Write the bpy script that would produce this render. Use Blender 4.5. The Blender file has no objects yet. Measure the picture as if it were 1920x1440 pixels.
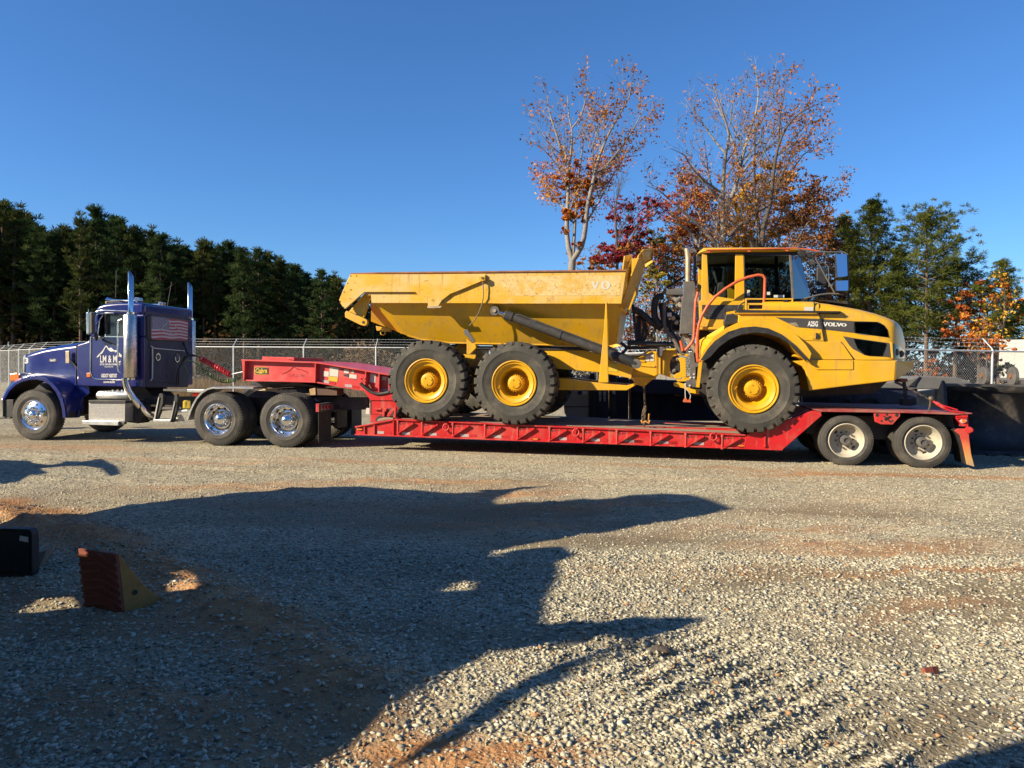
import bpy, bmesh, math, random
import numpy as np
from math import radians as R, sin, cos, pi, tan
from mathutils import Vector, Matrix
random.seed(7)
rng = np.random.default_rng(7)
scene = bpy.context.scene
COL = scene.collection

# ------------------------------------------------------------------ camera
F_PX, EYE = 1400.0, Vector((0, 0, 1.65))
PITCH, ROLL = math.atan(35 / 1400), math.asin(0.008)
fw = Vector((0, cos(PITCH), -sin(PITCH)))
up0 = Vector((0, sin(PITCH), cos(PITCH)))
rt0 = Vector((1, 0, 0))
rt = cos(ROLL) * rt0 + sin(ROLL) * up0
up = -sin(ROLL) * rt0 + cos(ROLL) * up0
cam_d = bpy.data.cameras.new('camera')
cam = bpy.data.objects.new('camera', cam_d)
COL.objects.link(cam)
cam_d.sensor_width = 36
cam_d.lens = 36 * F_PX / 1920
cam_d.clip_start = 0.1
cam_d.clip_end = 3000
cam.matrix_world = Matrix((
    (rt.x, up.x, -fw.x, EYE.x), (rt.y, up.y, -fw.y, EYE.y), (rt.z, up.z, -fw.z, EYE.z), (0, 0, 0, 1)))
scene.camera = cam

# ------------------------------------------------------------------ light
SUN_AZ, SUN_EL = R(67), R(27.5)         # direction the light travels to (from +Y towards +X), and its height
world = bpy.data.worlds.new('World')
scene.world = world
world.use_nodes = True
nt = world.node_tree
nt.nodes.clear()
sky = nt.nodes.new('ShaderNodeTexSky')
sky.sky_type = 'NISHITA'
sky.sun_disc = False
sky.sun_elevation = SUN_EL
sky.sun_rotation = SUN_AZ + pi
sky.altitude = 0
sky.air_density = 1.0
sky.dust_density = 0.2
sky.ozone_density = 10.0
bg = nt.nodes.new('ShaderNodeBackground')
bg.inputs['Strength'].default_value = 0.083
ow = nt.nodes.new('ShaderNodeOutputWorld')
hs_n = nt.nodes.new('ShaderNodeHueSaturation')
hs_n.inputs['Saturation'].default_value = 1.03
nt.links.new(sky.outputs[0], hs_n.inputs['Color'])
nt.links.new(hs_n.outputs[0], bg.inputs[0])
nt.links.new(bg.outputs[0], ow.inputs[0])
sl = bpy.data.lights.new('sun', 'SUN')
sl.energy = 5.0
sl.angle = R(0.53)
sl.color = (1.0, 0.85, 0.62)
sun = bpy.data.objects.new('sun', sl)
COL.objects.link(sun)
LDIR = Vector((sin(SUN_AZ) * cos(SUN_EL), cos(SUN_AZ) * cos(SUN_EL), -sin(SUN_EL)))
sun.rotation_euler = LDIR.to_track_quat('-Z', 'Y').to_euler()
sun.location = (-20, -20, 20)
scene.view_settings.view_transform = 'Standard'
scene.view_settings.look = 'None'
scene.view_settings.gamma = 1
scene.view_settings.use_curve_mapping = False
scene.view_settings.exposure = 1.0

# ------------------------------------------------------------------ measuring
def ray(px, py):
    return fw + rt * ((px - 960) / F_PX) + up * ((720 - py) / F_PX)

class Frame:
    """upright vehicle frame: a along, b away from the viewer's side, z up"""
    def __init__(s, x, y, deg):
        s.o = Vector((x, y, 0)); s.t = R(deg)
        s.U = Vector((cos(s.t), -sin(s.t), 0)); s.N = Vector((sin(s.t), cos(s.t), 0))
    def az(s, px, py, b=0.0):
        r = ray(px, py)
        t = (b - (EYE - s.o).dot(s.N)) / r.dot(s.N)
        p = EYE + r * t - s.o
        return (p.dot(s.U), p.z)
    def bz(s, px, py, a):
        r = ray(px, py)
        t = (a - (EYE - s.o).dot(s.U)) / r.dot(s.U)
        p = EYE + r * t - s.o
        return (p.dot(s.N), p.z)
    def poly(s, pts, b=0.0):
        return [s.az(x, y, b) for x, y in pts]
    def place(s, o):
        o.location = s.o; o.rotation_euler = (0, 0, -s.t)

def at_depth(px, py, d):
    r = ray(px, py)
    return EYE + r * (d / r.y)

def on_ground(px, py, z=0.0):
    r = ray(px, py)
    t = (z - EYE.z) / r.z
    return EYE + r * t

def Q(x0, y0, k):
    def f(*pts):
        if len(pts) == 1 and isinstance(pts[0], list): pts = pts[0]
        return [(x0 + k * x, y0 + k * y) for x, y in pts]
    return f
QA = Q(0, 500, .24301); QB = Q(340, 620, .21875); QC = Q(620, 460, .263975); QD = Q(900, 460, .263852)
QE = Q(1160, 440, .277778); QF = Q(1480, 440, .319535); QG = Q(960, 80, .333333); QH = Q(0, 900, .260417)
QI = Q(1500, 640, .21875); QJ = Q(1040, 680, .15625); QK = Q(1440, 560, .145833); QO = Q(1190, 460, .138889)
QP = Q(1220, 440, .208333); QS = Q(130, 540, .131926); QT = Q(600, 680, .111111); QV = Q(1300, 640, .152778)
QW = Q(0, 690, .166667); QX = Q(1180, 480, .180556); QY = Q(260, 690, .104167); QZ = Q(580, 660, .131944)
QM = Q(1160, 640, .09375); QR = Q(1680, 640, .173611); QL1 = Q(170, 630, .065972); QN = Q(455, 670, .078125)

# ------------------------------------------------------------------ mesh building
class MB:
    def __init__(s): s.v = []; s.f = []; s.m = []
    def add(s, vs, fs, mi=0):
        n = len(s.v); s.v += [tuple(v) for v in vs]
        s.f += [tuple(i + n for i in f) for f in fs]; s.m += [mi] * len(fs)
    def box(s, x0, x1, y0, y1, z0, z1, mi=0):
        s.add([(x0,y0,z0),(x1,y0,z0),(x1,y1,z0),(x0,y1,z0),(x0,y0,z1),(x1,y0,z1),(x1,y1,z1),(x0,y1,z1)],
              [(0,3,2,1),(4,5,6,7),(0,1,5,4),(1,2,6,5),(2,3,7,6),(3,0,4,7)], mi)
        return s
    def prism(s, poly, b0, b1, mi=0):
        n = len(poly)
        ar = sum(poly[i][0]*poly[(i+1)%n][1]-poly[(i+1)%n][0]*poly[i][1] for i in range(n))
        if ar < 0: poly = poly[::-1]
        s.add([(a,b0,z) for a,z in poly]+[(a,b1,z) for a,z in poly],
              [tuple(range(n)), tuple(range(2*n-1,n-1,-1))]+[(i,i+n,(i+1)%n+n,(i+1)%n) for i in range(n)], mi)
        return s
    def prism_a(s, poly, a0, a1, mi=0):      # poly in (b,z), extruded along a
        n = len(poly)
        s.add([(a0,b,z) for b,z in poly]+[(a1,b,z) for b,z in poly],
              [tuple(range(n)), tuple(range(2*n-1,n-1,-1))]+[(i,i+n,(i+1)%n+n,(i+1)%n) for i in range(n)], mi)
        return s
    def strip(s, path, w, b0, b1, mi=0):     # ribbon of thickness w along an (a,z) path, from b0 to b1
        L = []; Rr = []
        for i,(a,z) in enumerate(path):
            p = path[max(i-1,0)]; q = path[min(i+1,len(path)-1)]
            dx, dz = q[0]-p[0], q[1]-p[1]; l = math.hypot(dx,dz) or 1
            L.append((a-dz/l*w/2, z+dx/l*w/2)); Rr.append((a+dz/l*w/2, z-dx/l*w/2))
        for i in range(len(path)-1):
            s.prism([L[i],L[i+1],Rr[i+1],Rr[i]], b0, b1, mi)
        return s
    def tube(s, path, r, n=8, mi=0, caps=True, closed=False):
        P = [Vector(p) for p in path]; k = len(P)
        rs = r if isinstance(r,(list,tuple)) else [r]*k
        vs=[]; ref=None
        for i in range(k):
            if closed: t = P[(i+1)%k]-P[i-1]
            else: t = P[min(i+1,k-1)]-P[max(i-1,0)]
            if t.length < 1e-9: t = Vector((0,0,1))
            t.normalize()
            if ref is None: ref = Vector((0,0,1)) if abs(t.z)<.9 else Vector((1,0,0))
            x = ref - t*ref.dot(t)
            if x.length<1e-6: x = t.orthogonal()
            x.normalize(); y = t.cross(x); ref = x
            for j in range(n):
                an = 2*pi*j/n
                vs.append(P[i]+(x*cos(an)+y*sin(an))*rs[i])
        fs=[]
        for i in range(k if closed else k-1):
            i2=(i+1)%k
            for j in range(n):
                fs.append((i*n+j, i*n+(j+1)%n, i2*n+(j+1)%n, i2*n+j))
        if caps and not closed:
            fs.append(tuple(range(n-1,-1,-1))); fs.append(tuple(range((k-1)*n,k*n)))
        s.add(vs,fs,mi); return s
    def cyl(s, p0, p1, r0, r1=None, n=16, mi=0):
        return s.tube([p0,p1],[r0, r0 if r1 is None else r1],n,mi)
    def lathe(s, prof, ca, cz, n=48, mi=0, b=0.0, sx=1.0, mis=None):   # prof: (r,b) list, axis along b
        vs=[]; k=len(prof)
        for (r,bb) in prof:
            for j in range(n):
                an=2*pi*j/n
                vs.append((ca+sx*r*cos(an), b+bb, cz+r*sin(an)))
        base=len(s.v); s.v += vs
        for i in range(k-1):
            for j in range(n):
                s.f.append((base+i*n+j, base+(i+1)*n+j, base+(i+1)*n+(j+1)%n, base+i*n+(j+1)%n))
                s.m.append(mi if mis is None else mis[i])
        return s
    def disc(s, ca, cz, r, b0, b1, n=20, mi=0, rz=None):
        return s.prism([(ca+r*cos(2*pi*j/n), cz+(rz or r)*sin(2*pi*j/n)) for j in range(n)], b0, b1, mi)
    def sphere(s, c, r, nu=12, nv=8, mi=0, sc=(1,1,1)):
        vs=[]
        for i in range(nv+1):
            th=pi*i/nv
            for j in range(nu):
                ph=2*pi*j/nu
                vs.append((c[0]+r*sc[0]*sin(th)*cos(ph), c[1]+r*sc[1]*sin(th)*sin(ph), c[2]+r*sc[2]*cos(th)))
        fs=[(i*nu+j,(i+1)*nu+j,(i+1)*nu+(j+1)%nu,i*nu+(j+1)%nu) for i in range(nv) for j in range(nu)]
        s.add(vs,fs,mi); return s
    def loft(s, secs, mi=0, closed=False, cap=True):
        n=len(secs[0]); base=len(s.v)
        for sec in secs: s.v += [tuple(p) for p in sec]
        for i in range(len(secs)-1):
            for j in range(n if closed else n-1):
                j2=(j+1)%n
                s.f.append((base+i*n+j, base+(i+1)*n+j, base+(i+1)*n+j2, base+i*n+j2)); s.m.append(mi)
        if cap:
            s.f.append(tuple(base+j for j in range(n))); s.m.append(mi)
            s.f.append(tuple(base+(len(secs)-1)*n+j for j in range(n-1,-1,-1))); s.m.append(mi)
        return s
    def bar(s, p0, p1, w, h, mi=0):
        p0=Vector(p0); p1=Vector(p1); t=(p1-p0).normalized()
        x=t.cross(Vector((0,0,1)))
        if x.length<1e-4: x=Vector((1,0,0))
        x.normalize(); y=x.cross(t)
        vs=[p+x*(sx*w/2)+y*(sy*h/2) for p in (p0,p1) for sx,sy in ((-1,-1),(1,-1),(1,1),(-1,1))]
        s.add(vs,[(0,3,2,1),(4,5,6,7),(0,1,5,4),(1,2,6,5),(2,3,7,6),(3,0,4,7)],mi); return s
    def mesh(s, name, mats, smooth=None, fix=True):
        me = bpy.data.meshes.new(name)
        me.from_pydata(s.v, [], s.f)
        for m in (mats if isinstance(mats,(list,tuple)) else [mats]): me.materials.append(m)
        if len(set(s.m))>1: me.polygons.foreach_set('material_index', s.m)
        if fix:
            b = bmesh.new(); b.from_mesh(me)
            bmesh.ops.recalc_face_normals(b, faces=b.faces)
            b.to_mesh(me); b.free()
        if smooth is not None:
            me.polygons.foreach_set('use_smooth',[True]*len(me.polygons))
            me.set_sharp_from_angle(angle=R(smooth))
        me.update()
        return me
    def build(s, name, mats, parent=None, bevel=0, smooth=None, fix=True, seg=2, label=None):
        o = bpy.data.objects.new(name, s.mesh(name, mats, smooth, fix))
        COL.objects.link(o)
        if parent is not None: o.parent = parent
        if bevel:
            md = o.modifiers.new('bevel','BEVEL'); md.width=bevel; md.segments=seg; md.limit_method='ANGLE'; md.angle_limit=R(35)
            md.harden_normals = False
        if label: o['label']=label
        return o

def empty(name, parent=None):
    o = bpy.data.objects.new(name, None); o.empty_display_size=.2
    COL.objects.link(o)
    if parent is not None: o.parent = parent
    return o
def tag(o, label, cat=None, group=None, kind=None):
    o['label']=label
    if cat: o['category']=cat
    if group: o['group']=group
    if kind: o['kind']=kind
    return o
def copy_tree(o, parent=None):
    c = o.copy(); COL.objects.link(c); c.parent = parent
    for ch in list(o.children): copy_tree(ch, c)
    return c

# ------------------------------------------------------------------ materials
def mat(name, col, rough=.5, metal=0., coat=0., var=(6,.12), dirt=None, bump=None, spec=None, trans=0., alpha=None, co='Object', stretch=None):
    m = bpy.data.materials.new(name); m.use_nodes=True
    t=m.node_tree; n=t.nodes; l=t.links
    p=n['Principled BSDF']
    p.inputs['Roughness'].default_value=rough; p.inputs['Metallic'].default_value=metal
    p.inputs['Coat Weight'].default_value=coat; p.inputs['Coat Roughness'].default_value=.06
    if spec is not None: p.inputs['Specular IOR Level'].default_value=spec
    if trans: p.inputs['Transmission Weight'].default_value=trans
    tc=n.new('ShaderNodeTexCoord'); vec=tc.outputs[co]
    if stretch:
        mp=n.new('ShaderNodeMapping'); mp.inputs['Scale'].default_value=stretch
        l.new(vec,mp.inputs[0]); vec=mp.outputs[0]
    c=n.new('ShaderNodeRGB'); c.outputs[0].default_value=(*col,1); out=c.outputs[0]
    if var and var[1]>0:
        nz=n.new('ShaderNodeTexNoise'); nz.inputs['Scale'].default_value=var[0]; nz.inputs['Detail'].default_value=5
        l.new(vec,nz.inputs['Vector'])
        mr=n.new('ShaderNodeMapRange'); mr.inputs['From Min'].default_value=.3; mr.inputs['From Max'].default_value=.7
        mr.inputs['To Min'].default_value=1-var[1]; mr.inputs['To Max'].default_value=1+var[1]
        l.new(nz.outputs['Fac'],mr.inputs['Value'])
        mx=n.new('ShaderNodeMix'); mx.data_type='RGBA'; mx.blend_type='MULTIPLY'; mx.inputs[0].default_value=1
        l.new(out,mx.inputs[6]); l.new(mr.outputs[0],mx.inputs[7]); out=mx.outputs[2]
        r2=n.new('ShaderNodeMapRange'); r2.inputs['To Min'].default_value=max(0,rough-.08); r2.inputs['To Max'].default_value=min(1,rough+.1)
        l.new(nz.outputs['Fac'],r2.inputs['Value']); l.new(r2.outputs[0],p.inputs['Roughness'])
    for d in ([dirt] if isinstance(dirt,tuple) else (dirt or [])):
        dc,amt,sc,lo=d[:4]
        nz=n.new('ShaderNodeTexNoise'); nz.inputs['Scale'].default_value=sc; nz.inputs['Detail'].default_value=8; nz.inputs['Roughness'].default_value=.65
        v2=vec
        if len(d)>5:
            mp2=n.new('ShaderNodeMapping'); mp2.inputs['Scale'].default_value=d[5]; l.new(tc.outputs[co],mp2.inputs[0]); v2=mp2.outputs[0]
        l.new(v2,nz.inputs['Vector'])
        mr=n.new('ShaderNodeMapRange'); mr.inputs['From Min'].default_value=lo; mr.inputs['From Max'].default_value=lo+(d[4] if len(d)>4 else .15)
        mr.inputs['To Max'].default_value=amt
        l.new(nz.outputs['Fac'],mr.inputs['Value'])
        mx=n.new('ShaderNodeMix'); mx.data_type='RGBA'; l.new(mr.outputs[0],mx.inputs[0]); l.new(out,mx.inputs[6]); mx.inputs[7].default_value=(*dc,1)
        out=mx.outputs[2]
    l.new(out,p.inputs['Base Color'])
    if bump:
        nz=n.new('ShaderNodeTexNoise'); nz.inputs['Scale'].default_value=bump[0]; nz.inputs['Detail'].default_value=4
        l.new(vec,nz.inputs['Vector'])
        b=n.new('ShaderNodeBump'); b.inputs['Strength'].default_value=bump[1]; b.inputs['Distance'].default_value=bump[2] if len(bump)>2 else .01
        l.new(nz.outputs['Fac'],b.inputs['Height']); l.new(b.outputs[0],p.inputs['Normal'])
    return m
DUST=(.33,.26,.17)
M={}
M['yellow']=mat('yellow_paint',(.60,.335,.008),.38,coat=.2,var=(3,.07),dirt=[((.47,.30,.08),.5,1.9,.47,.2),((.30,.22,.12),.4,5,.57,.14),((.17,.08,.02),.45,30,.63,.05),((.33,.20,.07),.45,1,.56,.10,(11,11,.9)),((.62,.50,.30),.5,1,.66,.03,(3,3,42))])
M['yellow_body']=mat('yellow_body_paint',(.60,.34,.012),.45,coat=.1,var=(2,.07),dirt=[((.58,.42,.17),.75,1.3,.42),((.2,.08,.02),.7,15,.60,.08),((.25,.12,.04),.5,50,.60,.05),((.30,.14,.04),.55,1,.55,.12,(13,13,1.1)),((.15,.08,.04),.6,1,.67,.03,(4,4,38))],stretch=(.7,1,1.3))
M['yellow_hub']=mat('yellow_rim_paint',(.58,.315,.007),.42,coat=.2,var=(8,.1),dirt=[((.24,.10,.02),.5,14,.58)])
M['yellow_pale']=mat('pale_worn_decal',(.58,.42,.17),.6,var=(14,.12),dirt=[((.55,.32,.04),.8,4,.50,.12),((.22,.10,.03),.7,34,.57,.05)])
M['red']=mat('red_trailer_paint',(.46,.010,.014),.42,coat=.12,var=(2.5,.12),dirt=[((.34,.13,.09),.5,2.4,.49,.2),((.22,.10,.06),.5,9,.60,.08),((.10,.05,.03),.5,34,.64,.05),((.36,.20,.14),.45,1,.55,.12,(9,9,1.2)),((.16,.04,.03),.5,1,.62,.05,(5,5,30))])
M['red_faded']=mat('faded_red_paint',(.50,.04,.04),.45,coat=.1,var=(2.5,.08),dirt=[((.44,.12,.11),.5,2.5,.48)])
M['red_dust']=mat('dusty_red_deck',(.26,.04,.04),.6,var=(4,.2),dirt=[((.32,.2,.15),.6,3,.45)])
M['blue']=mat('blue_truck_paint',(.006,.012,.125),.22,coat=.9,var=(2,.08),dirt=[((.06,.07,.13),.25,4,.55)])
M['blue_dark']=mat('dull_dark_blue_paint',(.018,.022,.05),.5,var=(5,.2),dirt=[((.08,.075,.07),.4,5,.5)])
M['chrome']=mat('chrome',(.80,.80,.80),.12,metal=1,var=(9,.05),dirt=[((.4,.36,.3),.3,9,.6)])
M['alu']=mat('bright_aluminium',(.72,.72,.70),.32,metal=.9,var=(7,.08),dirt=[((.45,.4,.33),.4,6,.5)])
M['tread_plate']=mat('diamond_tread_plate',(.40,.39,.37),.42,metal=.55,var=(20,.1),dirt=[((.5,.45,.36),.5,7,.5)])
M['rubber']=mat('dusty_rubber',(.045,.042,.037),.82,var=(5,.2),dirt=[((.13,.115,.09),.5,4,.49),((.02,.02,.02),.4,12,.6)],bump=(60,.15,.004))
M['rubber_big']=mat('big_tyre_rubber',(.046,.044,.038),.85,var=(4,.22),dirt=[((.14,.125,.095),.55,2.6,.49),((.025,.025,.025),.5,5,.58)],bump=(40,.25,.006))
M['black']=mat('black_plastic',(.018,.018,.019),.55,var=(8,.2),dirt=[((.09,.08,.065),.35,6,.52)])
M['black_steel']=mat('black_steel',(.022,.022,.024),.5,var=(5,.2),dirt=[((.12,.095,.07),.45,4,.5)])
M['grey_steel']=mat('dark_grey_steel',(.085,.083,.080),.6,var=(6,.15),dirt=[((.2,.17,.13),.4,5,.52)])
M['cyl']=mat('oily_grey_cylinder',(.052,.050,.046),.42,var=(8,.15),dirt=[((.16,.13,.10),.4,7,.52)])
M['decal_grey']=mat('dark_grey_decal',(.055,.053,.050),.45,var=(10,.06))
M['white']=mat('white_lettering',(.62,.62,.60),.5,var=(20,.04))
M['white_dirty']=mat('weathered_white',(.48,.47,.43),.5,var=(6,.1),dirt=[((.4,.34,.25),.4,8,.52)])
M['cream']=mat('cream_wheel_paint',(.43,.40,.32),.45,var=(8,.1),dirt=[((.32,.25,.16),.6,9,.52)])
M['orange_rail']=mat('orange_red_rail',(.48,.09,.03),.45,var=(8,.08),dirt=[((.5,.25,.15),.4,9,.55)])
M['amber']=mat('amber_lens',(.70,.16,.02),.25,coat=.6,var=(20,.1))
M['red_lens']=mat('red_lens',(.35,.01,.01),.2,coat=.6,var=(20,.1))
M['tan_metal']=mat('heat_tanned_steel',(.42,.35,.25),.45,metal=.6,var=(8,.12),dirt=[((.25,.18,.1),.5,9,.5)])
M['wood']=mat('weathered_plank',(.27,.21,.15),.85,var=(4,.2),dirt=[((.14,.10,.065),.6,9,.5)],bump=(30,.4,.006),stretch=(.35,4,4))
M['block_wood']=mat('end_grain_wood',(.42,.28,.13),.8,var=(10,.2),dirt=[((.1,.06,.04),.6,6,.55)])
M['dark_wood']=mat('dark_brown_wood',(.10,.055,.04),.8,var=(8,.2))  # darker brown than the end grain
M['glass']=mat('dark_tinted_glass',(.02,.025,.024),.04,coat=.3,var=None,spec=.6)
M['mirror']=mat('mirror_glass',(.9,.9,.9),.02,metal=1,var=None)
M['galv']=mat('galvanised_steel',(.60,.61,.61),.45,metal=.4,var=(9,.1))
M['wire']=mat('galvanised_wire',(.52,.53,.53),.5,metal=.3,var=None)
M['chain']=mat('brown_steel_chain',(.12,.095,.065),.55,metal=.4,var=(30,.3),dirt=[((.3,.2,.1),.6,20,.5)])
M['rust']=mat('rusty_steel',(.20,.085,.04),.8,var=(10,.3))
M['red_hose']=mat('red_coiled_hose',(.5,.02,.03),.4,var=None)
M['green_hose']=mat('green_coiled_hose',(.10,.24,.04),.4,var=None)
M['paper']=mat('sticker_paper',(.50,.49,.44),.6,var=(60,.12))
M['tape_white']=mat('reflective_tape_white',(.36,.35,.34),.35,var=(40,.1))
M['tape_red']=mat('reflective_tape_red',(.40,.02,.02),.35,var=(40,.1))
M['yellow_plastic']=mat('bright_yellow_plastic',(.52,.38,.04),.4,var=(10,.06))
def glass_clear(name, tint=(.55,.62,.60), mixv=.55):
    m=bpy.data.materials.new(name); m.use_nodes=True; t=m.node_tree; t.nodes.clear()
    o=t.nodes.new('ShaderNodeOutputMaterial'); tr=t.nodes.new('ShaderNodeBsdfTransparent'); tr.inputs[0].default_value=(*tint,1)
    gl=t.nodes.new('ShaderNodeBsdfGlossy'); gl.inputs['Roughness'].default_value=.03; gl.inputs[0].default_value=(.25,.25,.25,1)
    fr=t.nodes.new('ShaderNodeFresnel'); fr.inputs[0].default_value=1.32
    mx=t.nodes.new('ShaderNodeMixShader'); t.links.new(fr.outputs[0],mx.inputs[0]); t.links.new(tr.outputs[0],mx.inputs[1]); t.links.new(gl.outputs[0],mx.inputs[2])
    t.links.new(mx.outputs[0],o.inputs[0]); return m
M['cab_glass']=glass_clear('cab_window_glass',(.50,.56,.54))

# ------------------------------------------------------------------ lettering
def text_raw(txt, shear=0., bold=0.):
    cu=bpy.data.curves.new('lettering','FONT'); cu.body=txt; cu.size=1; cu.shear=shear; cu.offset=bold; cu.resolution_u=3
    o=bpy.data.objects.new('lettering',cu); COL.objects.link(o)
    dg=bpy.context.evaluated_depsgraph_get(); dg.update()
    me=bpy.data.meshes.new_from_object(o.evaluated_get(dg))
    bpy.data.objects.remove(o); bpy.data.curves.remove(cu)
    vs=[v.co.copy() for v in me.vertices]; fs=[tuple(p.vertices) for p in me.polygons]
    bpy.data.meshes.remove(me)
    x0=min(v.x for v in vs); x1=max(v.x for v in vs); y0=min(v.y for v in vs); y1=max(v.y for v in vs)
    return [((v.x-x0)/(x1-x0),(v.y-y0)/(y1-y0)) for v in vs], fs
def text_quad(mb, txt, p00, p10, p01, mi=0, shear=0., bold=0.):
    """lettering spread over the parallelogram p00 (lower left), p10 (lower right), p01 (upper left)"""
    uv,fs=text_raw(txt,shear,bold)
    p00=Vector(p00); e=Vector(p10)-p00; g=Vector(p01)-p00
    mb.add([p00+e*u+g*v for u,v in uv],fs,mi)
def text_px(mb, fr, txt, ll, lr, ul, b, mi=0, shear=0., bold=0.):
    P=[]
    for q in (ll,lr,ul):
        a,z=fr.az(q[0],q[1],b); P.append((a,b,z))
    text_quad(mb,txt,*P,mi,shear,bold)
def slab_letter(ch):
    """wide slab-serif capitals in a unit box as convex-ish polygons"""
    if ch=='V':
        return [[(0,1),(.42,1),(.42,.86),(.34,.86),(.5,.40),(.5,0),(.40,0),(.08,.86),(0,.86)],
                [(.5,0),(.5,.40),(.70,.86),(.62,.86),(.62,1),(1,1),(1,.86),(.92,.86),(.60,0)]]
    if ch=='L':
        return [[(0,0),(0,.14),(.12,.14),(.12,.86),(0,.86),(0,1),(.55,1),(.55,.86),(.42,.86),(.42,.15),(.80,.15),(.84,.40),(1,.40),(1,0)]]
    out=[]; n=28
    for i in range(n):
        t0=2*pi*i/n; t1=2*pi*(i+1)/n
        out.append([(.5+.5*cos(t0),.5+.5*sin(t0)),(.5+.5*cos(t1),.5+.5*sin(t1)),(.5+.22*cos(t1),.5+.36*sin(t1)),(.5+.22*cos(t0),.5+.36*sin(t0))])
    return out

# ------------------------------------------------------------------ ground
def vnoise(x, y, sc, seed=0):
    x = np.asarray(x)*sc + seed*17.31; y = np.asarray(y)*sc - seed*9.77
    xi = np.floor(x).astype(np.int64); yi = np.floor(y).astype(np.int64)
    xf = x-xi; yf = y-yi
    def h(i, j):
        n = (i*374761393 + j*668265263 + seed*1442695041) & 0x7fffffff
        n = ((n ^ (n >> 13))*1274126177) & 0x7fffffff
        return ((n ^ (n >> 16)) & 0xffff)/65535.0
    u = xf*xf*(3-2*xf); v = yf*yf*(3-2*yf)
    return (h(xi,yi)*(1-u)+h(xi+1,yi)*u)*(1-v)+(h(xi,yi+1)*(1-u)+h(xi+1,yi+1)*u)*v
def fbm(x, y, sc, seed=0, o=4):
    s = 0; a = .5
    for k in range(o):
        s = s + a*vnoise(x, y, sc*2**k, seed+k*3); a *= .5
    return s/(1-.5**o)
DF = Frame(-1.608, 13.91, 11.6)          # haul truck + lowboy frame
TF = Frame(-5.096, 14.71, 9.5)           # tractor frame

def seg_dist(x, y, pts):
    best = np.full(np.shape(x), 1e9)
    for (x0,y0),(x1,y1) in zip(pts[:-1], pts[1:]):
        dx,dy = x1-x0, y1-y0; L = dx*dx+dy*dy
        t = np.clip(((x-x0)*dx+(y-y0)*dy)/L, 0, 1)
        best = np.minimum(best, np.hypot(x-x0-t*dx, y-y0-t*dy))
    return best
def gp(px, py):
    p = on_ground(px, py); return (p.x, p.y)
RIDGE = [gp(-60,955), gp(60,985), gp(190,1015), gp(330,1085), gp(470,1170), gp(640,1290)]
TRACK = [gp(1180,1215), gp(1330,1280), gp(1500,1370), gp(1700,1470)]
TRACK2 = [gp(20,965), gp(120,990), gp(210,1010)]
def rig_flat(x, y):
    a = (x-DF.o.x)*DF.U.x+(y-DF.o.y)*DF.U.y; b = (x-DF.o.x)*DF.N.x+(y-DF.o.y)*DF.N.y
    f = np.clip((b+1.6)/1.2, 0, 1)*np.clip((5.5-b)/1.5, 0, 1)
    return f
def g_height(x, y):
    x = np.asarray(x, float); y = np.asarray(y, float)
    r = np.hypot(x, y)
    near = np.clip((60-r)/40, 0, 1)
    h = (fbm(x,y,.45,1)-.5)*.10 + (fbm(x,y,2.2,5,3)-.5)*.045 + (vnoise(x,y,9,9)-.5)*.012
    fl = rig_flat(x, y)
    h = h*(1-.9*fl)
    # wheel ruts running past the rig
    a = (x-DF.o.x)*DF.U.x+(y-DF.o.y)*DF.U.y; b = (x-DF.o.x)*DF.N.x+(y-DF.o.y)*DF.N.y
    wob = (fbm(a,b*.3,.25,11)-.5)*1.2
    for bc,dp in ((-1.9,.022),(-3.0,.03),(-4.4,.02)):
        h = h + dp*np.exp(-((b-bc-wob)/.10)**2)*(.4+1.2*fbm(a,b,.8,21))*(1-fl*.6)
    d = seg_dist(x, y, RIDGE)
    h = h + np.exp(-(d/.28)**2)*(.03+.08*fbm(x,y,3.2,31)+.07*(fbm(x,y,9.,33)-.4))
    d = seg_dist(x, y, TRACK); w = np.exp(-(d/.55)**4)
    q = ((x-TRACK[0][0])*.62+(y-TRACK[0][1])*-.78)
    h = h + w*.021*np.sin(q*2*pi/.17+1.5*vnoise(x,y,2,41))
    d = seg_dist(x, y, TRACK2); w = np.exp(-(d/.45)**4)
    h = h + w*.02*np.sin(((x-TRACK2[0][0])*.95+(y-TRACK2[0][1])*-.2)*2*pi/.16)
    return h*near
PATCH = [  # px, py, along, across (m), deg, weight : bare earth patches
    (40,960,1.0,.42,-10,1.1),(200,1000,.7,.22,-25,.9),(340,1085,.22,.14,0,1.0),(760,1372,.40,.19,10,1.1),(900,1405,.50,.22,12,1.1),
    (1040,1425,.30,.10,5,.6),(480,1175,.5,.25,-30,.7),(640,1290,.45,.25,-35,.8),(300,1330,.6,.4,0,.55),(560,1400,.5,.3,0,.6),
    (1640,1020,1.3,.28,8,.75),(1810,1060,1.2,.22,8,.85),(1500,990,1.0,.2,6,.5),(1130,945,.9,.18,4,.6),(960,925,.7,.18,4,.7),
    (440,912,1.4,.2,4,.6),(720,905,1.5,.22,4,.6),(1290,875,2.5,.18,-10,.6),(1660,893,2.2,.25,-8,.9),(1870,900,1.2,.25,-8,.9),
    (100,838,2.2,.5,-10,.6),(330,865,2.4,.18,-10,.45),(700,868,2.2,.2,-10,.5),(1730,1140,.7,.16,12,.5),(980,990,1.0,.3,5,.4),(1300,1060,.9,.2,8,.35)]
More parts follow.
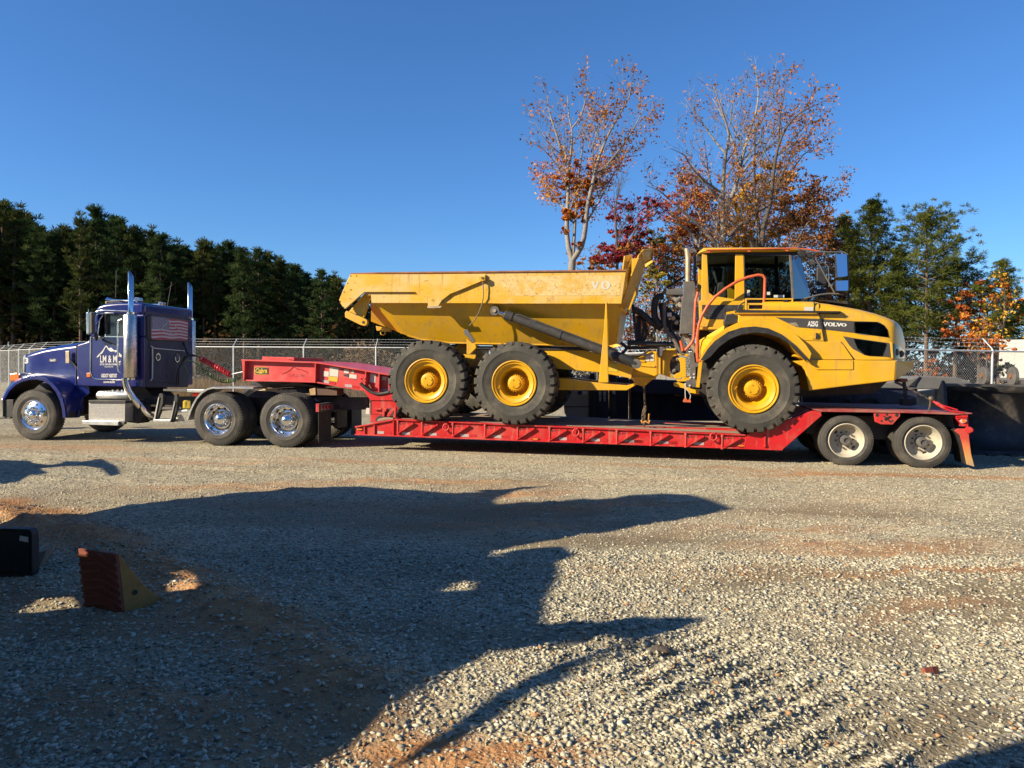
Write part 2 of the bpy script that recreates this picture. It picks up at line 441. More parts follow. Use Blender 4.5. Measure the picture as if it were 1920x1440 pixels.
FINES = [(1130,1010,1.2,.3,6,.9),(1000,960,1.1,.3,5,.8),(1450,1075,.9,.22,10,.6),(1780,1140,1.2,.22,14,.8),(1620,1190,.9,.18,14,.6),(1850,1380,.45,.22,0,.8),
    (1700,1330,.5,.15,18,.5),(300,1180,.7,.35,0,.7),(420,1380,.8,.4,0,.7),(100,1330,.8,.5,0,.7),(60,1130,.6,.3,0,.6),(1240,940,1.4,.2,3,.6),(820,1000,.8,.3,0,.5)]
def blob(x, y, lst, seed):
    s = np.zeros(np.shape(x))
    jx = x+(fbm(x,y,1.6,seed)-.5)*.9; jy = y+(fbm(x,y,1.6,seed+50)-.5)*.9
    for px,py,ra,rb,dg,w in lst:
        cx,cy = gp(px,py); c,sn = cos(R(dg)),sin(R(dg))
        u = ((jx-cx)*c+(jy-cy)*sn)/ra; v = (-(jx-cx)*sn+(jy-cy)*c)/rb
        s = np.maximum(s, w*np.clip(1.35-np.sqrt(u*u+v*v)*.9, 0, 1))
    return s
def g_masks(x, y):
    d = blob(x, y, PATCH, 61)
    rd = np.exp(-(seg_dist(x,y,RIDGE)/.42)**2)*.9
    d = np.clip(np.maximum(d, rd), 0, 1)
    d = np.clip(d*.92 + np.clip(fbm(x*.5,y*1.4,.45,71)-.60,0,1)*.8, 0, 1)
    f = np.clip(blob(x, y, FINES, 81)*1.2+np.clip(fbm(x*.35,y*1.5,.7,91)-.52,0,1)*3.2, 0, 1)
    return d, f
xs = np.concatenate([-np.geomspace(9.3,420,46)[::-1], np.arange(-9,10.01,.058), np.geomspace(10.3,420,46)])
ys = np.concatenate([-np.geomspace(2,160,16)[::-1], np.arange(-1,2.5,.5), np.arange(2.6,8,.04), np.arange(8,19,.075), np.geomspace(19.3,900,60)])
GX, GY = np.meshgrid(xs, ys)
GZ = g_height(GX, GY)
far = np.clip((np.hypot(GX,GY)-26)/60,0,1)
me = bpy.data.meshes.new('ground')
ny, nx = GX.shape
co = np.stack([GX,GY,GZ],-1).reshape(-1,3).astype(np.float32)
idx = np.arange(nx*ny).reshape(ny,nx)
fc = np.stack([idx[:-1,:-1],idx[:-1,1:],idx[1:,1:],idx[1:,:-1]],-1).reshape(-1,4)
me.vertices.add(len(co)); me.vertices.foreach_set('co',co.ravel())
me.loops.add(fc.size); me.loops.foreach_set('vertex_index',fc.ravel().astype(np.int32))
me.polygons.add(len(fc)); me.polygons.foreach_set('loop_start',np.arange(0,fc.size,4,dtype=np.int32))
me.update(calc_edges=True)
me.polygons.foreach_set('use_smooth',[True]*len(fc))
dm, fm = g_masks(GX.ravel(), GY.ravel())
for nme,arr in (('dirt',dm),('fines',fm)):
    at = me.attributes.new(nme,'FLOAT','POINT'); at.data.foreach_set('value',arr.astype(np.float32))
ground = bpy.data.objects.new('ground',me); COL.objects.link(ground)
tag(ground,'gravel and red clay yard floor under the trucks',kind='structure')
gm = bpy.data.materials.new('yard_ground'); gm.use_nodes=True
t=gm.node_tree; n=t.nodes; l=t.links; p=n['Principled BSDF']; p.inputs['Roughness'].default_value=.95; p.inputs['Specular IOR Level'].default_value=.15
tc=n.new('ShaderNodeTexCoord')
def nz(sc,det=6,rough=.6):
    q=n.new('ShaderNodeTexNoise'); q.inputs['Scale'].default_value=sc; q.inputs['Detail'].default_value=det; q.inputs['Roughness'].default_value=rough
    l.new(tc.outputs['Object'],q.inputs['Vector']); return q
def ramp(src,stops):
    q=n.new('ShaderNodeValToRGB'); e=q.color_ramp.elements
    e[0].position,e[0].color=stops[0][0],(*stops[0][1],1); e[1].position,e[1].color=stops[-1][0],(*stops[-1][1],1)
    for ps,c in stops[1:-1]:
        k=e.new(ps); k.color=(*c,1)
    l.new(src,q.inputs[0]); return q
def mixc(f,a,b):
    q=n.new('ShaderNodeMix'); q.data_type='RGBA'
    if isinstance(f,float): q.inputs[0].default_value=f
    else: l.new(f,q.inputs[0])
    l.new(a,q.inputs[6]); l.new(b,q.inputs[7]); return q.outputs[2]
vor=n.new('ShaderNodeTexVoronoi'); vor.inputs['Scale'].default_value=42; l.new(tc.outputs['Object'],vor.inputs['Vector'])
sep=n.new('ShaderNodeSeparateColor'); l.new(vor.outputs['Color'],sep.inputs[0])
stone=ramp(sep.outputs[0],[(0,(.16,.142,.098)),(.45,(.35,.318,.222)),(.8,(.45,.412,.295)),(1,(.53,.495,.37))])
finec=ramp(nz(55).outputs['Fac'],[(.3,(.15,.122,.078)),(.7,(.30,.245,.16))])
dirtc=ramp(nz(7).outputs['Fac'],[(.3,(.20,.10,.045)),(.5,(.40,.19,.075)),(.72,(.47,.29,.14))])
ad=n.new('ShaderNodeAttribute'); ad.attribute_name='dirt'; af=n.new('ShaderNodeAttribute'); af.attribute_name='fines'
c1=mixc(af.outputs['Fac'],stone.outputs[0],finec.outputs[0])
c2=mixc(ad.outputs['Fac'],c1,dirtc.outputs[0])
big=ramp(nz(.5,4).outputs['Fac'],[(.35,(.86,.86,.86)),(.65,(1.08,1.06,1.03))])
mm=n.new('ShaderNodeMix'); mm.data_type='RGBA'; mm.blend_type='MULTIPLY'; mm.inputs[0].default_value=1; l.new(c2,mm.inputs[6]); l.new(big.outputs[0],mm.inputs[7])
l.new(mm.outputs[2],p.inputs['Base Color'])
b1=n.new('ShaderNodeBump'); b1.inputs['Strength'].default_value=.6; b1.inputs['Distance'].default_value=.015; l.new(vor.outputs['Distance'],b1.inputs['Height'])
b2=n.new('ShaderNodeBump'); b2.inputs['Strength'].default_value=.6; b2.inputs['Distance'].default_value=.02; l.new(nz(70,3).outputs['Fac'],b2.inputs['Height']); l.new(b1.outputs[0],b2.inputs['Normal'])
l.new(b2.outputs[0],p.inputs['Normal'])
me.materials.append(gm)

# loose crushed stone: tens of thousands of separate angular pieces joined as one mass
def stones(N, y0, y1, law, boxy, smin, smax):
    u = rng.random(N*3); yy = (y0**law+(y1**law-y0**law)*u)**(1/law)
    xx = (rng.random(N*3)*2-1)*(.76*yy+.6)
    d,f = g_masks(xx,yy)
    cl = fbm(xx,yy,.7,101)
    keep = rng.random(N*3) < np.clip((1-.86*d)*(1-.72*f)*(.35+1.3*cl),0,1)
    xx=xx[keep][:N]; yy=yy[keep][:N]; n=len(xx)
    s = smin+(smax-smin)*rng.random(n)**2.2
    zz = g_height(xx,yy)
    if boxy:
        base=np.array([[sx,sy,sz] for sz in (-1,1) for sy in (-1,1) for sx in (-1,1)],float)*.62
        F=np.array([[0,1,5],[0,5,4],[1,3,7],[1,7,5],[3,2,6],[3,6,7],[2,0,4],[2,4,6],[4,5,7],[4,7,6],[0,2,3],[0,3,1]])
    else:
        base=np.array([[1,0,0],[0,1,0],[-1,0,0],[0,-1,0],[0,0,1],[0,0,-1]],float)*.85
        F=np.array([[0,1,4],[1,2,4],[2,3,4],[3,0,4],[1,0,5],[2,1,5],[3,2,5],[0,3,5]])
    k=len(base)
    P = base[None]+rng.normal(0,.26,(n,k,3))
    P = P*np.stack([1.0+.3*rng.random(n),.5+.4*rng.random(n),.28+.35*rng.random(n)],-1)[:,None,:]
    an=rng.random(n)*2*pi; ti=rng.normal(0,.45,n)
    ca,sa=np.cos(an),np.sin(an); ct,st=np.cos(ti),np.sin(ti)
    x,y,z=P[...,0],P[...,1],P[...,2]
    y,z = y*ct[:,None]-z*st[:,None], y*st[:,None]+z*ct[:,None]
    x,y = x*ca[:,None]-y*sa[:,None], x*sa[:,None]+y*ca[:,None]
    V=np.stack([x*s[:,None]+xx[:,None], y*s[:,None]+yy[:,None], z*s[:,None]+zz[:,None]+(s*.12)[:,None]],-1)
    FF=(F[None]+np.arange(n)[:,None,None]*k).reshape(-1,3)
    tone=np.clip(rng.normal(.5,.26,n),0,1)
    return V.reshape(-1,3),FF,np.repeat(tone,k)
sets=[stones(60000,2.6,6.6,1.2,True,.006,.0205), stones(115000,5.8,21,.62,False,.008,.019)]
# the larger loose stones strewn about
V2=[stones(60,2.8,8,1.2,True,.02,.03)]
off=0; VV=[]; FF=[]; TT=[]
for v,f,tn in sets+V2:
    VV.append(v); FF.append(f+off); TT.append(tn); off+=len(v)
VV=np.concatenate(VV).astype(np.float32); FF=np.concatenate(FF).astype(np.int32); TT=np.concatenate(TT).astype(np.float32)
me=bpy.data.meshes.new('gravel')
me.vertices.add(len(VV)); me.vertices.foreach_set('co',VV.ravel())
me.loops.add(FF.size); me.loops.foreach_set('vertex_index',FF.ravel())
me.polygons.add(len(FF)); me.polygons.foreach_set('loop_start',np.arange(0,FF.size,3,dtype=np.int32))
me.update(calc_edges=True)
at=me.attributes.new('tone','FLOAT','POINT'); at.data.foreach_set('value',TT)
sm=bpy.data.materials.new('crushed_stone'); sm.use_nodes=True
t=sm.node_tree; n=t.nodes; l=t.links; p=n['Principled BSDF']; p.inputs['Roughness'].default_value=.9; p.inputs['Specular IOR Level'].default_value=.2
tc=n.new('ShaderNodeTexCoord')
a=n.new('ShaderNodeAttribute'); a.attribute_name='tone'
rp=ramp(a.outputs['Fac'],[(0,(.12,.115,.095)),(.3,(.34,.312,.225)),(.65,(.46,.43,.325)),(.93,(.58,.55,.44)),(1,(.36,.21,.11))])
q=nz(90,3); 
mr=n.new('ShaderNodeMapRange'); mr.inputs['To Min'].default_value=.72; mr.inputs['To Max'].default_value=1.2; l.new(q.outputs['Fac'],mr.inputs['Value'])
mm=n.new('ShaderNodeMix'); mm.data_type='RGBA'; mm.blend_type='MULTIPLY'; mm.inputs[0].default_value=1; l.new(rp.outputs[0],mm.inputs[6]); l.new(mr.outputs[0],mm.inputs[7])
l.new(mm.outputs[2],p.inputs['Base Color'])
me.materials.append(sm)
gravel=bpy.data.objects.new('gravel',me); COL.objects.link(gravel)
tag(gravel,'loose grey and tan crushed stone spread over the yard',kind='stuff')

# ================================================================== articulated haul truck
W = 2.86                                  # overall width, near tyre faces at b = 0
def p3(fr, px, b):
    a, z = fr.az(px[0], px[1], b); return (a, b, z)
def path(fr, pts, b):
    bs = b if isinstance(b, (list, tuple)) else [b]*len(pts)
    return [p3(fr, q, bb) for q, bb in zip(pts, bs)]
def mirb(v): return (v[0], W-v[1], v[2])
hauler = empty('haul_truck'); DF.place(hauler)
tag(hauler, 'yellow six wheeled articulated haul truck chained on the red lowboy trailer', 'haul truck')

def big_tyre_mesh():
    m = MB()
    prof=[(.40,.07),(.415,.03),(.45,.012),(.52,.0),(.585,-.006),(.590,-.010),(.600,-.006),(.65,.0),(.69,.012),(.712,.04),(.718,.08),(.718,.52),(.712,.56),(.69,.588),(.65,.60),(.585,.606),(.52,.60),(.45,.588),(.40,.53)]
    m.lathe(prof,0,0,72)
    N=27; pitch=2*pi/N
    for side in (0,1):
        for k in range(N):
            c=pitch*(k+.5*side); hw=pitch*.335
            sec=[(.645,.004),(.70,.006),(.742,.016),(.763,.05),(.763,.27),(.70,.27),(.70,.05)]
            vs=[]
            for e in (-1,1):
                for j,(r,b) in enumerate(sec):
                    an=c+e*hw*(1 if r>.69 else .9)+ (b*.22)
                    bb=b if side==0 else .6-b
                    vs.append((r*cos(an),bb,r*sin(an)))
            n=len(sec)
            m.add(vs,[tuple(range(n)),tuple(range(2*n-1,n-1,-1))]+[(i,i+n,(i+1)%n+n,(i+1)%n) for i in range(n)])
    return m
def big_rim_mesh():
    m=MB()
    m.lathe([(.40,.06),(.418,.02),(.414,.0),(.40,-.004),(.392,.004),(.386,.022),(.366,.024),(.36,.012),(.352,.016),(.345,.04),(.30,.062),(.285,.064),(.274,.085),(.238,.25),(.20,.315),(.10,.32)],0,0,64)
    for k in range(20):
        an=2*pi*k/20; m.cyl((.205*cos(an),.32,.205*sin(an)),(.205*cos(an),.285,.205*sin(an)),.012,n=6)
    m.box(-.235,-.225,.04,.10,-.21,-.14)           # valve guard
    return m
def big_hub_mesh():
    m=MB()
    m.lathe([(.158,.33),(.155,.185),(.145,.17),(.138,.13),(.13,.12),(.10,.112),(.095,.10),(.05,.098),(0,.098)],0,0,40)
    for k in range(22):
        an=2*pi*k/22; m.cyl((.150*cos(an),.185,.150*sin(an)),(.150*cos(an),.150,.150*sin(an)),.012,n=6)
    for k in range(3):
        an=2*pi*k/3+.4; m.cyl((.07*cos(an),.105,.07*sin(an)),(.07*cos(an),.088,.07*sin(an)),.014,n=8)
    return m
tyre_me=big_tyre_mesh().mesh('tyre',M['rubber_big'],40); rim_me=big_rim_mesh().mesh('rim',M['yellow_hub'],35); hub_me=big_hub_mesh().mesh('hub',M['yellow_hub'],35)
def big_wheel(a,z,b,flip,rot):
    w=empty('wheel',hauler); w.location=(a,b,z); w.rotation_euler=(0,rot,pi if flip else 0)
    for nme,me_ in (('tyre',tyre_me),('rim',rim_me),('hub',hub_me)):
        o=bpy.data.objects.new(nme,me_); COL.objects.link(o); o.parent=w
    return w
for i,(cx,cy) in enumerate(((798.4,714),(963.4,718.5),(1413,729.5))):
    a,z=DF.az(cx,cy,.0)
    big_wheel(a,z,0,False,.3*i+.1); big_wheel(a,z,W,True,.5*i)
ax=MB()
for cx,cy in ((798.4,714),(963.4,718.5),(1413,729.5)):
    a,z=DF.az(cx,cy,0); ax.cyl((a,.35,z),(a,W-.35,z),.14,n=14); ax.sphere((a,W/2,z),.30,14,10)
ax.build('axles',M['black_steel'],hauler,smooth=40)

# ---- dump body
body=empty('dump_body',hauler)
band1=DF.poly(QC((140,205),(112,262),(60,385),(66,408),(95,450),(104,450),(240,332),(600,332),(690,415),(690,445),(712,450),(760,440),(790,392),(850,345),(900,326),(1070,256),(1100,250),(1100,206)),.12)
band2=DF.poly(QC((150,205),(245,332),(255,360),(285,352),(290,410),(1100,412))+QD((155,415),(1005,415),(1040,180)),.17)
for nm,pl,b0,b1,mt_ in (('side_plate',band1,.12,.168,'yellow_body'),('upper_band',band2,.17,.36,'yellow_body')):
    for s in (0,1):
        m=MB(); m.prism(pl,*( (b0,b1) if s==0 else (W-b1,W-b0))); m.build(nm,M[mt_],body,bevel=.008)
# rolled top rim
a0,z0=DF.az(*QC((140,205))[0],.16); a1,z1=DF.az(*QD((1040,180))[0],.16)
for s in (0,1):
    b=.17 if s==0 else W-.17
    m=MB(); m.tube([(a0,b,z0),(a0+.6,b,z0+.01),(a1,b,z1)],.022,8); m.build('top_rim',M['black_steel'] if s else M['rust'],body,smooth=50)
# lower hull : slanting side
ztop=DF.az(*QC((345,415))[0],.30)[1]
def slant(px,py,b0=.30,k=.52):
    r=ray(px,py); e=EYE-DF.o
    c=b0+k*ztop
    t=(c-(e.dot(DF.N)+k*EYE.z))/(r.dot(DF.N)+k*r.z)
    p=EYE+r*t-DF.o
    return (p.dot(DF.U),p.dot(DF.N),p.z)
side=[slant(*q) for q in QC((345,408),(540,640),(640,668),(850,693))+QD((300,703),(912,714),(908,410))]
tail_b=slant(*QC((540,640))[0])[1]
t0=p3(DF,QC((288,405))[0],.30); t1=p3(DF,QC((286,540))[0],.80)
m=MB()
for f in (lambda v:v, mirb):
    S=[f(v) for v in side]
    m.add(S,[tuple(range(len(S)))])
    m.add([f(t0),S[0],S[1],f(t1)],[(0,1,2,3)])
S=side; S2=[mirb(v) for v in side]
for i in range(1,5): m.add([S[i],S[i+1],S2[i+1],S2[i]],[(0,1,2,3)])
m.add([t1,S[1],S2[1],mirb(t1)],[(0,1,2,3)]); m.add([t0,t1,mirb(t1),mirb(t0)],[(0,1,2,3)])
fr_top=[p3(DF,QD((1003,418))[0],.36)]; 
m.build('hull',M['yellow'],body,fix=True)
# front of hull, folded in
f0=slant(*QD((908,410))[0]); f1=slant(*QD((912,714))[0]); f2=p3(DF,QD((1010,415))[0],.42); f3=p3(DF,QD((972,700))[0],.80)
m=MB(); m.add([f0,f2,f3,f1],[(0,1,2,3)]); m.add([mirb(v) for v in (f0,f2,f3,f1)],[(0,3,2,1)])
bw=[p3(DF,q,.42) for q in QD((1003,415),(1035,440),(1000,505),(972,690))]
m.add([f2,f3,mirb(f3),mirb(f2)],[(0,1,2,3)])
m.build('hull_front',M['yellow'],body)
# under-lip flange and lower edge bar
e0=p3(DF,QC((640,666))[0],.62); e1=p3(DF,QD((470,708))[0],.62); e2=p3(DF,QD((912,713))[0],.62)
m=MB(); m.tube([slant(*QC((545,641))[0]),slant(*QC((640,668))[0]),slant(*QC((850,693))[0]),slant(*QD((300,704))[0]),slant(*QD((905,716))[0])],.018,6); m.build('bottom_edge_bar',M['yellow'],body)
m=MB()
for k in (.07,.95):
    pass
# rear arms and gusset
def plate(nm,pts,b0,b1,mt_,par,bevel=.006,both=True,fr=DF,label=None):
    pl=fr.poly(pts,b0); o=MB().prism(pl,b0,b1).build(nm,M[mt_],par,bevel=bevel,label=label)
    if both: MB().prism(pl,W-b1,W-b0).build(nm,M[mt_],par,bevel=bevel)
    return o
plate('hinge_arm',QC((100,482),(112,465),(232,515),(256,530),(260,548),(252,566),(236,572),(212,566),(102,512)),.26,.34,'yellow',body)
plate('gusset',QC((245,335),(292,338),(290,372),(278,380),(236,512),(130,470)),.30,.36,'yellow',body)
plate('hook_bracket',QC((320,572),(425,592),(420,612),(326,606)),.7,.8,'yellow',body)
c=DF.az(*QC((232,546))[0],.255); m=MB(); m.disc(*c,.028,.253,.262); m.build('pin_hole',M['black'],body)
cc=p3(DF,QC((372,622))[0],.74)
m=MB(); m.tube([(cc[0]+.05*cos(k*2*pi/14),cc[1],cc[2]+.04*sin(k*2*pi/14)) for k in range(14)],.014,6,closed=True); m.build('lifting_loop',M['yellow_plastic'],body,smooth=60)
m=MB()
for q in QC((142,217),(184,217),(120,270),(95,331),(144,316),(68,400),(92,440)):
    m.disc(*DF.az(*q,.118),.013,.1165,.125,10)
m.build('bolt_holes',M['black'],body)
c=DF.az(*QC((725,388))[0],.118); m=MB(); m.disc(*c,.042,.1165,.125,24); m.build('sight_hole_cover',M['yellow'],body)
m=MB()
for k in range(3): m.disc(c[0]+.014*cos(k*2.09+1.57),c[1]+.014*sin(k*2.09+1.57),.007,.114,.118,8)
m.build('sight_holes',M['black'],body)
m=MB(); pl=DF.poly(QC((684,432),(790,430),(780,444),(690,446)),.11); m.prism(pl,.108,.125); m.build('grab_lug',M['tan_metal'],body)
# ghost of the old lettering band on the upper band
pl=DF.poly(QD((125,222),(1003,212),(994,355),(205,358)),.167)
MB().prism(pl,.1675,.172).build('worn_decal',M['yellow_pale'],body)
m=MB()
cx,cy=QD((893,283))[0]; a,z=DF.az(cx,cy,.166); 
for pg in slab_letter('O'): m.prism([(a+(u-.5)*.165,z+(v-.5)*.150) for u,v in pg],.164,.167)
for pg in slab_letter('V'): m.prism([(a-.185+(u-.5)*.145,z+(v-.5)*.13) for u,v in pg],.1650,.167)
me_d=m.build('worn_letter',M['paper'],body)
# front spill guard
guard=empty('spill_guard',body)
def warp(nm,pts,bs,par,mt_='yellow'):
    V=[p3(DF,q,b) for q,b in zip(QD(*pts),bs)]; n=len(V)
    for f in (lambda v:v, mirb):
        m=MB(); m.add([f(v) for v in V],[tuple(range(n))]); o=m.build(nm,M[mt_],par); md=o.modifiers.new('thick','SOLIDIFY'); md.thickness=.02
warp('guard_cheek',((1030,76),(1082,66),(1080,215),(1045,300),(1003,440),(1040,182),(1016,180)),(.34,.80,.80,.74,.42,.40,.34),guard)
warp('guard_face',((1130,70),(1150,50),(1170,130),(1112,300),(1045,478),(1003,440),(1078,215)),(.42,.60,1.15,1.15,1.0,.42,.42),guard)
plate('guard_gusset',QD((1078,95),(1132,88),(1078,215)),.40,.43,'yellow',guard)
pa=[p3(DF,q,1.15) for q in QD((1170,130),(1112,300),(1045,478))]
pb=[(v[0],W-1.15,v[2]) for v in pa]
m=MB()
for i in range(2): m.add([pa[i],pa[i+1],pb[i+1],pb[i]],[(0,1,2,3)])
o=m.build('guard_centre',M['yellow'],guard); md=o.modifiers.new('thick','SOLIDIFY'); md.thickness=.03
warp('guard_canopy',((1146,48),(1164,30),(1228,26),(1226,104),(1170,134)),(.45,.50,1.2,1.25,1.15),guard)
cq=[p3(DF,q,1.2) for q in QD((1228,26),(1226,104))]
m=MB(); m.add(cq+[mirb(v) for v in cq],[(0,1,3,2)]); m.build('guard_canopy',M['yellow'],guard)
m=MB()
for q in QD((1058,118),(1048,155),(1062,160)): m.disc(*DF.az(*q,.5),.012,.50,.56,8)
m.build('guard_bolts',M['black'],guard)
# cable, link and strut
m=MB(); pts=QC((1080,242),(1083,300),(1085,360),(1075,420),(1052,480),(1022,532),(985,572))
m.tube(path(DF,pts,[.10,.10,.11,.14,.18,.22,.27]),.011,6); m.build('safety_cable',M['tan_metal'],body,smooth=60)
plate('cable_bracket',QC((1050,222),(1095,218),(1098,246),(1075,256),(1052,244)),.06,.12,'yellow',body,both=False)
m=MB(); m.disc(*DF.az(*QC((1076,231))[0],.05),.022,.045,.07); m.build('cable_pin',M['grey_steel'],body)
plate('cable_link',QC((945,606),(952,597),(972,596),(1022,672),(1026,688),(1008,694),(984,660),(948,632)),.25,.29,'grey_steel',body,both=False)
plate('link_arm',QC((966,660),(1006,694),(1028,700),(1033,728),(986,776),(966,772)),.30,.40,'yellow',hauler)
# ---- hoist cylinders
for s in (0,1):
    g=MB(); f=(lambda v:v) if s==0 else mirb
    A=Vector(p3(DF,QD((108,466))[0],.26)); B=Vector(p3(DF,QD((1112,842))[0],.40)); T=B-A
    at_=lambda u: tuple(f(A+T*u))
    h=empty('hoist_cylinder',hauler)
    MB().tube([at_(.085),at_(.10),at_(.84)],[.078,.078,.078],20).build('barrel',M['cyl'],h,smooth=50)
    MB().tube([at_(.84),at_(.86),at_(1.0)],[.078,.093,.085],20).build('lower_barrel',M['black'],h,smooth=50)
    MB().tube([at_(.065),at_(.075),at_(.125),at_(.13)],[.06,.092,.092,.078],20).build('gland',M['cyl'],h,smooth=40)
    MB().tube([at_(0),at_(.08)],.042,14).build('rod',M['chrome'],h,smooth=50)
    m=MB(); a_=f(A); m.cyl((a_[0],a_[1]-.06,a_[2]),(a_[0],a_[1]+.06,a_[2]),.085,n=20); b_=f(B); m.cyl((b_[0],b_[1]-.08,b_[2]),(b_[0],b_[1]+.06,b_[2]),.088,n=20)
    m.build('eye',M['grey_steel'],h,smooth=40)
    m=MB(); a_=f(A); m.cyl((a_[0],a_[1]-.08,a_[2]),(a_[0],a_[1]-.05,a_[2]),.035,n=12); m.build('pin',M['tan_metal'],h,smooth=40)
    m=MB(); up_=Vector((.03,-.02,.085)); P=[Vector(at_(u))+up_ for u in (.12,.16,.3,.5,.7,.8)]; P[0]-=Vector((0,0,.04)); m.tube(P,.016,8)
    for u in (.46,): 
        c0=Vector(at_(u)); c1=Vector(at_(u+.012)); m.tube([c0,c1],[.088,.088],18)
    m.build('oil_line',M['cyl'],h,smooth=50)
# prop strut
plate('body_prop',QD((892,404),(902,404),(906,560),(912,975),(842,975),(862,780),(880,610)),.16,.20,'yellow',hauler,both=False)
# ---- rear chassis
plate('rear_frame_rail',QD((380,735),(742,746),(862,776),(922,822),(1082,866),(1076,946),(850,902),(560,878),(380,862)),.78,1.0,'yellow',hauler)
plate('walking_beam',QD((440,945),(600,948),(900,985),(1040,996),(1092,984),(1118,988),(1042,1030),(440,1028)),.60,.86,'yellow',hauler)
pl=DF.poly(QC((900,690),(1040,720),(1030,800),(960,860),(880,800)),.9); MB().prism(pl,.9,W-.9).build('cross_member',M['yellow'],hauler,bevel=.01)
m=MB(); pl=DF.poly(QD((-60,715),(930,722),(930,745),(-60,735)),.75); m.prism(pl,.75,W-.75); m.build('sub_frame',M['black_steel'],hauler)
hc=DF.poly(QD((1072,835),(1098,792),(1150,776),(1186,756),(1262,752),(1266,925),(1218,960),(1165,1006),(1106,990),(1075,946)),.95)
MB().prism(hc,.95,W-.95).build('hitch_casting',M['yellow'],hauler,bevel=.03)
m=MB()
for a_,b_ in (((300,370),(530,400)),((440,480),(730,500)),((330,610),(730,690)),((260,720),(740,745))):
    q0=p3(DF,QM(a_)[0],.945); q1=p3(DF,QM(b_)[0],.945); m.bar(q0,q1,.03,.035)
m.build('casting_ribs',M['yellow'],hauler,bevel=.006)
m=MB(); m.prism(DF.poly(QM((802,190),(842,190),(842,655),(802,665)),.90),.90,W-.90); m.build('joint_ring',M['yellow'],hauler,bevel=.008)
MB().prism(DF.poly(QM((842,235),(905,180),(1150,165),(1185,285),(1080,310),(1035,390),(1022,480),(1035,640),(1115,748),(842,660)),.93),.93,W-.93).build('steering_block',M['yellow'],hauler,bevel=.02)
m=MB(); m.disc(*DF.az(*QM((1130,470))[0],1.0),.115,.995,1.02,20,rz=.19); m.build('joint_opening',M['black'],hauler)
m=MB()
for q in ((1090,370),(1120,590),(1180,360),(1090,600)): m.sphere(p3(DF,QM(q)[0],.99),.045,8,6)
m.build('knuckle_bolts',M['grey_steel'],hauler,smooth=50)
plate('yoke',QM((1180,335),(1255,322),(1345,335),(1350,712),(1255,720),(1250,740),(1120,745),(1090,690),(1160,640),(1240,615),(1228,420)),.85,.93,'yellow',hauler,both=False)
plate('yoke_web',QM((1360,320),(1415,255),(1180,250),(1180,275),(1340,290)),.86,1.2,'yellow',hauler,both=False)
plate('yoke_lip',QM((1140,762),(1262,760),(1285,722),(1420,715),(1420,690),(1420,800),(1180,806)),.84,1.4,'yellow',hauler,both=False)
plate('lower_arm',QM((1105,838),(1200,822),(1310,850),(1460,950),(1615,990),(1612,1058),(1430,1030),(1300,940),(1108,898)),.80,1.3,'yellow',hauler,both=False)
plate('step_bracket',QM((1422,208),(1502,208),(1530,425),(1605,432),(1605,500),(1542,520),(1542,765),(1572,775),(1572,920),(1352,920),(1342,782),(1424,770),(1424,500),(1392,480),(1402,425),(1422,400)),.62,.68,'grey_steel',hauler,both=False)
m=MB(); m.bar(p3(DF,QM((1640,380))[0],.60),p3(DF,QM((1580,920))[0],.60),.03,.06); m.build('step_hanger',M['yellow'],hauler)
m=MB()
for q in ((1505,655),(1435,725),(1505,725),(1330,855),(1420,885)): m.disc(*DF.az(*QM(q)[0],.61),.018,.605,.63,8)
m.build('bracket_bolts',M['galv'],hauler)
tg=empty('hanging_tag',hauler)
m=MB(); m.tube(path(DF,QM((1335,880),(1330,1000),(1335,1130)),.6),.008,6); m.tube(path(DF,QM((1365,920),(1395,1000),(1440,1080),(1425,1150)),.6),.008,6); m.build('cord',M['galv'],tg)
MB().prism(DF.poly(QM((1282,1200),(1310,1140),(1345,1120),(1375,1175),(1430,1150),(1445,1222),(1300,1215)),.6),.595,.61).build('tag_plate',M['orange_rail'],tg)
m=MB()
for x0 in (540,630): m.prism(DF.poly(QM((x0,262),(x0+76,258),(x0+74,395),(x0-2,398)),.943),.942,.95)
m.build('warning_label',M['paper'],hauler)
m=MB(); m.prism(DF.poly(QD((915,840),(980,845),(978,900),(914,895)),.77),.773,.785); m.build('data_label',M['yellow_plastic'],hauler)
plate('grease_cap',QM((945,145),(1135,145),(1135,178),(945,180)),.84,.93,'yellow_plastic',hauler,both=False)
plate('valve_block',QM((760,110),(900,115),(870,290),(800,320),(770,270)),.80,.92,'grey_steel',hauler,both=False)
MB().prism(DF.poly([(1300,655),(1690,690),(1640,738),(1480,745),(1300,742)],1.0),1.0,W-1.0).build('chassis_light_block',M['black_steel'],hauler)  # dark block put in to stop light under the cab and bonnet
MB().prism(DF.poly([(1310,570),(1500,560),(1500,660),(1310,665)],.95),.95,W-.95).build('engine_bay_floor',M['black_steel'],hauler)

# ---- exhaust and pipework behind the cab
pipe=empty('exhaust_system',hauler)
plate('heat_shield',QX((560,262),(676,262),(686,300),(692,400),(692,800),(520,812),(530,660),(545,440),(556,420)),.78,1.02,'grey_steel',pipe,both=False,bevel=.012)
m=MB(); m.tube(path(DF,QO((722,500),(722,160),(712,80),(702,42)),.9),[.056,.056,.054,.05],18); m.build('tail_pipe',M['tan_metal'],pipe,smooth=50)
m=MB(); m.tube(path(DF,QX((385,400),(440,415),(490,450),(520,500),(560,570)),.9),.050,14); m.build('elbow_pipe',M['tan_metal'],pipe,smooth=60)
m=MB(); m.tube(path(DF,QX((560,800),(600,850),(650,915),(700,990)),.92),.055,14); m.build('lower_pipe',M['tan_metal'],pipe,smooth=60)
m=MB(); m.tube(path(DF,QX((480,480),(525,440)),.9),.062,14); m.build('pipe_clamp',M['grey_steel'],pipe,smooth=40)
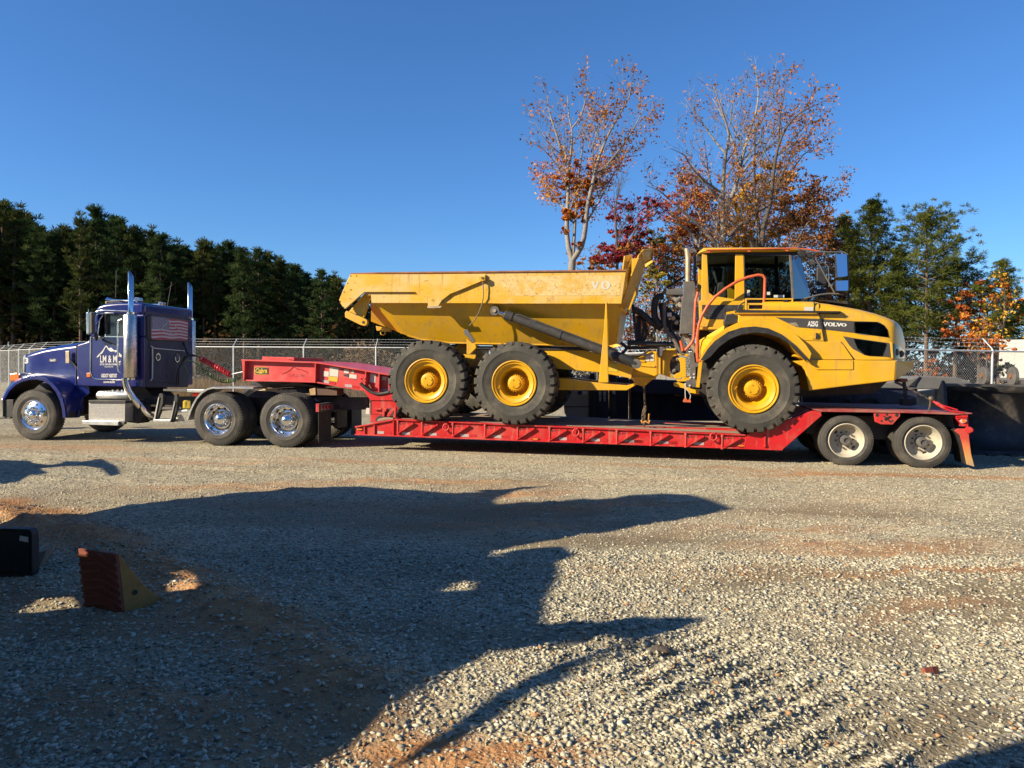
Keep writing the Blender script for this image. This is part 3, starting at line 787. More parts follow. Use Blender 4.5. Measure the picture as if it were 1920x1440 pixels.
plate('shroud_bracket',QX((345,358),(548,325),(548,402),(395,402)),.80,1.2,'grey_steel',pipe,both=False)
hs=empty('hoses',hauler)
def hose(nm,pts,b,r,mt_,par=hs,n=10):
    m=MB(); P=[Vector(v) for v in path(DF,pts,b)]
    # smooth the path
    out=[P[0]]
    for i in range(len(P)-1):
        p0,p1,p2,p3_=P[max(i-1,0)],P[i],P[i+1],P[min(i+2,len(P)-1)]
        for u in (.25,.5,.75,1):
            out.append(.5*((2*p1)+(p2-p0)*u+(2*p0-5*p1+4*p2-p3_)*u*u+(3*p1-p0-3*p2+p3_)*u**3))
    m.tube(out,r,n); return m.build(nm,M[mt_],par,smooth=60)
hose('intake_hose',QX((360,418),(300,425),(264,480),(262,620),(290,680),(335,730)),.95,.062,'black',n=14)
hose('corrugated_hose',QX((40,555),(110,585),(200,660),(270,712),(340,755)),1.0,.062,'black',n=14)
for pts in (((108,600),(112,700),(105,880)),((140,640),(182,780),(150,880)),((90,620),(85,760),(95,880)),((125,600),(150,720),(130,880))):
    hose('hydraulic_hose',QX(*pts),1.05,.026,'black')
hose('cross_tube',QX((-20,898),(120,905),(240,915),(460,915)),.98,.046,'black')
hose('cross_tube',QX((-20,950),(120,955),(300,950)),1.02,.03,'black')
hose('coolant_pipe',QX((366,488),(364,600),(366,720),(392,790),(450,850),(505,940),(545,1010)),.86,.035,'grey_steel')
hose('hydraulic_hose',QX((440,690),(420,800),(480,850)),.95,.022,'black'); hose('hydraulic_hose',QX((465,640),(435,760),(500,860)),.92,.025,'black')
hose('hydraulic_hose',QD((905,725),(1000,780),(1120,790),(1200,745)),.90,.022,'black'); hose('hydraulic_hose',QD((940,745),(1060,785),(1190,775)),.88,.018,'black')
hose('hydraulic_hose',QD((1000,690),(1040,730),(1010,770)),.95,.03,'black')
m=MB(); m.bar(p3(DF,QX((36,505))[0],1.0),p3(DF,QX((76,890))[0],1.0),.05,.05); m.build('hose_post',M['black'],hs)
m=MB(); m.bar(p3(DF,QX((376,520))[0],.95),p3(DF,QX((540,650))[0],.95),.05,.03); m.build('brace',M['black'],hs); m=MB(); m.bar(p3(DF,QX((390,330))[0],1.4),p3(DF,QX((580,210))[0],1.4),.04,.04); m.build('brace',M['black'],hs)
plate('mount_plate',QX((430,800),(560,850),(622,1012),(500,1012)),.90,.98,'grey_steel',hauler,both=False)
plate('sensor_box',QX((394,590),(440,588),(440,628),(394,628)),.82,.88,'white_dirty',hauler,both=False)
m=MB(); m.sphere(p3(DF,QX((455,645))[0],.86),.045,10,8); m.sphere(p3(DF,QX((418,650))[0],.86),.03,8,6); m.sphere(p3(DF,QX((490,690))[0],.9),.05,8,6); m.build('fittings',M['tan_metal'],hauler,smooth=60)
m=MB(); m.prism(DF.poly(QX((300,500),(345,480),(520,640),(520,780),(420,760),(330,690)),1.2),1.2,1.8); m.build('engine_block',M['black_steel'],hauler)
m=MB(); m.bar(p3(DF,QO((812,60))[0],1.0),p3(DF,QO((812,540))[0],1.0),.04,.05); m.bar(p3(DF,QO((740,58))[0],1.0),p3(DF,QO((812,58))[0],1.0),.03,.04); m.build('pipe_stay',M['grey_steel'],pipe)
m=MB(); m.tube(path(DF,QO((852,630),(842,690),(825,740),(815,900),(800,1250),(770,1320),(680,1420),(650,1425),(620,1285)),.62),.026,10); m.build('grab_rail',M['orange_rail'],hauler,smooth=60)
m=MB(); m.tube(path(DF,QE((534,858),(528,790),(530,690),(540,610),(560,550),(600,480),(650,420),(720,365),(800,315),(870,288),(940,272),(972,275),(988,295),(985,400),(976,538)),.40),.026,10); m.build('grab_rail',M['orange_rail'],hauler,smooth=60)
MB().prism(DF.poly(QE((525,835),(558,840),(556,862),(528,860)),.36),.36,.44).build('rail_foot',M['orange_rail'],hauler)

# ---- cab
CB=.58                                     # cab side
cab=empty('cab',hauler)
def cplate(nm,pts,b0,b1,mt_,par=cab,bevel=.008,both=True): return plate(nm,pts,b0,b1,mt_,par,bevel,both)
cplate('rear_pillar',QP((462,174),(508,174),(524,520),(560,548),(600,556),(755,582),(850,590),(850,604),(440,604),(440,592),(458,590)),CB,CB+.09,'yellow')
cplate('centre_pillar',QP((762,174),(836,174),(846,596),(756,590)),CB,CB+.09,'yellow')
cplate('door_frame',QP((836,174),(1262,176),(1282,584),(1266,584),(1252,192),(848,186),(856,568),(1266,574),(1268,588),(842,590)),CB+.004,CB+.07,'black')
cplate('front_pillar',QP((1246,182),(1270,182),(1296,582),(1272,582)),CB-.004,CB+.09,'grey_steel')
cplate('top_rail',QP((440,160),(1340,156),(1330,180),(450,180)),CB+.01,CB+.1,'black')
for pts in (QP((506,176),(764,176),(756,580),(560,548),(526,520)),QP((848,186),(1250,190),(1264,572),(856,568))):
    cplate('window',pts,CB+.03,CB+.038,'cab_glass',bevel=0)
# windscreen wraps forward
w0=[p3(DF,q,CB+.05) for q in QP((1270,188),(1292,578))]; w1=[p3(DF,q,CB+.32) for q in QP((1345,192),(1440,570))]
m=MB(); m.add([w0[0],w1[0],w1[1],w0[1]],[(0,1,2,3)]); m.add([mirb(v) for v in (w0[0],w1[0],w1[1],w0[1])],[(0,3,2,1)]); m.add([w1[0],mirb(w1[0]),mirb(w1[1]),w1[1]],[(0,1,2,3)])
m.build('windscreen',M['cab_glass'],cab)
# roof
def roof_sec(px_x, top, bot, b):
    a,_=DF.az(px_x,500,CB); zt=DF.az(px_x,top,CB)[1]; zb=DF.az(px_x,bot,CB)[1]
    return [(a,b,zb),(a,b-.03,zb+.3*(zt-zb)),(a,b,zb+.75*(zt-zb)),(a,b+.1,zt),(a,W/2,zt+.03),(a,W-b-.1,zt),(a,W-b,zb+.75*(zt-zb)),(a,W-b+.03,zb+.3*(zt-zb)),(a,W-b,zb)]
y=lambda v:440+v*.208333
secs=[roof_sec(1220+.208333*x,y(t),y(bb),b) for x,t,bb,b in ((416,166,172,CB+.12),(440,140,172,CB+.02),(475,114,168,CB-.04),(700,112,158,CB-.05),(1100,112,156,CB-.05),(1320,113,152,CB-.03),(1345,125,146,CB+.05))]
MB().loft(secs,closed=True).build('roof',M['yellow'],cab,smooth=40)
m=MB(); m.tube(path(DF,QP((500,138),(700,134),(1000,128),(1325,121)),CB-.09),.012,8); m.build('roof_rail',M['orange_rail'],cab,smooth=50)
m=MB()
for x,yy in ((522,152),(884,146),(1226,140)): m.prism(DF.poly(QP((x-14,yy-18),(x+14,yy-18),(x+14,yy+8),(x-14,yy+8)),CB-.08),CB-.085,CB-.06)
m.build('rail_clip',M['orange_rail'],cab)
MB().prism(DF.poly(QP((412,185),(460,178),(458,236),(416,244)),CB+.1),CB+.1,CB+.3).build('rear_lamp',M['black'],cab,bevel=.01)
# interior
m=MB(); m.prism(DF.poly(QP((600,430),(660,420),(700,560),(620,600),(560,590)),1.2),1.2,1.75); m.prism(DF.poly(QP((560,290),(655,290),(640,440),(600,430)),1.3),1.3,1.65)
m.build('seat',M['grey_steel'],cab,bevel=.04)
m=MB(); m.prism(DF.poly(QP((1150,540),(1200,515),(1290,510),(1360,570),(1360,600),(1140,600)),1.0),1.0,1.9); m.build('dashboard',M['grey_steel'],cab,bevel=.03)
m=MB(); ctr=Vector(p3(DF,QP((1190,540))[0],1.43)); m.tube([ctr+Vector((.09*cos(k*pi/9)*.5,.2*sin(k*pi/9),.09*cos(k*pi/9))) for k in range(18)],.015,6,closed=True); m.build('steering_wheel',M['black'],cab,smooth=60)
m=MB(); m.bar(p3(DF,QP((1130,190))[0],1.1),p3(DF,QP((1130,570))[0],1.1),.07,.05); m.build('inner_column',M['black'],cab)
m=MB(); m.prism(DF.poly(QP((1138,265),(1190,238),(1196,300),(1165,318)),.95),.95,.98); m.build('sun_blind',M['grey_steel'],cab)
for q in (((868,498),(894,548)),((1046,515),(1075,542)),((1108,543),(1202,566))):
    (x0,y0),(x1,y1)=q; MB().prism(DF.poly(QP((x0,y0),(x1,y0),(x1,y1),(x0,y1)),CB+.025),CB+.022,CB+.029).build('window_sticker',M['paper'],cab)
MB().prism(DF.poly(QP((440,604),(1330,600),(1330,690),(440,690)),CB+.15),CB+.15,W-CB-.15).build('cab_floor',M['black'],cab)
# back wall of the cab: frame with a window
m=MB(); a0=DF.az(*QP((462,300))[0],CB)[0]; zb=DF.az(*QP((462,600))[0],CB)[1]; zt=DF.az(*QP((462,174))[0],CB)[1]
m.box(a0,a0+.04,CB+.05,W-CB-.05,zb,zb+.25); m.build('back_panel',M['yellow'],cab)
# ---- lower cab side, steps
m=MB(); outer=QE((540,448),(852,446),(852,505),(805,510),(806,560),(716,560),(708,624),(545,622)); 
MB().prism(DF.poly(outer,CB-.06),CB-.06,CB+.0).build('lower_side_panel',M['yellow'],cab,bevel=.01)
MB().prism(DF.poly(QE((563,474),(842,474),(838,500),(806,505),(722,520),(716,570),(592,570),(563,545)),CB-.07),CB-.068,CB-.055).build('intake_mesh',mat('black_intake_mesh',(.02,.02,.021),.6,var=(40,.5),dirt=((.14,.13,.12),.5,40,.56)),cab)
plate('cab_sill',QE((548,624),(720,622),(705,640),(548,640)),CB-.1,CB+.3,'yellow',cab,both=False)
st=empty('entry_step',cab)
m=MB()
for x0,x1,y0,y1 in ((850,866,582,690),(872,884,620,690),(1268,1282,580,690),(872,1282,616,634),(872,1282,670,688),(850,1282,574,586)):
    m.prism(DF.poly(QP((x0,y0),(x1,y0),(x1,y1),(x0,y1)),.40),.38,.42)
m.build('step_frame',M['yellow'],st,bevel=.004)
MB().prism(DF.poly(QP((852,580),(1280,580),(1280,690),(852,690)),.44),.44,CB+.1).build('step_well',M['black'],st)
MB().prism(DF.poly(QP((1196,590),(1236,590),(1224,690),(1190,690)),.37),.365,.43).build('step_latch',M['black'],st)
hose('grab_handle',QP((786,690),(792,650),(830,615),(900,585),(950,578)),.40,.012,'black',par=st)
lb=empty('side_lamp',hauler)
MB().prism(DF.poly(QE((722,540),(770,532),(802,545),(806,590),(770,604),(712,612),(708,590)),.34),.30,.46).build('lamp_body',M['black'],lb,bevel=.015)
# ---- front fender with black flare
fl_o=QE((552,848),(600,772),(650,716),(740,655),(830,627),(920,619),(1010,632),(1100,672),(1180,735),(1240,800),(1288,848))
fl_i=QE((1262,848),(1222,806),(1160,740),(1080,692),(1000,667),(915,660),(830,672),(750,705),(680,755),(618,825),(580,850))
def ring_prism(m,o,i,b0,b1,fr=DF):
    n=len(o); i=i[::-1]
    O=fr.poly(o,b0); I=fr.poly(i,b0)
    m.loft([[(O[k][0],b0,O[k][1]),(I[k][0],b0,I[k][1]),(I[k][0],b1,I[k][1]),(O[k][0],b1,O[k][1])] for k in range(n)],closed=True)
m=MB(); ring_prism(m,fl_o,fl_i,.05,.12)
m.build('wheel_flare',M['black'],hauler,smooth=35)
fd=empty('front_fender',hauler)
arch=QE((546,850),(575,780),(640,694),(720,632),(805,592),(920,566),(1020,574),(1110,610),(1200,676),(1262,740),(1300,800))
m=MB(); ring_prism(m,arch,fl_o[:10][::1]+[QE((1288,846))[0]] if False else fl_o[::-1],.09,.34)
m.build('arch',M['yellow'],fd,smooth=35)
panel=QE((805,600),(810,517))+QK((660,180),(722,545),(330,535),(220,452),(100,396),(0,362))+QE((1110,612),(1020,576),(920,568))
MB().prism(DF.poly(panel,.26),.26,.5).build('fender_panel',M['yellow'],fd,bevel=.01)
MB().prism(DF.poly(QP((772,676),(1720,688),(1690,702),(776,700)),.20),.20,.6).build('fender_top',M['black'],fd,bevel=.004)
MB().prism(DF.poly(QP((776,692),(1500,698),(1500,712),(780,712)),.21),.21,.5).build('fender_edge',M['yellow'],fd,bevel=.01)
v=[p3(DF,q,b) for q,b in zip(QE((545,712),(712,612),(708,655),(640,700),(600,750),(560,820),(545,830)),(.60,.24,.16,.16,.16,.3,.55))]
m=MB(); m.add(v,[(0,1,2,3),(0,3,4),(0,4,5),(0,5,6)]); m.build('fender_rear_face',M['yellow'],fd)
pa=[(x,.14,z) for x,z in DF.poly(fl_i,.05)]; m=MB()
for i in range(len(pa)-1): m.add([pa[i],pa[i+1],(pa[i+1][0],.95,pa[i+1][2]),(pa[i][0],.95,pa[i][2])],[(0,1,2,3)])
m.build('inner_arch',M['yellow'],fd,smooth=60)
MB().prism(DF.poly(QE((560,848),(760,690),(915,640),(1080,680),(1290,850),(1290,1000),(560,1000)),.96),.96,1.0).build('wheel_well_wall',M['black_steel'],fd)
# far fender
m=MB(); ring_prism(m,arch,fl_o[::-1],W-.34,W-.09); m.build('arch',M['yellow'],fd,smooth=35)
# ---- bonnet
HB=.30
noseb=lambda x: float(np.interp(x,[0,1560,1620,1660,1700,1735,1768],[HB,HB,HB+.03,HB+.09,HB+.22,HB+.42,HB+.72]))
def kpt(x,yv,b):
    q=QK((x,yv))[0]; return p3(DF,q,b)
topy=lambda x: float(np.interp(x,[0,400,600,800,1000,1200,1400,1550,1650,1700,1735,1768],[26,26,32,55,90,126,176,226,268,298,345,480]))
boty=lambda x: 785.
def hood_sec(x,bot=None):
    b=noseb(x); a,zt=DF.az(*QK((x,topy(x)))[0],b); zb=DF.az(*QK((x,bot if bot else boty(x)))[0],b)[1]
    rr=min(.16,(zt-zb)*.5)
    s=[(a,b,zb),(a,b,zb+.5*(zt-rr-zb)),(a,b,zt-rr)]
    for k in range(1,7):
        an=k*pi/12; s.append((a,b+rr*(1-cos(an))*1.4,zt-rr+rr*sin(an)))
    s.append((a,W/2,zt+.05))
    return s+[(p[0],W-p[1],p[2]) for p in s[:-1]][::-1]
hood=empty('bonnet',hauler)
MB().loft([hood_sec(x) for x in (730,800,900,1000,1100,1200,1300,1400,1480,1550,1590,1620,1645,1665,1685,1705,1722,1738,1752,1762,1768)]).build('bonnet_shell',M['yellow'],hood,smooth=38)
MB().loft([hood_sec(x,545) for x in (655,690,728)]).build('bonnet_seam_panel',M['yellow'],hood,smooth=38)
MB().loft([hood_sec(x,190) for x in (-60,100,300,450,594)]).build('cowl',M['yellow'],hood,smooth=38)
MB().loft([hood_sec(x,190) for x in (600,630,656)]).build('cowl_front',M['yellow'],hood,smooth=38)
def kplate(nm,pts,b0,b1,mt_,par=hood,bevel=0): return MB().prism(DF.poly(QK(*pts),b0),b0,b1).build(nm,M[mt_],par,bevel=bevel)
kplate('side_door_panel',((336,538),(930,552),(975,600),(1098,782),(548,782),(470,700),(400,600)),HB-.03,HB+.02,'yellow',bevel=.006)
kplate('door_edge_strip',((930,548),(950,560),(1118,782),(1098,785),(970,605)),HB-.004,HB+.01,'black')  # black strip along the slanting front edge of the door panel
kplate('lower_hatch',((550,792),(1096,792),(1096,912),(628,912),(590,880)),.185,.25,'yellow',bevel=.005)
kplate('decal_band',((100,240),(680,260),(706,392),(400,368),(360,362)),.255,.27,'decal_grey')
kplate('decal_band',((690,262),(1122,290),(1110,440),(712,396)),HB-.004,HB+.01,'decal_grey')
kplate('seam',((590,30),(602,30),(602,165),(590,165)),HB-.006,HB+.02,'black')
kplate('seam',((650,176),(662,176),(730,545),(718,545)),.252,HB+.01,'black')
m=MB(); a0=QK((505,285))[0]
text_px(m,DF,'A25G',QK((508,356))[0],QK((640,360))[0],QK((512,287))[0],.250,bold=.035)
m.build('model_lettering',M['white'],hood)
m=MB()
x0,y0,x1,y1,h0,h1=700,300,1012,318,54,40
cells=[(0,.24,'V'),(.225,.44,'O'),(.43,.60,'L'),(.575,.80,'V'),(.775,1.0,'O')]
for c0,c1,ch in cells:
    for pg in slab_letter(ch):
        pts=[]
        for u,v in pg:
            uu=c0+(c1-c0)*u; yy=(y0+(y1-y0)*uu)+(h0+(h1-h0)*uu)*(1-v); pts.append((x0+(x1-x0)*uu,yy))
        m.prism(DF.poly(QK(pts),HB-.008),HB-.0085,HB-.003)
m.build('brand_lettering',M['white'],hood)
up_pts=((1105,300),(1130,290),(1400,296),(1440,310),(1500,345),(1540,400),(1556,500),(1115,442),(1102,400))
lo_pts=((966,482),(1095,505),(1515,565),(1575,575),(1590,752),(1300,738),(1240,725),(1090,645),(1050,605))
kplate('side_grille',up_pts,HB-.004,HB+.01,'black'); kplate('side_grille',lo_pts,HB-.004,HB+.01,'decal_grey')
m=MB()
def spokes(cx,cy,rx,ry,angs,clip):
    for an in angs:
        r0,r1=.16,clip
        pts=[]
        for rr_,wd in ((r0,.05),(r1,.028)):
            for s in (-1,1): pts.append((cx+rx*rr_*cos(an)-s*wd*rx*sin(an)*.5, cy-ry*rr_*sin(an)-s*wd*ry*cos(an)*.5))
        pts=[pts[0],pts[1],pts[3],pts[2]]
        m.prism(DF.poly(QK(pts),HB-.008),HB-.0085,HB-.005)
spokes(1320,470,200,180,[R(a) for a in (8,28,45,62,80,98,116,134,152,172)],.92)
spokes(1330,560,210,190,[R(a) for a in (-8,-25,-42,-60,-78,-96,-114,-132,-150,-170)],.88)
m.build('fan_guard_spokes',mat('dull_grille_grey',(.16,.16,.155),.5,var=(10,.1)),hood)
kplate('grille_glass',((1112,298),(1400,302),(1480,338),(1535,400),(1548,494),(1122,440)),HB-.013,HB-.011,'cab_glass')
kplate('grille_glass',((1098,512),(1515,570),(1520,600),(1470,740),(1300,732),(1240,718),(1150,640)),HB-.013,HB-.011,'cab_glass')
# headlamp wrapped round the nose corner
m=MB(); rows=[]
for x in np.linspace(1608,1752,8):
    b=noseb(x)-.006; t=np.interp(x,[1608,1680,1752],[578,600,668]); rows.append([kpt(x,t,b),kpt(x,766,b)])
for i in range(7): m.add([rows[i][0],rows[i+1][0],rows[i+1][1],rows[i][1]],[(0,1,2,3)])
hl=m.build('headlamp',M['glass'],hood,smooth=60)
m=MB()
for x,yv,r in ((1650,690,.05),(1712,710,.05)): m.sphere(kpt(x,yv,noseb(x)-.004),r,14,8,sc=(1,.25,1.2))
m.build('lamp_bezel',M['decal_grey'],hl,smooth=60)
kplate('lamp_strip',((1568,556),(1600,562),(1612,768),(1588,765)),HB-.012,HB+.02,'yellow',bevel=.005)
kplate('door_handle_pocket',((500,420),(668,432),(660,520),(568,518)),.245,.27,'yellow',bevel=.008)
kplate('pocket_recess',((618,436),(650,448),(668,490),(650,516),(612,518)),.241,.25,'black')
m=MB(); m.disc(*DF.az(*QK((492,660))[0],HB-.035),.028,HB-.037,HB-.02,14); m.build('fuel_cap',M['black'],hood)
kplate('notice_sticker',((468,106),(584,108),(584,158),(468,158)),HB-.005,HB+.0,'paper')
kplate('reflector',((262,312),(362,306),(400,362),(340,352)),.250,.258,'tan_metal')
kplate('bonnet_ridge',((596,166),(960,172),(905,196),(600,188)),HB-.03,HB+.02,'black')
m=MB(); m.prism(DF.poly(QP((1500,586),(1620,590),(1760,606),(1840,632),(1600,605)),.7),.7,W-.7); m.build('bonnet_vent',M['black'],hood)
# lower body and bumper
low=DF.poly(QK((300,802),(545,788),(1650,795),(1628,1054),(1100,1112),(530,1182),(515,1100),(480,930),(440,872),(400,852)),.20)
MB().prism(low,.20,W-.2).build('lower_body',M['yellow'],hauler,bevel=.015)
kplate('splash_step',((330,740),(350,715),(440,770),(400,745)),.22,.5,'yellow',par=hauler)
bump=empty('front_bumper',hauler)
c0=kpt(1650,797,.20); c1=kpt(1630,1052,.20); a2,z2=DF.az(*QK((1888,797))[0],.9); a3,z3=DF.az(*QK((1866,872))[0],.9)
V=[c0,c1,(a2,.9,z2),(a3,.9,z3-.05),(a2,W-.9,z2),(a3,W-.9,z3-.05),mirb(c0),mirb(c1)]
m=MB(); m.add(V,[(0,1,3,2),(2,3,5,4),(4,5,7,6),(0,2,4,6),(1,7,5,3),(0,6,7,1)]); m.build('bumper_face',M['yellow'],bump,bevel=.01)
# ---- mirrors
mr_=empty('mirror_assembly',hauler)
m=MB(); m.tube(path(DF,QP((1400,156),(1560,156),(1735,158),(1768,172),(1776,220),(1780,480),(1770,515)),.45),.013,8); m.tube(path(DF,QP((1470,180),(1560,350),(1655,522)),.5),.014,8); m.tube(path(DF,QP((1380,576),(1440,560),(1520,540),(1600,530),(1745,534)),.5),.014,8)
m.build('mirror_arm',M['grey_steel'],mr_,smooth=50)
for pts in (QP((1664,176),(1672,170),(1760,170),(1768,180),(1766,380),(1740,388),(1668,392)),QP((1664,414),(1780,408),(1776,500),(1768,508),(1668,508))):
    MB().prism(DF.poly(pts,.42),.42,.50).build('mirror_housing',M['black'],mr_,bevel=.01)
    cx=sum(p[0] for p in pts)/len(pts); cy=sum(p[1] for p in pts)/len(pts)
    inn=[(cx+(p[0]-cx)*.94,cy+(p[1]-cy)*.95) for p in pts]
    zs_=[z for _,z in DF.poly(inn,.41)]; zm=min(zs_); V_=[(a_,.405+(z_-zm)*.19-(max(zs_)-zm)*.19,z_) for a_,z_ in DF.poly(inn,.41)]; m=MB(); m.add(V_+[(v[0],v[1]+.005,v[2]) for v in V_],[tuple(range(len(V_))),tuple(range(2*len(V_)-1,len(V_)-1,-1))]); m.build('mirror_glass',M['mirror'],mr_)
MB().prism(DF.poly(QP((1492,300),(1520,282),(1572,310),(1580,455),(1490,460)),W-.5),W-.55,W-.45).build('far_mirror',M['black'],mr_,bevel=.02)
MB().prism(DF.poly(QP((1490,490),(1582,490),(1580,570),(1492,570)),W-.5),W-.55,W-.45).build('far_mirror',M['black'],mr_,bevel=.02)
m=MB(); m.tube(path(DF,QP((1500,260),(1560,252),(1600,290),(1605,470)),W-.5),.013,8); m.build('far_mirror_arm',M['grey_steel'],mr_,smooth=50)
wl=empty('work_lamp',hauler)
for x0,y0,x1,y1,b in ((1320,150,1400,200,.5),(1395,150,1450,205,.44),(1410,230,1485,275,.47)):
    MB().prism(DF.poly(QP((x0,y0+10),(x0+20,y0),(x1,y0+4),(x1,y1),(x0+30,y1)),b),b,b+.14).build('lamp_housing',M['black_steel'],wl,bevel=.015)
hose('lamp_bracket',QP((1360,135),(1420,150),(1440,200),(1460,250)),.5,.014,'grey_steel',par=wl)
m=MB(); m.tube(path(DF,QP((1340,128),(1430,135),(1510,148)),1.0),.016,8); m.build('front_grab_rail',M['orange_rail'],hauler,smooth=50)

# ================================================================== road wheels (shared by tractor and trailer)
def road_tyre(Rr, rr, w):
    m=MB(); h=Rr-rr
    prof=[(rr-.012,.05),(rr,.02),(rr+.012,.006),(rr+.12*h,.0),(rr+.3*h,-.006),(rr+.33*h,-.010),(rr+.36*h,-.006),(rr+.62*h,-.004),(rr+.8*h,.006),(rr+.92*h,.016),(Rr-.012,.024),(Rr-.004,.036),(Rr,.05)]
    for k in range(4):
        c=.05+(w-.1)*(k+1)/5; prof+=[(Rr+.002,c-.008),(Rr-.012,c-.006),(Rr-.012,c+.006),(Rr+.002,c+.008)]
    prof+=[(Rr,w-.05),(Rr-.004,w-.036),(Rr-.012,w-.024),(rr+.8*h,w-.006),(rr+.6*h,w+.004),(rr+.3*h,w+.006),(rr+.1*h,w),(rr,w-.02),(rr-.012,w-.05)]
    m.lathe(prof,0,0,64)
    n=60
    for k in range(n):                       # shoulder ribs
        for b in (.018,w-.018):
            an=2*pi*k/n; c,s=cos(an),sin(an)
            m.bar(((Rr-.03)*c,b,(Rr-.03)*s),((Rr-.006)*c,b,(Rr-.006)*s),.018,.018)
    return m
def ring_holes(m,n,r,b,rad,el=1.,mi=0,ph=0):
    for k in range(n):
        an=2*pi*k/n+ph; m2=MB(); c,s=cos(an),sin(an)
        pts=[]
        for j in range(12):
            t=2*pi*j/12; u,v=rad*cos(t),rad*el*sin(t); pts.append(((r+u)*c-v*s,(r+u)*s+v*c))
        m.prism(pts,b-.004,b+.004,mi)
def lug_nuts(m,n,r,b,rad,ln,mi=0,ph=0.1):
    for k in range(n):
        an=2*pi*k/n+ph; m.tube([(r*cos(an),b,r*sin(an)),(r*cos(an),b-ln*.7,r*sin(an)),(r*cos(an),b-ln,r*sin(an))],[rad,rad*.85,rad*.4],8,mi)
def wheel_kind(Rr,rr,w,kind):
    ty=road_tyre(Rr,rr,w).mesh('tyre',M['rubber'],38)
    m=MB(); h=MB(); k=MB(); hm='chrome'; rm='chrome'
    if kind=='steer':
        m.lathe([(rr+.002,.03),(rr+.006,.004),(rr-.004,-.002),(rr-.012,.004),(rr-.016,.03),(rr-.03,.034),(.235,.012),(.175,-.004),(.165,.012),(.10,.012)],0,0,56)
        ring_holes(k,10,.228,.008,.018,1.5,ph=.2)
        lug_nuts(h,10,.142,.012,.022,.06); h.lathe([(.105,.03),(.105,-.03),(.09,-.055),(.05,-.075),(0,-.08)],0,0,32)
    elif kind=='drive':
        m.lathe([(rr+.002,.03),(rr+.006,.004),(rr-.004,-.002),(rr-.014,.006),(rr-.02,.03),(rr-.034,.045),(rr-.04,.11),(rr-.055,.135),(.20,.15),(.17,.142),(.165,.13),(.10,.13)],0,0,56)
        ring_holes(k,10,.222,.142,.020,1.4,ph=.2)
        lug_nuts(h,10,.145,.13,.018,.05); h.lathe([(.112,.14),(.112,.045),(.10,.03),(.06,.005),(.025,-.008),(0,-.01)],0,0,32)
    else:
        rm='cream'; hm='grey_steel'
        m.lathe([(rr+.004,.03),(rr+.006,.004),(rr-.006,-.002),(rr-.016,.008),(rr-.02,.03),(rr-.030,.05),(rr-.05,.125),(rr-.085,.160),(.15,.168),(.09,.165)],0,0,56)
        ring_holes(k,2,.195,.158,.026,1.3,ph=-.72)
        lug_nuts(h,10,.135,.155,.016,.04); h.lathe([(.085,.17),(.085,.03),(.075,.005),(.045,.0),(.04,.02),(0,.02)],0,0,28)
    return ty,m.mesh('rim',M[rm],35),h.mesh('hub',M[hm],40),k.mesh('hand_holes',M['black'])
WK={'steer':wheel_kind(.535,.311,.285,'steer'),'drive':wheel_kind(.535,.311,.285,'drive'),'trailer':wheel_kind(.432,.286,.255,'trailer')}
def road_wheel(par,kind,a,z,b,flip=False,rot=0.,inner=False,W_=None):
    w=empty('wheel',par); w.location=(a,b,z); w.rotation_euler=(0,rot,pi if flip else 0)
    nm=('tyre','rim','hub','hand_holes')
    for i,me_ in enumerate(WK[kind]):
        if inner and i>0: continue
        o=bpy.data.objects.new(nm[i],me_); COL.objects.link(o); o.parent=w
    return w

# ================================================================== lowboy trailer
low_t=empty('lowboy_trailer'); DF.place(low_t)
tag(low_t,'red detachable gooseneck lowboy trailer carrying the yellow haul truck','trailer')
TB=.13; TW=2.6; TE=TB+TW
def tplate(nm,pts,b0,b1,mt_='red',par=None,bevel=.005,both=False,fr=DF):
    pl=fr.poly(pts,b0); o=MB().prism(pl,b0,b1).build(nm,M[mt_],par or low_t,bevel=bevel)
    if both: MB().prism(pl,TB+TE-b1,TB+TE-b0).build(nm,M[mt_],par or low_t,bevel=bevel)
    return o
# main deck side rail with flanges : straight line in local coordinates
rt0=DF.az(*QT((1245,958))[0],TB); rt1=DF.az(*QV((640,1148))[0],TB)
rb0=DF.az(*QT((600,1212))[0],TB); rb1=DF.az(*QV((1095,1330))[0],TB)
def top_z(a): return rt0[1]+(rt1[1]-rt0[1])*(a-rt0[0])/(rt1[0]-rt0[0])
def bot_z(a): return rb0[1]+(rb1[1]-rb0[1])*(a-rb0[0])/(rb1[0]-rb0[0])
for s in (0,1):
    B0,B1=(TB+.02,TB+.08) if s==0 else (TE-.08,TE-.02)
    web=[rb0,rb1,rt1,rt0,DF.az(*QT((600,1085))[0],TB)]
    MB().prism(web,B0,B1).build('side_rail',M['red'],low_t)
    L0,L1=(TB-.02,TB+.16) if s==0 else (TE-.16,TE+.02)
    MB().prism([(rb0[0]-.01,rb0[1]-.012),(rb1[0],rb1[1]-.012),(rb1[0],rb1[1]+.012),(rb0[0]-.01,rb0[1]+.012)],L0,L1).build('bottom_flange',M['red'],low_t,bevel=.004)
    MB().prism([(rt0[0],rt0[1]-.015),(rt1[0],rt1[1]-.015),(rt1[0],rt1[1]+.008),(rt0[0],rt0[1]+.008)],L0,L1).build('top_flange',M['red'],low_t,bevel=.004)
    nose=DF.poly(QT((592,1075),(1238,950),(1240,975),(598,1100)),TB)
    MB().prism(nose,L0,L1).build('nose_flange',M['red'],low_t,bevel=.004)
for x in (750,915,1240):
    a_,_=DF.az(*QT((x,1150))[0],TB); MB().box(a_-.012,a_+.012,TB-.01,TB+.02,bot_z(a_),min(top_z(a_), DF.az(*QT((x,1045-(x-750)*.19))[0],TB)[1])).build('rail_rib',M['red'],low_t)
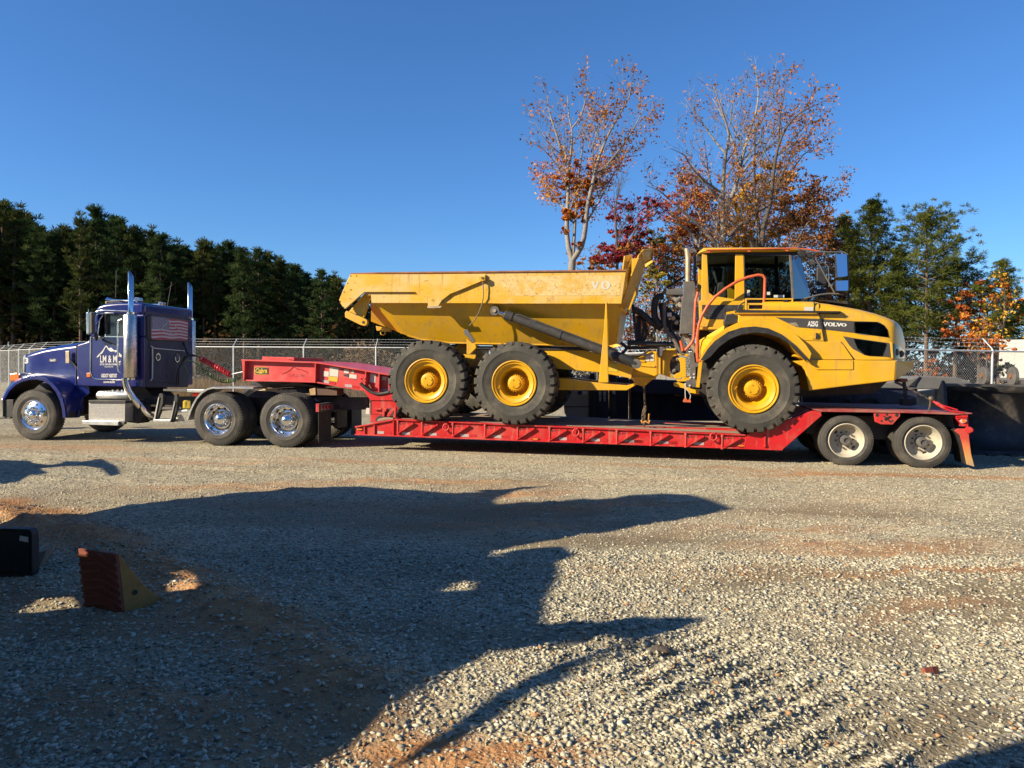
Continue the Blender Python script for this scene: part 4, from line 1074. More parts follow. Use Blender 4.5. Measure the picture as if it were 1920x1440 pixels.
# outriggers, rings, reflective tape
orig=None
posts=[QC((480,1290))[0][0],QC((652,1290))[0][0],849.6,910,971,1031,1094,1157,1220.6,1286,1354.4]
lngth=DF.az(1031,800,TB)[0]-DF.az(971,800,TB)[0]
for i,px in enumerate(posts):
    a_,_=DF.az(px,810,TB); zt=top_z(a_)-.02; zb=bot_z(a_)+.055
    if orig is None or True:
        o=empty('outrigger',low_t); o.location=(a_,TB,zt); h_=zt-zb; w_=.30
        if i==0:
            pm=MB(); pm.tube([(0,-.012,.0),(0,-.012,-h_)],.016,10); pm.tube([(0,-.012,.012),(0,-.012,-.03)],.026,10); pm.tube([(0,-.012,-h_-.01),(0,-.012,-h_+.02)],.024,10)
            post_me=pm.mesh('pivot_post',M['red'],50)
            tm=MB(); tm.prism([(.015,-.03),(w_,-.03),(w_-.02,-.05),(.015,-h_+.03)],-.012,.018); tri_me=tm.mesh('gusset_plate',M['red'])
            bm_=MB(); bm_.bar((.015,-.02,-h_+.01),(w_,-.02,-.045),.03,.022); bm_.tube([(w_,-.02,-.03),(w_,-.02,-.06)],.018,8); brace_me=bm_.mesh('brace',M['red'],50)
            hm=MB()
            for k,(u,r) in enumerate(((.045,.017),(.098,.014),(.150,.011),(.195,.009))): hm.disc(u,-.062+.006*k,r,-.0145,-.0115,14)
            hole_me=hm.mesh('lightening_holes',M['black'])
        for nm,mm_ in (('pivot_post',post_me),('gusset_plate',tri_me),('brace',brace_me),('lightening_holes',hole_me)):
            q=bpy.data.objects.new(nm,mm_); COL.objects.link(q); q.parent=o
a_,_=DF.az(*QV((880,1200))[0],TB); m=MB(); m.tube([(a_,TB-.012,top_z(a_)),(a_,TB-.012,bot_z(a_)+.05)],.018,10); m.tube([(a_,TB-.012,bot_z(a_)+.08),(a_,TB-.012,bot_z(a_)+.04)],.028,10); m.build('pivot_post',M['red'],low_t,smooth=50)
for q in (QC((820,1288))[0],QD((683,1325))[0],QE((640,1360))[0]):
    a_,z_=DF.az(q[0],q[1],TB-.02); o=empty('tie_down_ring',low_t); o.location=(a_,TB-.02,z_)
    m=MB(); m.tube([(.055*cos(t),-.012+.012*sin(t),-.01+.062*sin(t)) for t in [k*2*pi/16 for k in range(16)]],.015,8,closed=True); m.build('ring',M['red'],o,smooth=60)
    m=MB(); m.box(-.03,.03,-.025,.03,.035,.065); m.build('lug',M['red'],o,bevel=.006)
tp=[]
for f,pairs,yy in ((QC,((330,375,430,1336),(505,560,610,1343),(695,750,810,1352),(920,980,1035,1361),(1155,1210,1265,1368)),0),
                   (QD,((560,615,675,1387),(790,850,905,1394),(1030,1095,1160,1401),(1280,1340,1400,1410)),0),
                   (QE,((45,100,160,1405),(275,335,395,1412),(510,575,627,1419)),0)):
    for x0,x1,x2,yv in pairs:
        aa=[DF.az(*f((x,yv))[0],TB)[0] for x in (x0,x1,x2)]
        for k,mt_ in ((0,'tape_white'),(1,'tape_red')):
            zc=bot_z(aa[k])+.055
            z0_=bot_z(aa[k]); z1_=bot_z(aa[k+1])
            MB().prism([(aa[k],z0_+.03),(aa[k+1],z1_+.03),(aa[k+1],z1_+.078),(aa[k],z0_+.078)],TB+.016,TB+.0215).build('reflective_tape',M[mt_],low_t)
for q in (QD((393,1377))[0],QV((590,1281))[0],QT((670,1126))[0]):
    a_,z_=DF.az(q[0],q[1],TB); o=empty('marker_light',low_t); o.location=(a_,TB,z_)
    m=MB(); m.disc(0,0,.072,.004,.022,20,rz=.022); m.build('bezel',M['black'],o)
    m=MB(); m.disc(0,0,.055,-.006,.012,20,rz=.016); m.build('lens',M['amber'],o,bevel=.003)
# deck planks lengthwise, two lengths per row
aD0=DF.az(735,800,TB)[0]; aD1=rt1[0]+.05; nb=11; pw=(TW-.34)/nb; aS=aD0+(aD1-aD0)*.47
for i in range(nb):
    for k,(u0,u1) in enumerate(((aD0,aS-.006),(aS+.006,aD1))):
        zc=(top_z(u0)+top_z(u1))/2; L=u1-u0; sl_=math.atan2(top_z(u1)-top_z(u0),L)
        key='plank_%d'%k
        if i==0:
            mm_=MB().box(-L/2,L/2,-pw/2+.006,pw/2-.006,-.045,.0).mesh('plank',M['wood'])
            globals()[key]=mm_
        o=bpy.data.objects.new('plank',globals()[key]); COL.objects.link(o); o.parent=low_t
        o.location=((u0+u1)/2,TB+.17+pw*(i+.5),zc+.014+random.uniform(-.004,.004)); o.rotation_euler=(random.uniform(-.01,.01),-sl_,0)
# longitudinal beams and cross members under the deck
for b in (.75,1.9): MB().box(aD0-.3,aD1+.3,b,b+.14,bot_z(0)-.02,top_z(0)-.06).build('main_beam',M['red'],low_t)
for k in range(9):
    u=aD0+(aD1-aD0)*(k+.5)/9; MB().box(u-.04,u+.04,TB+.16,TE-.16,bot_z(u)+.05,top_z(u)-.06).build('cross_member',M['red'],low_t)
# ---- rear ramp and axle deck
ramp_l=[rb1,DF.az(*QF((190,1062))[0],TB),DF.az(*QF((186,1040))[0],TB),DF.az(*QF((160,1030))[0],TB),DF.az(*QF((128,1036))[0],TB),DF.az(*QV((1440,846))[0],TB),DF.az(*QV((950,1190))[0],TB),rt1,(rt1[0],rb1[1])]
rp=[rb1,ramp_l[1],ramp_l[2],ramp_l[3],ramp_l[4],rt1,(rt1[0]-.02,bot_z(rt1[0]-.02))]
for s in (0,1):
    B=(TB,TB+.10) if s==0 else (TE-.10,TE)
    MB().prism(rp,*B).build('rear_ramp_rail',M['red'],low_t,bevel=.006)
m=MB(); d0=rt1; d1=ramp_l[4]
m.add([(d0[0],TB+.12,d0[1]),(d1[0],TB+.12,d1[1]),(d1[0],TE-.12,d1[1]),(d0[0],TE-.12,d0[1])],[(0,1,2,3)]); o=m.build('ramp_deck',M['red_dust'],low_t); md=o.modifiers.new('thick','SOLIDIFY'); md.thickness=.03
rd=DF.poly(QI((98,580),(1478,614),(1478,622),(1330,630),(900,614),(180,604)),TB-.02)
MB().prism(rd,TB-.02,TE+.02).build('axle_deck',M['red_dust'],low_t,bevel=.004)
m=MB(); m.prism(DF.poly(QI((60,640),(1330,640),(1330,800),(640,840),(60,790)),.62),.62,TE-.49); m.build('axle_frame',M['black_steel'],low_t)
gus=empty('fender_gusset',low_t)
MB().prism(DF.poly(QI((632,608),(862,612),(858,645),(795,714),(695,712),(645,690)),TB),TB,TB+.05).build('gusset_plate',M['red'],gus,bevel=.008)
m=MB()
for x,yv,r in ((663,632,.028),(745,627,.020),(830,633,.028),(700,683,.018),(792,680,.018)): m.disc(*DF.az(*QI((x,yv))[0],TB-.002),r,TB-.003,TB+.004,14)
m.build('gusset_holes',M['black'],gus)
m=MB()
for p0,p1 in (((715,638),(775,690)),((775,640),(722,672))): m.bar(p3(DF,QI(p0)[0],TB-.006),p3(DF,QI(p1)[0],TB-.006),.02,.02)
m.build('chain_notch',M['black'],gus)
rb_=empty('rear_bracket',low_t)
MB().prism(DF.poly(QI((1335,630),(1440,624),(1446,775),(1432,775),(1430,730),(1392,730),(1340,664)),TB),TB,TB+.05).build('bracket_plate',M['red'],rb_,bevel=.006)
v=[p3(DF,q,b) for q,b in zip(QI((1308,636),(1342,660),(1396,728),(1318,722)),(.55,.14,.14,.55))]
m=MB(); m.add(v,[(0,1,2,3)]); m.build('bracket_web',M['red_dust'],rb_)
m=MB(); m.disc(*DF.az(*QI((1400,682))[0],TB-.01),.052,TB-.015,TB+.01,20,rz=.036); m.build('marker_bezel',M['galv'],rb_)
m=MB(); m.disc(*DF.az(*QI((1404,683))[0],TB-.02),.032,TB-.03,TB+.0,16,rz=.026); m.build('marker_lens',M['amber'],rb_)
m=MB(); m.tube(path(DF,QI((1345,645),(1430,648),(1430,660),(1350,660)),TB-.02),.012,6); m.build('wiring_loop',M['red'],rb_)
m=MB(); m.disc(*DF.az(*QI((1460,760))[0],TB),.04,TB-.02,TB+.1,12); m.disc(*DF.az(*QI((1448,760))[0],TB),.055,TB-.01,TB+.05,12); m.build('hinge_knuckle',M['red'],rb_,bevel=.005)
# curved mud flap, red paint fading to dusty tan at the bottom
fm_=bpy.data.materials.new('faded_mud_flap'); fm_.use_nodes=True
t=fm_.node_tree; n=t.nodes; l=t.links; p=n['Principled BSDF']; p.inputs['Roughness'].default_value=.6
tc=n.new('ShaderNodeTexCoord'); sx=n.new('ShaderNodeSeparateXYZ'); l.new(tc.outputs['Generated'],sx.inputs[0])
nn=n.new('ShaderNodeTexNoise'); nn.inputs['Scale'].default_value=6; l.new(tc.outputs['Object'],nn.inputs['Vector'])
ad_=n.new('ShaderNodeMath'); ad_.operation='MULTIPLY_ADD'; ad_.inputs[1].default_value=.25; l.new(nn.outputs['Fac'],ad_.inputs[0]); l.new(sx.outputs['Z'],ad_.inputs[2])
rp_=ramp(ad_.outputs[0],[(.12,(.34,.25,.15)),(.35,(.46,.26,.09)),(.62,(.52,.16,.05)),(.88,(.45,.05,.035))]); l.new(rp_.outputs[0],p.inputs['Base Color'])
fL=DF.poly(QI((1325,768),(1352,748),(1446,748),(1450,830),(1466,960),(1496,1076),(1432,1056),(1412,960),(1392,870),(1372,805)),TB+.02)
for s in (0,1):
    B=(TB+.02,TB+.05) if s==0 else (TE-.05,TE-.02)
    MB().prism(fL,*B).build('mud_guard',fm_,low_t,bevel=.004)
m=MB(); back=DF.poly(QI((1430,775),(1446,775),(1452,840),(1468,965),(1496,1076),(1482,1072),(1455,965),(1438,840)),TB+.05); m.prism(back,TB+.05,TB+.72); m.build('mud_flap',M['black'],low_t)
back=DF.poly(QI((1330,770),(1352,752),(1360,790),(1400,900),(1432,1056),(1415,1050),(1390,940),(1352,830)),TB+.05); MB().prism(back,TB+.05,TB+.5).build('mud_flap',M['black'],low_t)
# wheels
for k,(cx,cy) in enumerate(((1587.5,826.2),(1731.7,830.2))):
    a_,z_=DF.az(cx,cy,TB+.02); z_=.425
    road_wheel(low_t,'trailer',a_,z_,TB+.02,False,.5*k); road_wheel(low_t,'trailer',a_,z_,TB+.36,False,.5*k,True)
    road_wheel(low_t,'trailer',a_,z_,TE-.02,True,.7*k); road_wheel(low_t,'trailer',a_,z_,TE-.36,True,.7*k,True)
    m=MB(); m.cyl((a_,TB+.2,z_),(a_,TE-.2,z_),.065,n=12); m.build('axle',M['black_steel'],low_t,smooth=40)
# ---- gooseneck
gn=empty('gooseneck',low_t)
GB=.42; GE=TB+TE-GB
def gplate(nm,pts,b0,b1,mt_='red_faded',bevel=.004,par=gn): return MB().prism(DF.poly(pts,b0),b0,b1).build(nm,M[mt_],par,bevel=bevel)
webp=QB((530,262),(1148,282),(1200,290),(1770,390),(1800,560),(1545,512),(1142,438),(532,424))
for s in (0,1):
    pl=DF.poly(webp,GB+.10); B=(GB+.10,GB+.14) if s==0 else (GE-.14,GE-.10)
    MB().prism(pl,*B).build('neck_web',M['red_faded'],gn)
flg=QB((513,246),(1150,268),(1215,277),(1785,374),(1785,386),(1215,289),(1150,280),(513,258))
MB().prism(DF.poly(flg,GB),GB,GE).build('top_flange',M['red_faded'],gn,bevel=.003)
flb=QB((530,420),(1142,434),(1545,508),(1560,518),(1142,446),(530,431))
MB().prism(DF.poly(flb,GB+.02),GB+.02,GE-.02).build('bottom_flange',M['red_faded'],gn,bevel=.003)
gplate('front_plate',QB((518,252),(545,262),(538,428),(530,430)),GB+.0,GE,'red_faded')
for x0,x1,y0,y1 in ((1144,1152,272,440),(1575,1584,348,512),(1690,1698,368,530)):
    gplate('neck_rib',QB((x0,y0),(x1,y0+2),(x1-4,y1+2),(x0-4,y1)),GB,GB+.12,bevel=0)
bxp=DF.poly(QB((692,222),(966,229),(966,262),(692,252)),.75)
MB().prism(bxp,.75,GE-.33).build('deck_box',M['red_faded'],gn,bevel=.006)
gplate('latch_plate',QB((905,244),(930,234),(966,236),(966,252)),.73,.76)
dec=empty('maker_plate',gn)
gplate('plate_border',QN((300,232),(590,232),(607,250),(607,392),(590,410),(300,410),(283,392),(283,250)),GB+.090,GB+.10,'yellow_plastic',0,dec)
gplate('plate_face',QN((310,242),(580,242),(596,256),(596,386),(580,398),(310,398),(294,386),(294,256)),GB+.086,GB+.095,'black',0,dec)
m=MB(); text_px(m,DF,'Cobra',QN((306,372))[0],QN((584,372))[0],QN((306,262))[0],GB+.084,shear=.25,bold=.03); m.build('plate_lettering',M['yellow_plastic'],dec)
gplate('plate_line',QN((380,350),(470,350),(470,384),(380,384)),GB+.083,GB+.0855,'yellow_plastic',0,dec)
M['ghost']=mat('faded_old_lettering',(.36,.03,.035),.5,var=(12,.3))
m=MB(); mt=[(945,395),(1060,350),(1140,300),(1200,240),(1235,218),(1270,250),(1320,290),(1335,275),(1420,300),(1470,330),(1500,330),(1570,385)]
mt_px=QN(mt); m.tube(path(DF,mt_px,GB+.098),.008,5); text_px(m,DF,'LM & MC',QN((1120,470))[0],QN((1530,490))[0],QN((1120,390))[0],GB+.097); m.build('ghost_lettering',M['ghost'],gn)
st_=[(60,140,150,232,'paper'),(165,66,312,228,'paper'),(146,226,300,312,'yellow_plastic'),(410,106,490,176,'paper'),(536,126,577,176,'paper'),(498,192,620,264,'paper'),(850,182,940,332,'paper'),(1050,232,1122,290,'paper')]
for x0,y0,x1,y1,mt_ in st_:
    sl_=(x1-x0)*.13; gplate('sticker',QT((x0,y0),(x1,y0+sl_),(x1-6,y1+sl_*.6),(x0-8,y1-sl_*.3)),GB+.094,GB+.1005,mt_,0)
for x0,y0,x1,y1,mt_ in ((40,290,152,345,'tape_white'),(155,318,262,362,'tape_red'),(420,362,540,412,'tape_white'),(542,384,655,436,'tape_red'),(1000,435,1135,482,'tape_white')):
    gplate('reflective_tape',QT((x0,y0),(x1,y0+12),(x1,y1+5),(x0,y1-5)),GB+.094,GB+.1005,mt_,0)
m=MB(); m.prism(DF.poly(QT((395,200),(480,188),(492,245),(455,235),(400,222)),GB+.095),GB+.094,GB+.101); m.prism(DF.poly(QT((355,118),(390,108),(385,130)),GB+.095),GB+.094,GB+.101); m.prism(DF.poly(QT((500,245),(615,290),(600,292)),GB+.095),GB+.094,GB+.101); m.build('torn_sticker',M['black'],gn)
# swan neck / lower box behind the tractor
gplate('swan_plate',QT((735,470),(1300,520),(1330,640),(850,636)),.36,.42,'red')
gplate('swan_plate',QT((735,470),(1300,520),(1330,640),(850,636)),TB+TE-.42,TB+TE-.36,'red')
gplate('upright_box',QT((848,632),(1330,642),(1330,1010),(848,1010)),.38,GE+.04,'red',.008)
gplate('box_seam',QT((850,634),(1330,644),(1330,652),(862,642),(858,866),(1330,866),(1330,872),(850,872)),.374,.382,'black',0)
gplate('arch_cutout',QT((935,985),(940,945),(975,905),(1040,880),(1240,866),(1240,985)),.372,.384,'black',0)
lk=empty('neck_latch',gn)
gplate('latch_arm',QT((915,778),(1040,768),(1035,795),(915,802)),.33,.37,'red',.004,lk); gplate('latch_arm',QT((1055,780),(1120,770),(1120,810),(1090,830),(1085,910),(1045,905),(1050,830)),.31,.37,'red',.004,lk)
m=MB()
for p0,p1,w in (((1140,905),(1240,760),.03),((1165,905),(1262,770),.03),((1275,750),(1265,930),.04),((1290,800),(1250,920),.03)): m.bar(p3(DF,QT(p0)[0],.26),p3(DF,QT(p1)[0],.26),w,w)
m.build('hydraulic_ram',M['red'],lk,bevel=.004)
m=MB(); m.prism(DF.poly(QT((1170,770),(1240,760),(1330,800),(1380,900),(1150,905),(1140,850)),.34),.34,.5); m.build('dark_linkage',M['black_steel'],lk)  # black steel block among the red latch parts
gplate('grip_floor',QT((950,1000),(985,945),(1080,925),(1230,935),(1235,950),(960,990)),.22,.6,'wood',0)
hose('neck_hose',QT((688,345),(720,385),(790,440),(880,500),(1000,530),(1170,498)),.36,.034,'black',par=gn)
hose('hose_hook',QT((735,320),(715,300),(690,262),(705,250),(738,262)),.40,.016,'red',par=gn)
hose('dark_strut',QT((830,370),(870,440),(890,480)),.44,.02,'rust',par=gn)
tag_=MB().prism(DF.poly(QT((780,765),(835,768),(835,865),(770,868)),.6),.6,.62).build('rear_sign',M['paper'],gn)

# ================================================================== chains on the deck
ch=empty('tie_down_chain'); DF.place(ch)
tag(ch,'brown chain hanging from the hauler hitch down to the planks of the lowboy','chain')
def chain(m,pts,b,step=.045,r=.0085):
    P=[Vector(v) for v in path(DF,pts,b)]
    seg=[(P[i],P[i+1]) for i in range(len(P)-1)]; k=0
    for p,q in seg:
        L=(q-p).length; n=max(1,int(L/step)); T=(q-p)/n; X=T.normalized(); S=X.orthogonal().normalized(); S2=X.cross(S)
        for i in range(n):
            c=p+T*(i+.5); side=S if k%2==0 else S2; k+=1
            m.tube([c+X*(.034*cos(t))+side*(.016*sin(t)) for t in [j*2*pi/10 for j in range(10)]],r,5,closed=True)
m=MB(); 
chain(m,QJ((1075,290),(1080,400),(1085,505)),.75); chain(m,QJ((1085,505),(1060,600),(1048,720)),.65); chain(m,QJ((1095,520),(1080,620),(1085,700),(1070,735),(1085,800)),.62)
m.build('chain_links',M['chain'],ch,smooth=60)
m=MB(); m.tube(path(DF,QJ((1040,690),(1050,720),(1090,705),(1130,725),(1140,690)),.55),.020,6); m.tube(path(DF,QJ((1128,690),(1134,612)),.55),.014,6); m.build('load_binder',mat('rusty_yellow_binder',(.5,.25,.05),.6,var=(20,.3),dirt=((.25,.1,.04),.6,25,.5)),ch,smooth=60)
ch2=empty('tie_down_chain'); DF.place(ch2)
tag(ch2,'black chain with a red ratchet binder from the yellow bumper to the rear deck','chain')
m=MB(); chain(m,QI((815,348),(960,415),(1110,495)),[.45,.35,.25],.05,.011); m.build('chain_links',M['black_steel'],ch2,smooth=60)
m=MB(); m.tube(path(DF,QI((1120,500),(1160,525),(1170,530),(1240,572),(1250,578),(1330,612)),[.25,.22,.22,.16,.16,.12]),[.018,.018,.03,.03,.02,.018],10); m.tube(path(DF,QI((1190,540),(1350,588)),[.18,.12]),.012,6); m.tube(path(DF,QI((1290,600),(1410,612)),.11),.012,6); m.build('ratchet_binder',M['red'],ch2,smooth=50)
m=MB(); m.sphere(p3(DF,QI((1122,492))[0],.24),.045,8,6); m.tube(path(DF,QI((1120,500),(1112,560),(1100,595),(1125,598)),.24),.014,6); m.build('binder_hook',M['chain'],ch2,smooth=60)
ch3=empty('support_stand'); DF.place(ch3)
tag(ch3,'black post standing on the rear deck under the nose of the hauler','stand')
m=MB(); m.bar(p3(DF,QI((890,345))[0],1.2),p3(DF,QI((915,550))[0],1.2),.05,.05); m.build('post',M['black'],ch3)
m=MB(); m.prism(DF.poly(QI((880,490),(1000,485),(1005,540),(970,552),(885,552)),1.15),1.15,1.4); m.build('foot',M['black'],ch3,bevel=.01)
m=MB(); m.prism(DF.poly(QI((845,325),(920,320),(925,345),(880,350)),1.1),1.1,1.5); m.build('head',M['rust'],ch3)

# ================================================================== tractor unit
tr=empty('semi_tractor'); TF.place(tr)
tag(tr,'dark blue conventional semi tractor with tall chrome stacks coupled to the red trailer','semi truck')
TT=2.44
def tpl(nm,pts,b0,b1,mt_,par=None,bevel=.006,both=False,seg=2,smooth=None):
    pl=TF.poly(pts,b0); o=MB().prism(pl,b0,b1).build(nm,M[mt_],par or tr,bevel=bevel,seg=seg,smooth=smooth)
    if both: MB().prism(pl,TT-b1,TT-b0).build(nm,M[mt_],par or tr,bevel=bevel,seg=seg,smooth=smooth)
    return o
def tp3(q,b): 
    a,z=TF.az(q[0],q[1],b); return (a,b,z)
def tmir(v): return (v[0],TT-v[1],v[2])
def those(nm,pts,b,r,mt_,par=None,n=8):
    bs=b if isinstance(b,(list,tuple)) else [b]*len(pts)
    P=[Vector(tp3(q,bb)) for q,bb in zip(pts,bs)]; out=[P[0]]
    for i in range(len(P)-1):
        p0,p1,p2,q3=P[max(i-1,0)],P[i],P[i+1],P[min(i+2,len(P)-1)]
        for u in (.25,.5,.75,1): out.append(.5*((2*p1)+(p2-p0)*u+(2*p0-5*p1+4*p2-q3)*u*u+(3*p1-p0-3*p2+q3)*u**3))
    return MB().tube(out,r,n).build(nm,M[mt_],par or tr,smooth=60)
# wheels
for kind,cx,cy,b in (('steer',63,777,.06),('drive',408.5,787.5,0),('drive',533.5,789,0)):
    a_,z_=TF.az(cx,cy,b); z_=.53
    road_wheel(tr,kind,a_,z_,b,False,.2); road_wheel(tr,kind,a_,z_,TT-b,True,.6)
    if kind=='drive':
        road_wheel(tr,kind,a_,z_,.335,False,.2,True); road_wheel(tr,kind,a_,z_,TT-.335,True,.2,True)
    MB().cyl((a_,.2,z_),(a_,TT-.2,z_),.09,n=12).build('axle',M['black_steel'],tr,smooth=40)
    if kind=='drive': MB().sphere((a_,TT/2,z_),.22,12,8).build('differential',M['black_steel'],tr,smooth=60)
# chassis
for b in (.78,1.58): MB().prism(TF.poly([(60,742),(690,745),(690,768),(60,768)],b),b,b+.08).build('frame_rail',M['black_steel'],tr)
MB().prism(TF.poly(QA((140,900),(700,900),(1100,920),(1180,1000),(1180,1120),(700,1130),(520,1160),(460,1000),(300,960),(140,960)),.85),.85,1.6).build('engine_and_gearbox',M['black'],tr)
# bonnet
hd=empty('bonnet',tr)
def thood(x,top,bot,b,rr):
    q=QA((x,top))[0]; a_,zt=TF.az(q[0],q[1],b); zb=TF.az(*QA((x,bot))[0],b)[1]
    s=[(a_,b,zb),(a_,b,zt-rr)]
    for k in range(1,7):
        an=k*pi/12; s.append((a_,b+rr*1.5*(1-cos(an)),zt-rr+rr*sin(an)))
    s.append((a_,TT/2,zt+.04)); return s+[(p[0],TT-p[1],p[2]) for p in s[:-1]][::-1]
MB().loft([thood(x,t,bt,b,r) for x,t,bt,b,r in ((186,700,880,.60,.05),(190,682,880,.58,.07),(200,670,880,.57,.09),(260,648,880,.56,.11),(330,624,880,.55,.12),(420,605,890,.53,.13),(510,592,900,.50,.13),(588,583,920,.47,.13))]).build('bonnet_shell',M['blue'],hd,smooth=40)
MB().loft([thood(x,t,bt,b,r) for x,t,bt,b,r in ((594,583,912,.46,.13),(640,577,912,.43,.13),(680,566,912,.40,.12),(702,540,912,.375,.10))]).build('cowl',M['blue'],hd,smooth=40)
tpl('grille_surround',QA((176,700),(183,688),(196,676),(200,690),(192,710),(188,830),(176,830)),.56,TT-.56,'chrome',hd,bevel=.01)
m=MB(); text_px(m,TF,'3',QA((190,748))[0],QA((219,748))[0],QA((190,702))[0],.562,bold=.05); m.build('fleet_number',M['white'],hd)
bd=tpl('badge',[(QA((408,722))[0][0]+8.*cos(t),QA((408,722))[0][1]+3.4*sin(t)) for t in [k*2*pi/20 for k in range(20)]],.522,.54,'black',hd,bevel=0)
m=MB(); text_px(m,TF,'Peterbilt',QA((384,732))[0],QA((428,730))[0],QA((384,712))[0],.520,shear=.2,bold=.03); m.build('badge_lettering',M['white'],bd)
tpl('bonnet_reflector',QA((504,652),(532,650),(535,744),(505,746)),.40,.44,'tan_metal',hd)
those('bonnet_latch',QA((538,720),(570,750),(603,788)),.42,.016,'black',hd)
tpl('bonnet_latch_pad',QA((540,724),(560,735),(604,780),(600,795),(580,780)),.43,.46,'black',hd)
m=MB(); m.bar(tp3(QA((590,598))[0],.455),tp3(QA((586,912))[0],.455),.012,.012); m.build('panel_seam',M['black'],hd)
m=MB()
for x0,y0,x1,y1,n in ((600,625,690,622,7),(600,900,690,915,8)):
    for k in range(n): m.sphere(tp3(QA((x0+(x1-x0)*k/(n-1),y0+(y1-y0)*k/(n-1)))[0],.415),.008,6,4)
m.build('rivets',M['blue_dark'],hd)
# front wing
wg=empty('front_wing',tr)
ao=QA((18,1022),(55,952),(110,898),(165,868),(225,852),(290,847),(350,862),(405,898),(450,950),(482,1020),(500,1095),(506,1166))
ai=QA((36,1022),(72,960),(125,910),(178,884),(230,872),(288,870),(340,884),(388,916),(428,965),(460,1030),(478,1100),(484,1166))
uu=QA((95,900),(120,865),(150,846),(190,832),(240,826),(300,824),(370,828),(450,838),(520,862),(590,915),(640,985),(650,1100))
ub=[.35,.42,.48,.52,.54,.54,.54,.53,.51,.50,.55,.60]
m=MB(); ring_prism(m,ao,ai[::-1],.08,.13,TF); m.build('wing_lip',M['blue'],wg,smooth=40)
def resample(P,n):
    P=[np.array(p) for p in P]; L=[0]
    for a_,b_ in zip(P[:-1],P[1:]): L.append(L[-1]+np.linalg.norm(b_-a_))
    out=[]
    for k in range(n):
        t_=L[-1]*k/(n-1); i_=min(max(0,int(np.searchsorted(L,t_))-1),len(P)-2); f_=(t_-L[i_])/(L[i_+1]-L[i_]); out.append(P[i_]*(1-f_)+P[i_+1]*f_)
    for _ in range(3): out=[out[0]]+[(out[k-1]+2*out[k]+out[k+1])/4 for k in range(1,n-1)]+[out[-1]]
    return out
O=[np.array(tp3(q,.085)) for q in ao]; U=[np.array(tp3(q,b)) for q,b in zip(uu,ub)]
Mi=[o_*.5+u_*.5+np.array((0,-.06,.075)) for o_,u_ in zip(O,U)]
Or,Mr,Ur=resample(O,30),resample(Mi,30),resample(U,30)
secs=[]
for v_ in np.linspace(0,1,8): secs.append([tuple((1-v_)**2*o_+2*v_*(1-v_)*m_+v_*v_*u_) for o_,m_,u_ in zip(Or,Mr,Ur)])
MB().loft(secs,cap=False).build('wing_shell',M['blue'],wg,smooth=80)
MB().loft([[tmir(v) for v in sc] for sc in secs],cap=False).build('wing_shell',M['blue'],wg,smooth=80)
m=MB(); I=[tp3(q,.12) for q in ai]
for i in range(len(I)-1): m.add([I[i],I[i+1],(I[i+1][0],.75,I[i+1][2]),(I[i][0],.75,I[i][2])],[(0,1,2,3)])
m.build('wing_liner',M['black'],wg)
tpl('wing_rear_panel',QA((440,900),(520,862),(592,915),(685,918),(690,975),(640,1010),(600,1165),(506,1168),(500,1095),(480,1000)),.50,.56,'blue',wg)
bmp=empty('front_bumper',tr)
tpl('bumper_face',QA((10,1022),(21,1020),(21,1156),(10,1156)),.06,TT-.06,'chrome',bmp)
tpl('bumper_shade_side',QA((21,1026),(102,1026),(98,1160),(21,1158)),.10,.5,'black',bmp)  # black stands for the shaded side of the bumper
tpl('bumper_shade_side',QA((21,1026),(102,1026),(98,1160),(21,1158)),TT-.5,TT-.1,'black',bmp)
tpl('lower_valance',QA((-10,1162),(80,1160),(80,1172),(-10,1174)),.1,TT-.1,'black',bmp)
hl=empty('headlight_pod',tr)
tpl('turn_signal',QA((76,826),(128,820),(148,838),(146,860),(122,880),(76,880)),.22,.36,'amber',hl,bevel=.012)
tpl('pod_shell',QA((132,826),(190,822),(225,834),(232,846),(190,862),(142,866)),.24,.42,'blue',hl,bevel=.02)
tpl('pod_shell',QA((132,826),(190,822),(225,834),(232,846),(190,862),(142,866)),TT-.42,TT-.24,'blue',hl,bevel=.02)
m=MB(); m.tube([tp3(q,.23) for q in QA((142,822),(190,819),(222,829),(234,842))],.012,6); m.build('pod_trim',M['chrome'],hl,smooth=60)
# cab
CBT=.36; CE=TT-CBT
cb=empty('cab',tr)
ar=TF.az(*QS((1068,800))[0],CBT)[0]           # rear wall of the sleeper
def to_rear(pts): return [( min(a_,ar),z_) for a_,z_ in TF.poly(pts,CBT)]
low=to_rear(QS((104,806),(200,778),(268,752),(300,690),(1200,690),(1200,1412),(104,1395)))
MB().prism(low,CBT,CE).build('cab_lower',M['blue'],cb,bevel=.03,seg=3)
up_=to_rear(QS((300,692),(344,570),(372,372),(410,372),(396,560),(400,692)))
MB().prism(up_,CBT,CE).build('windscreen_pillar',M['blue'],cb,bevel=.015)
top=to_rear(QS((370,375),(374,330),(384,292),(402,268),(440,245),(520,224),(680,208),(830,204),(960,206),(1200,212),(1200,375)))
MB().prism(top,CBT-.01,CE+.01).build('roof',M['blue'],cb,bevel=.11,seg=5,smooth=40)
MB().prism(to_rear(QS((830,372),(1200,372),(1200,692),(830,692))),CBT,CE).build('sleeper_side',M['blue'],cb,bevel=.03,seg=3)
tpl('door_window',QS((520,372),(832,372),(832,692),(520,692)),CBT+.02,CBT+.03,'glass',cb,bevel=0)
tpl('vent_window',QS((404,690),(418,560),(440,440),(470,392),(512,372),(512,690)),CBT+.02,CBT+.03,'cab_glass',cb,bevel=0)
MB().prism(TF.poly(QS((420,380),(826,380),(826,690),(420,690)),CBT+.35),CBT+.35,CE-.35).build('cab_interior',M['black'],cb)
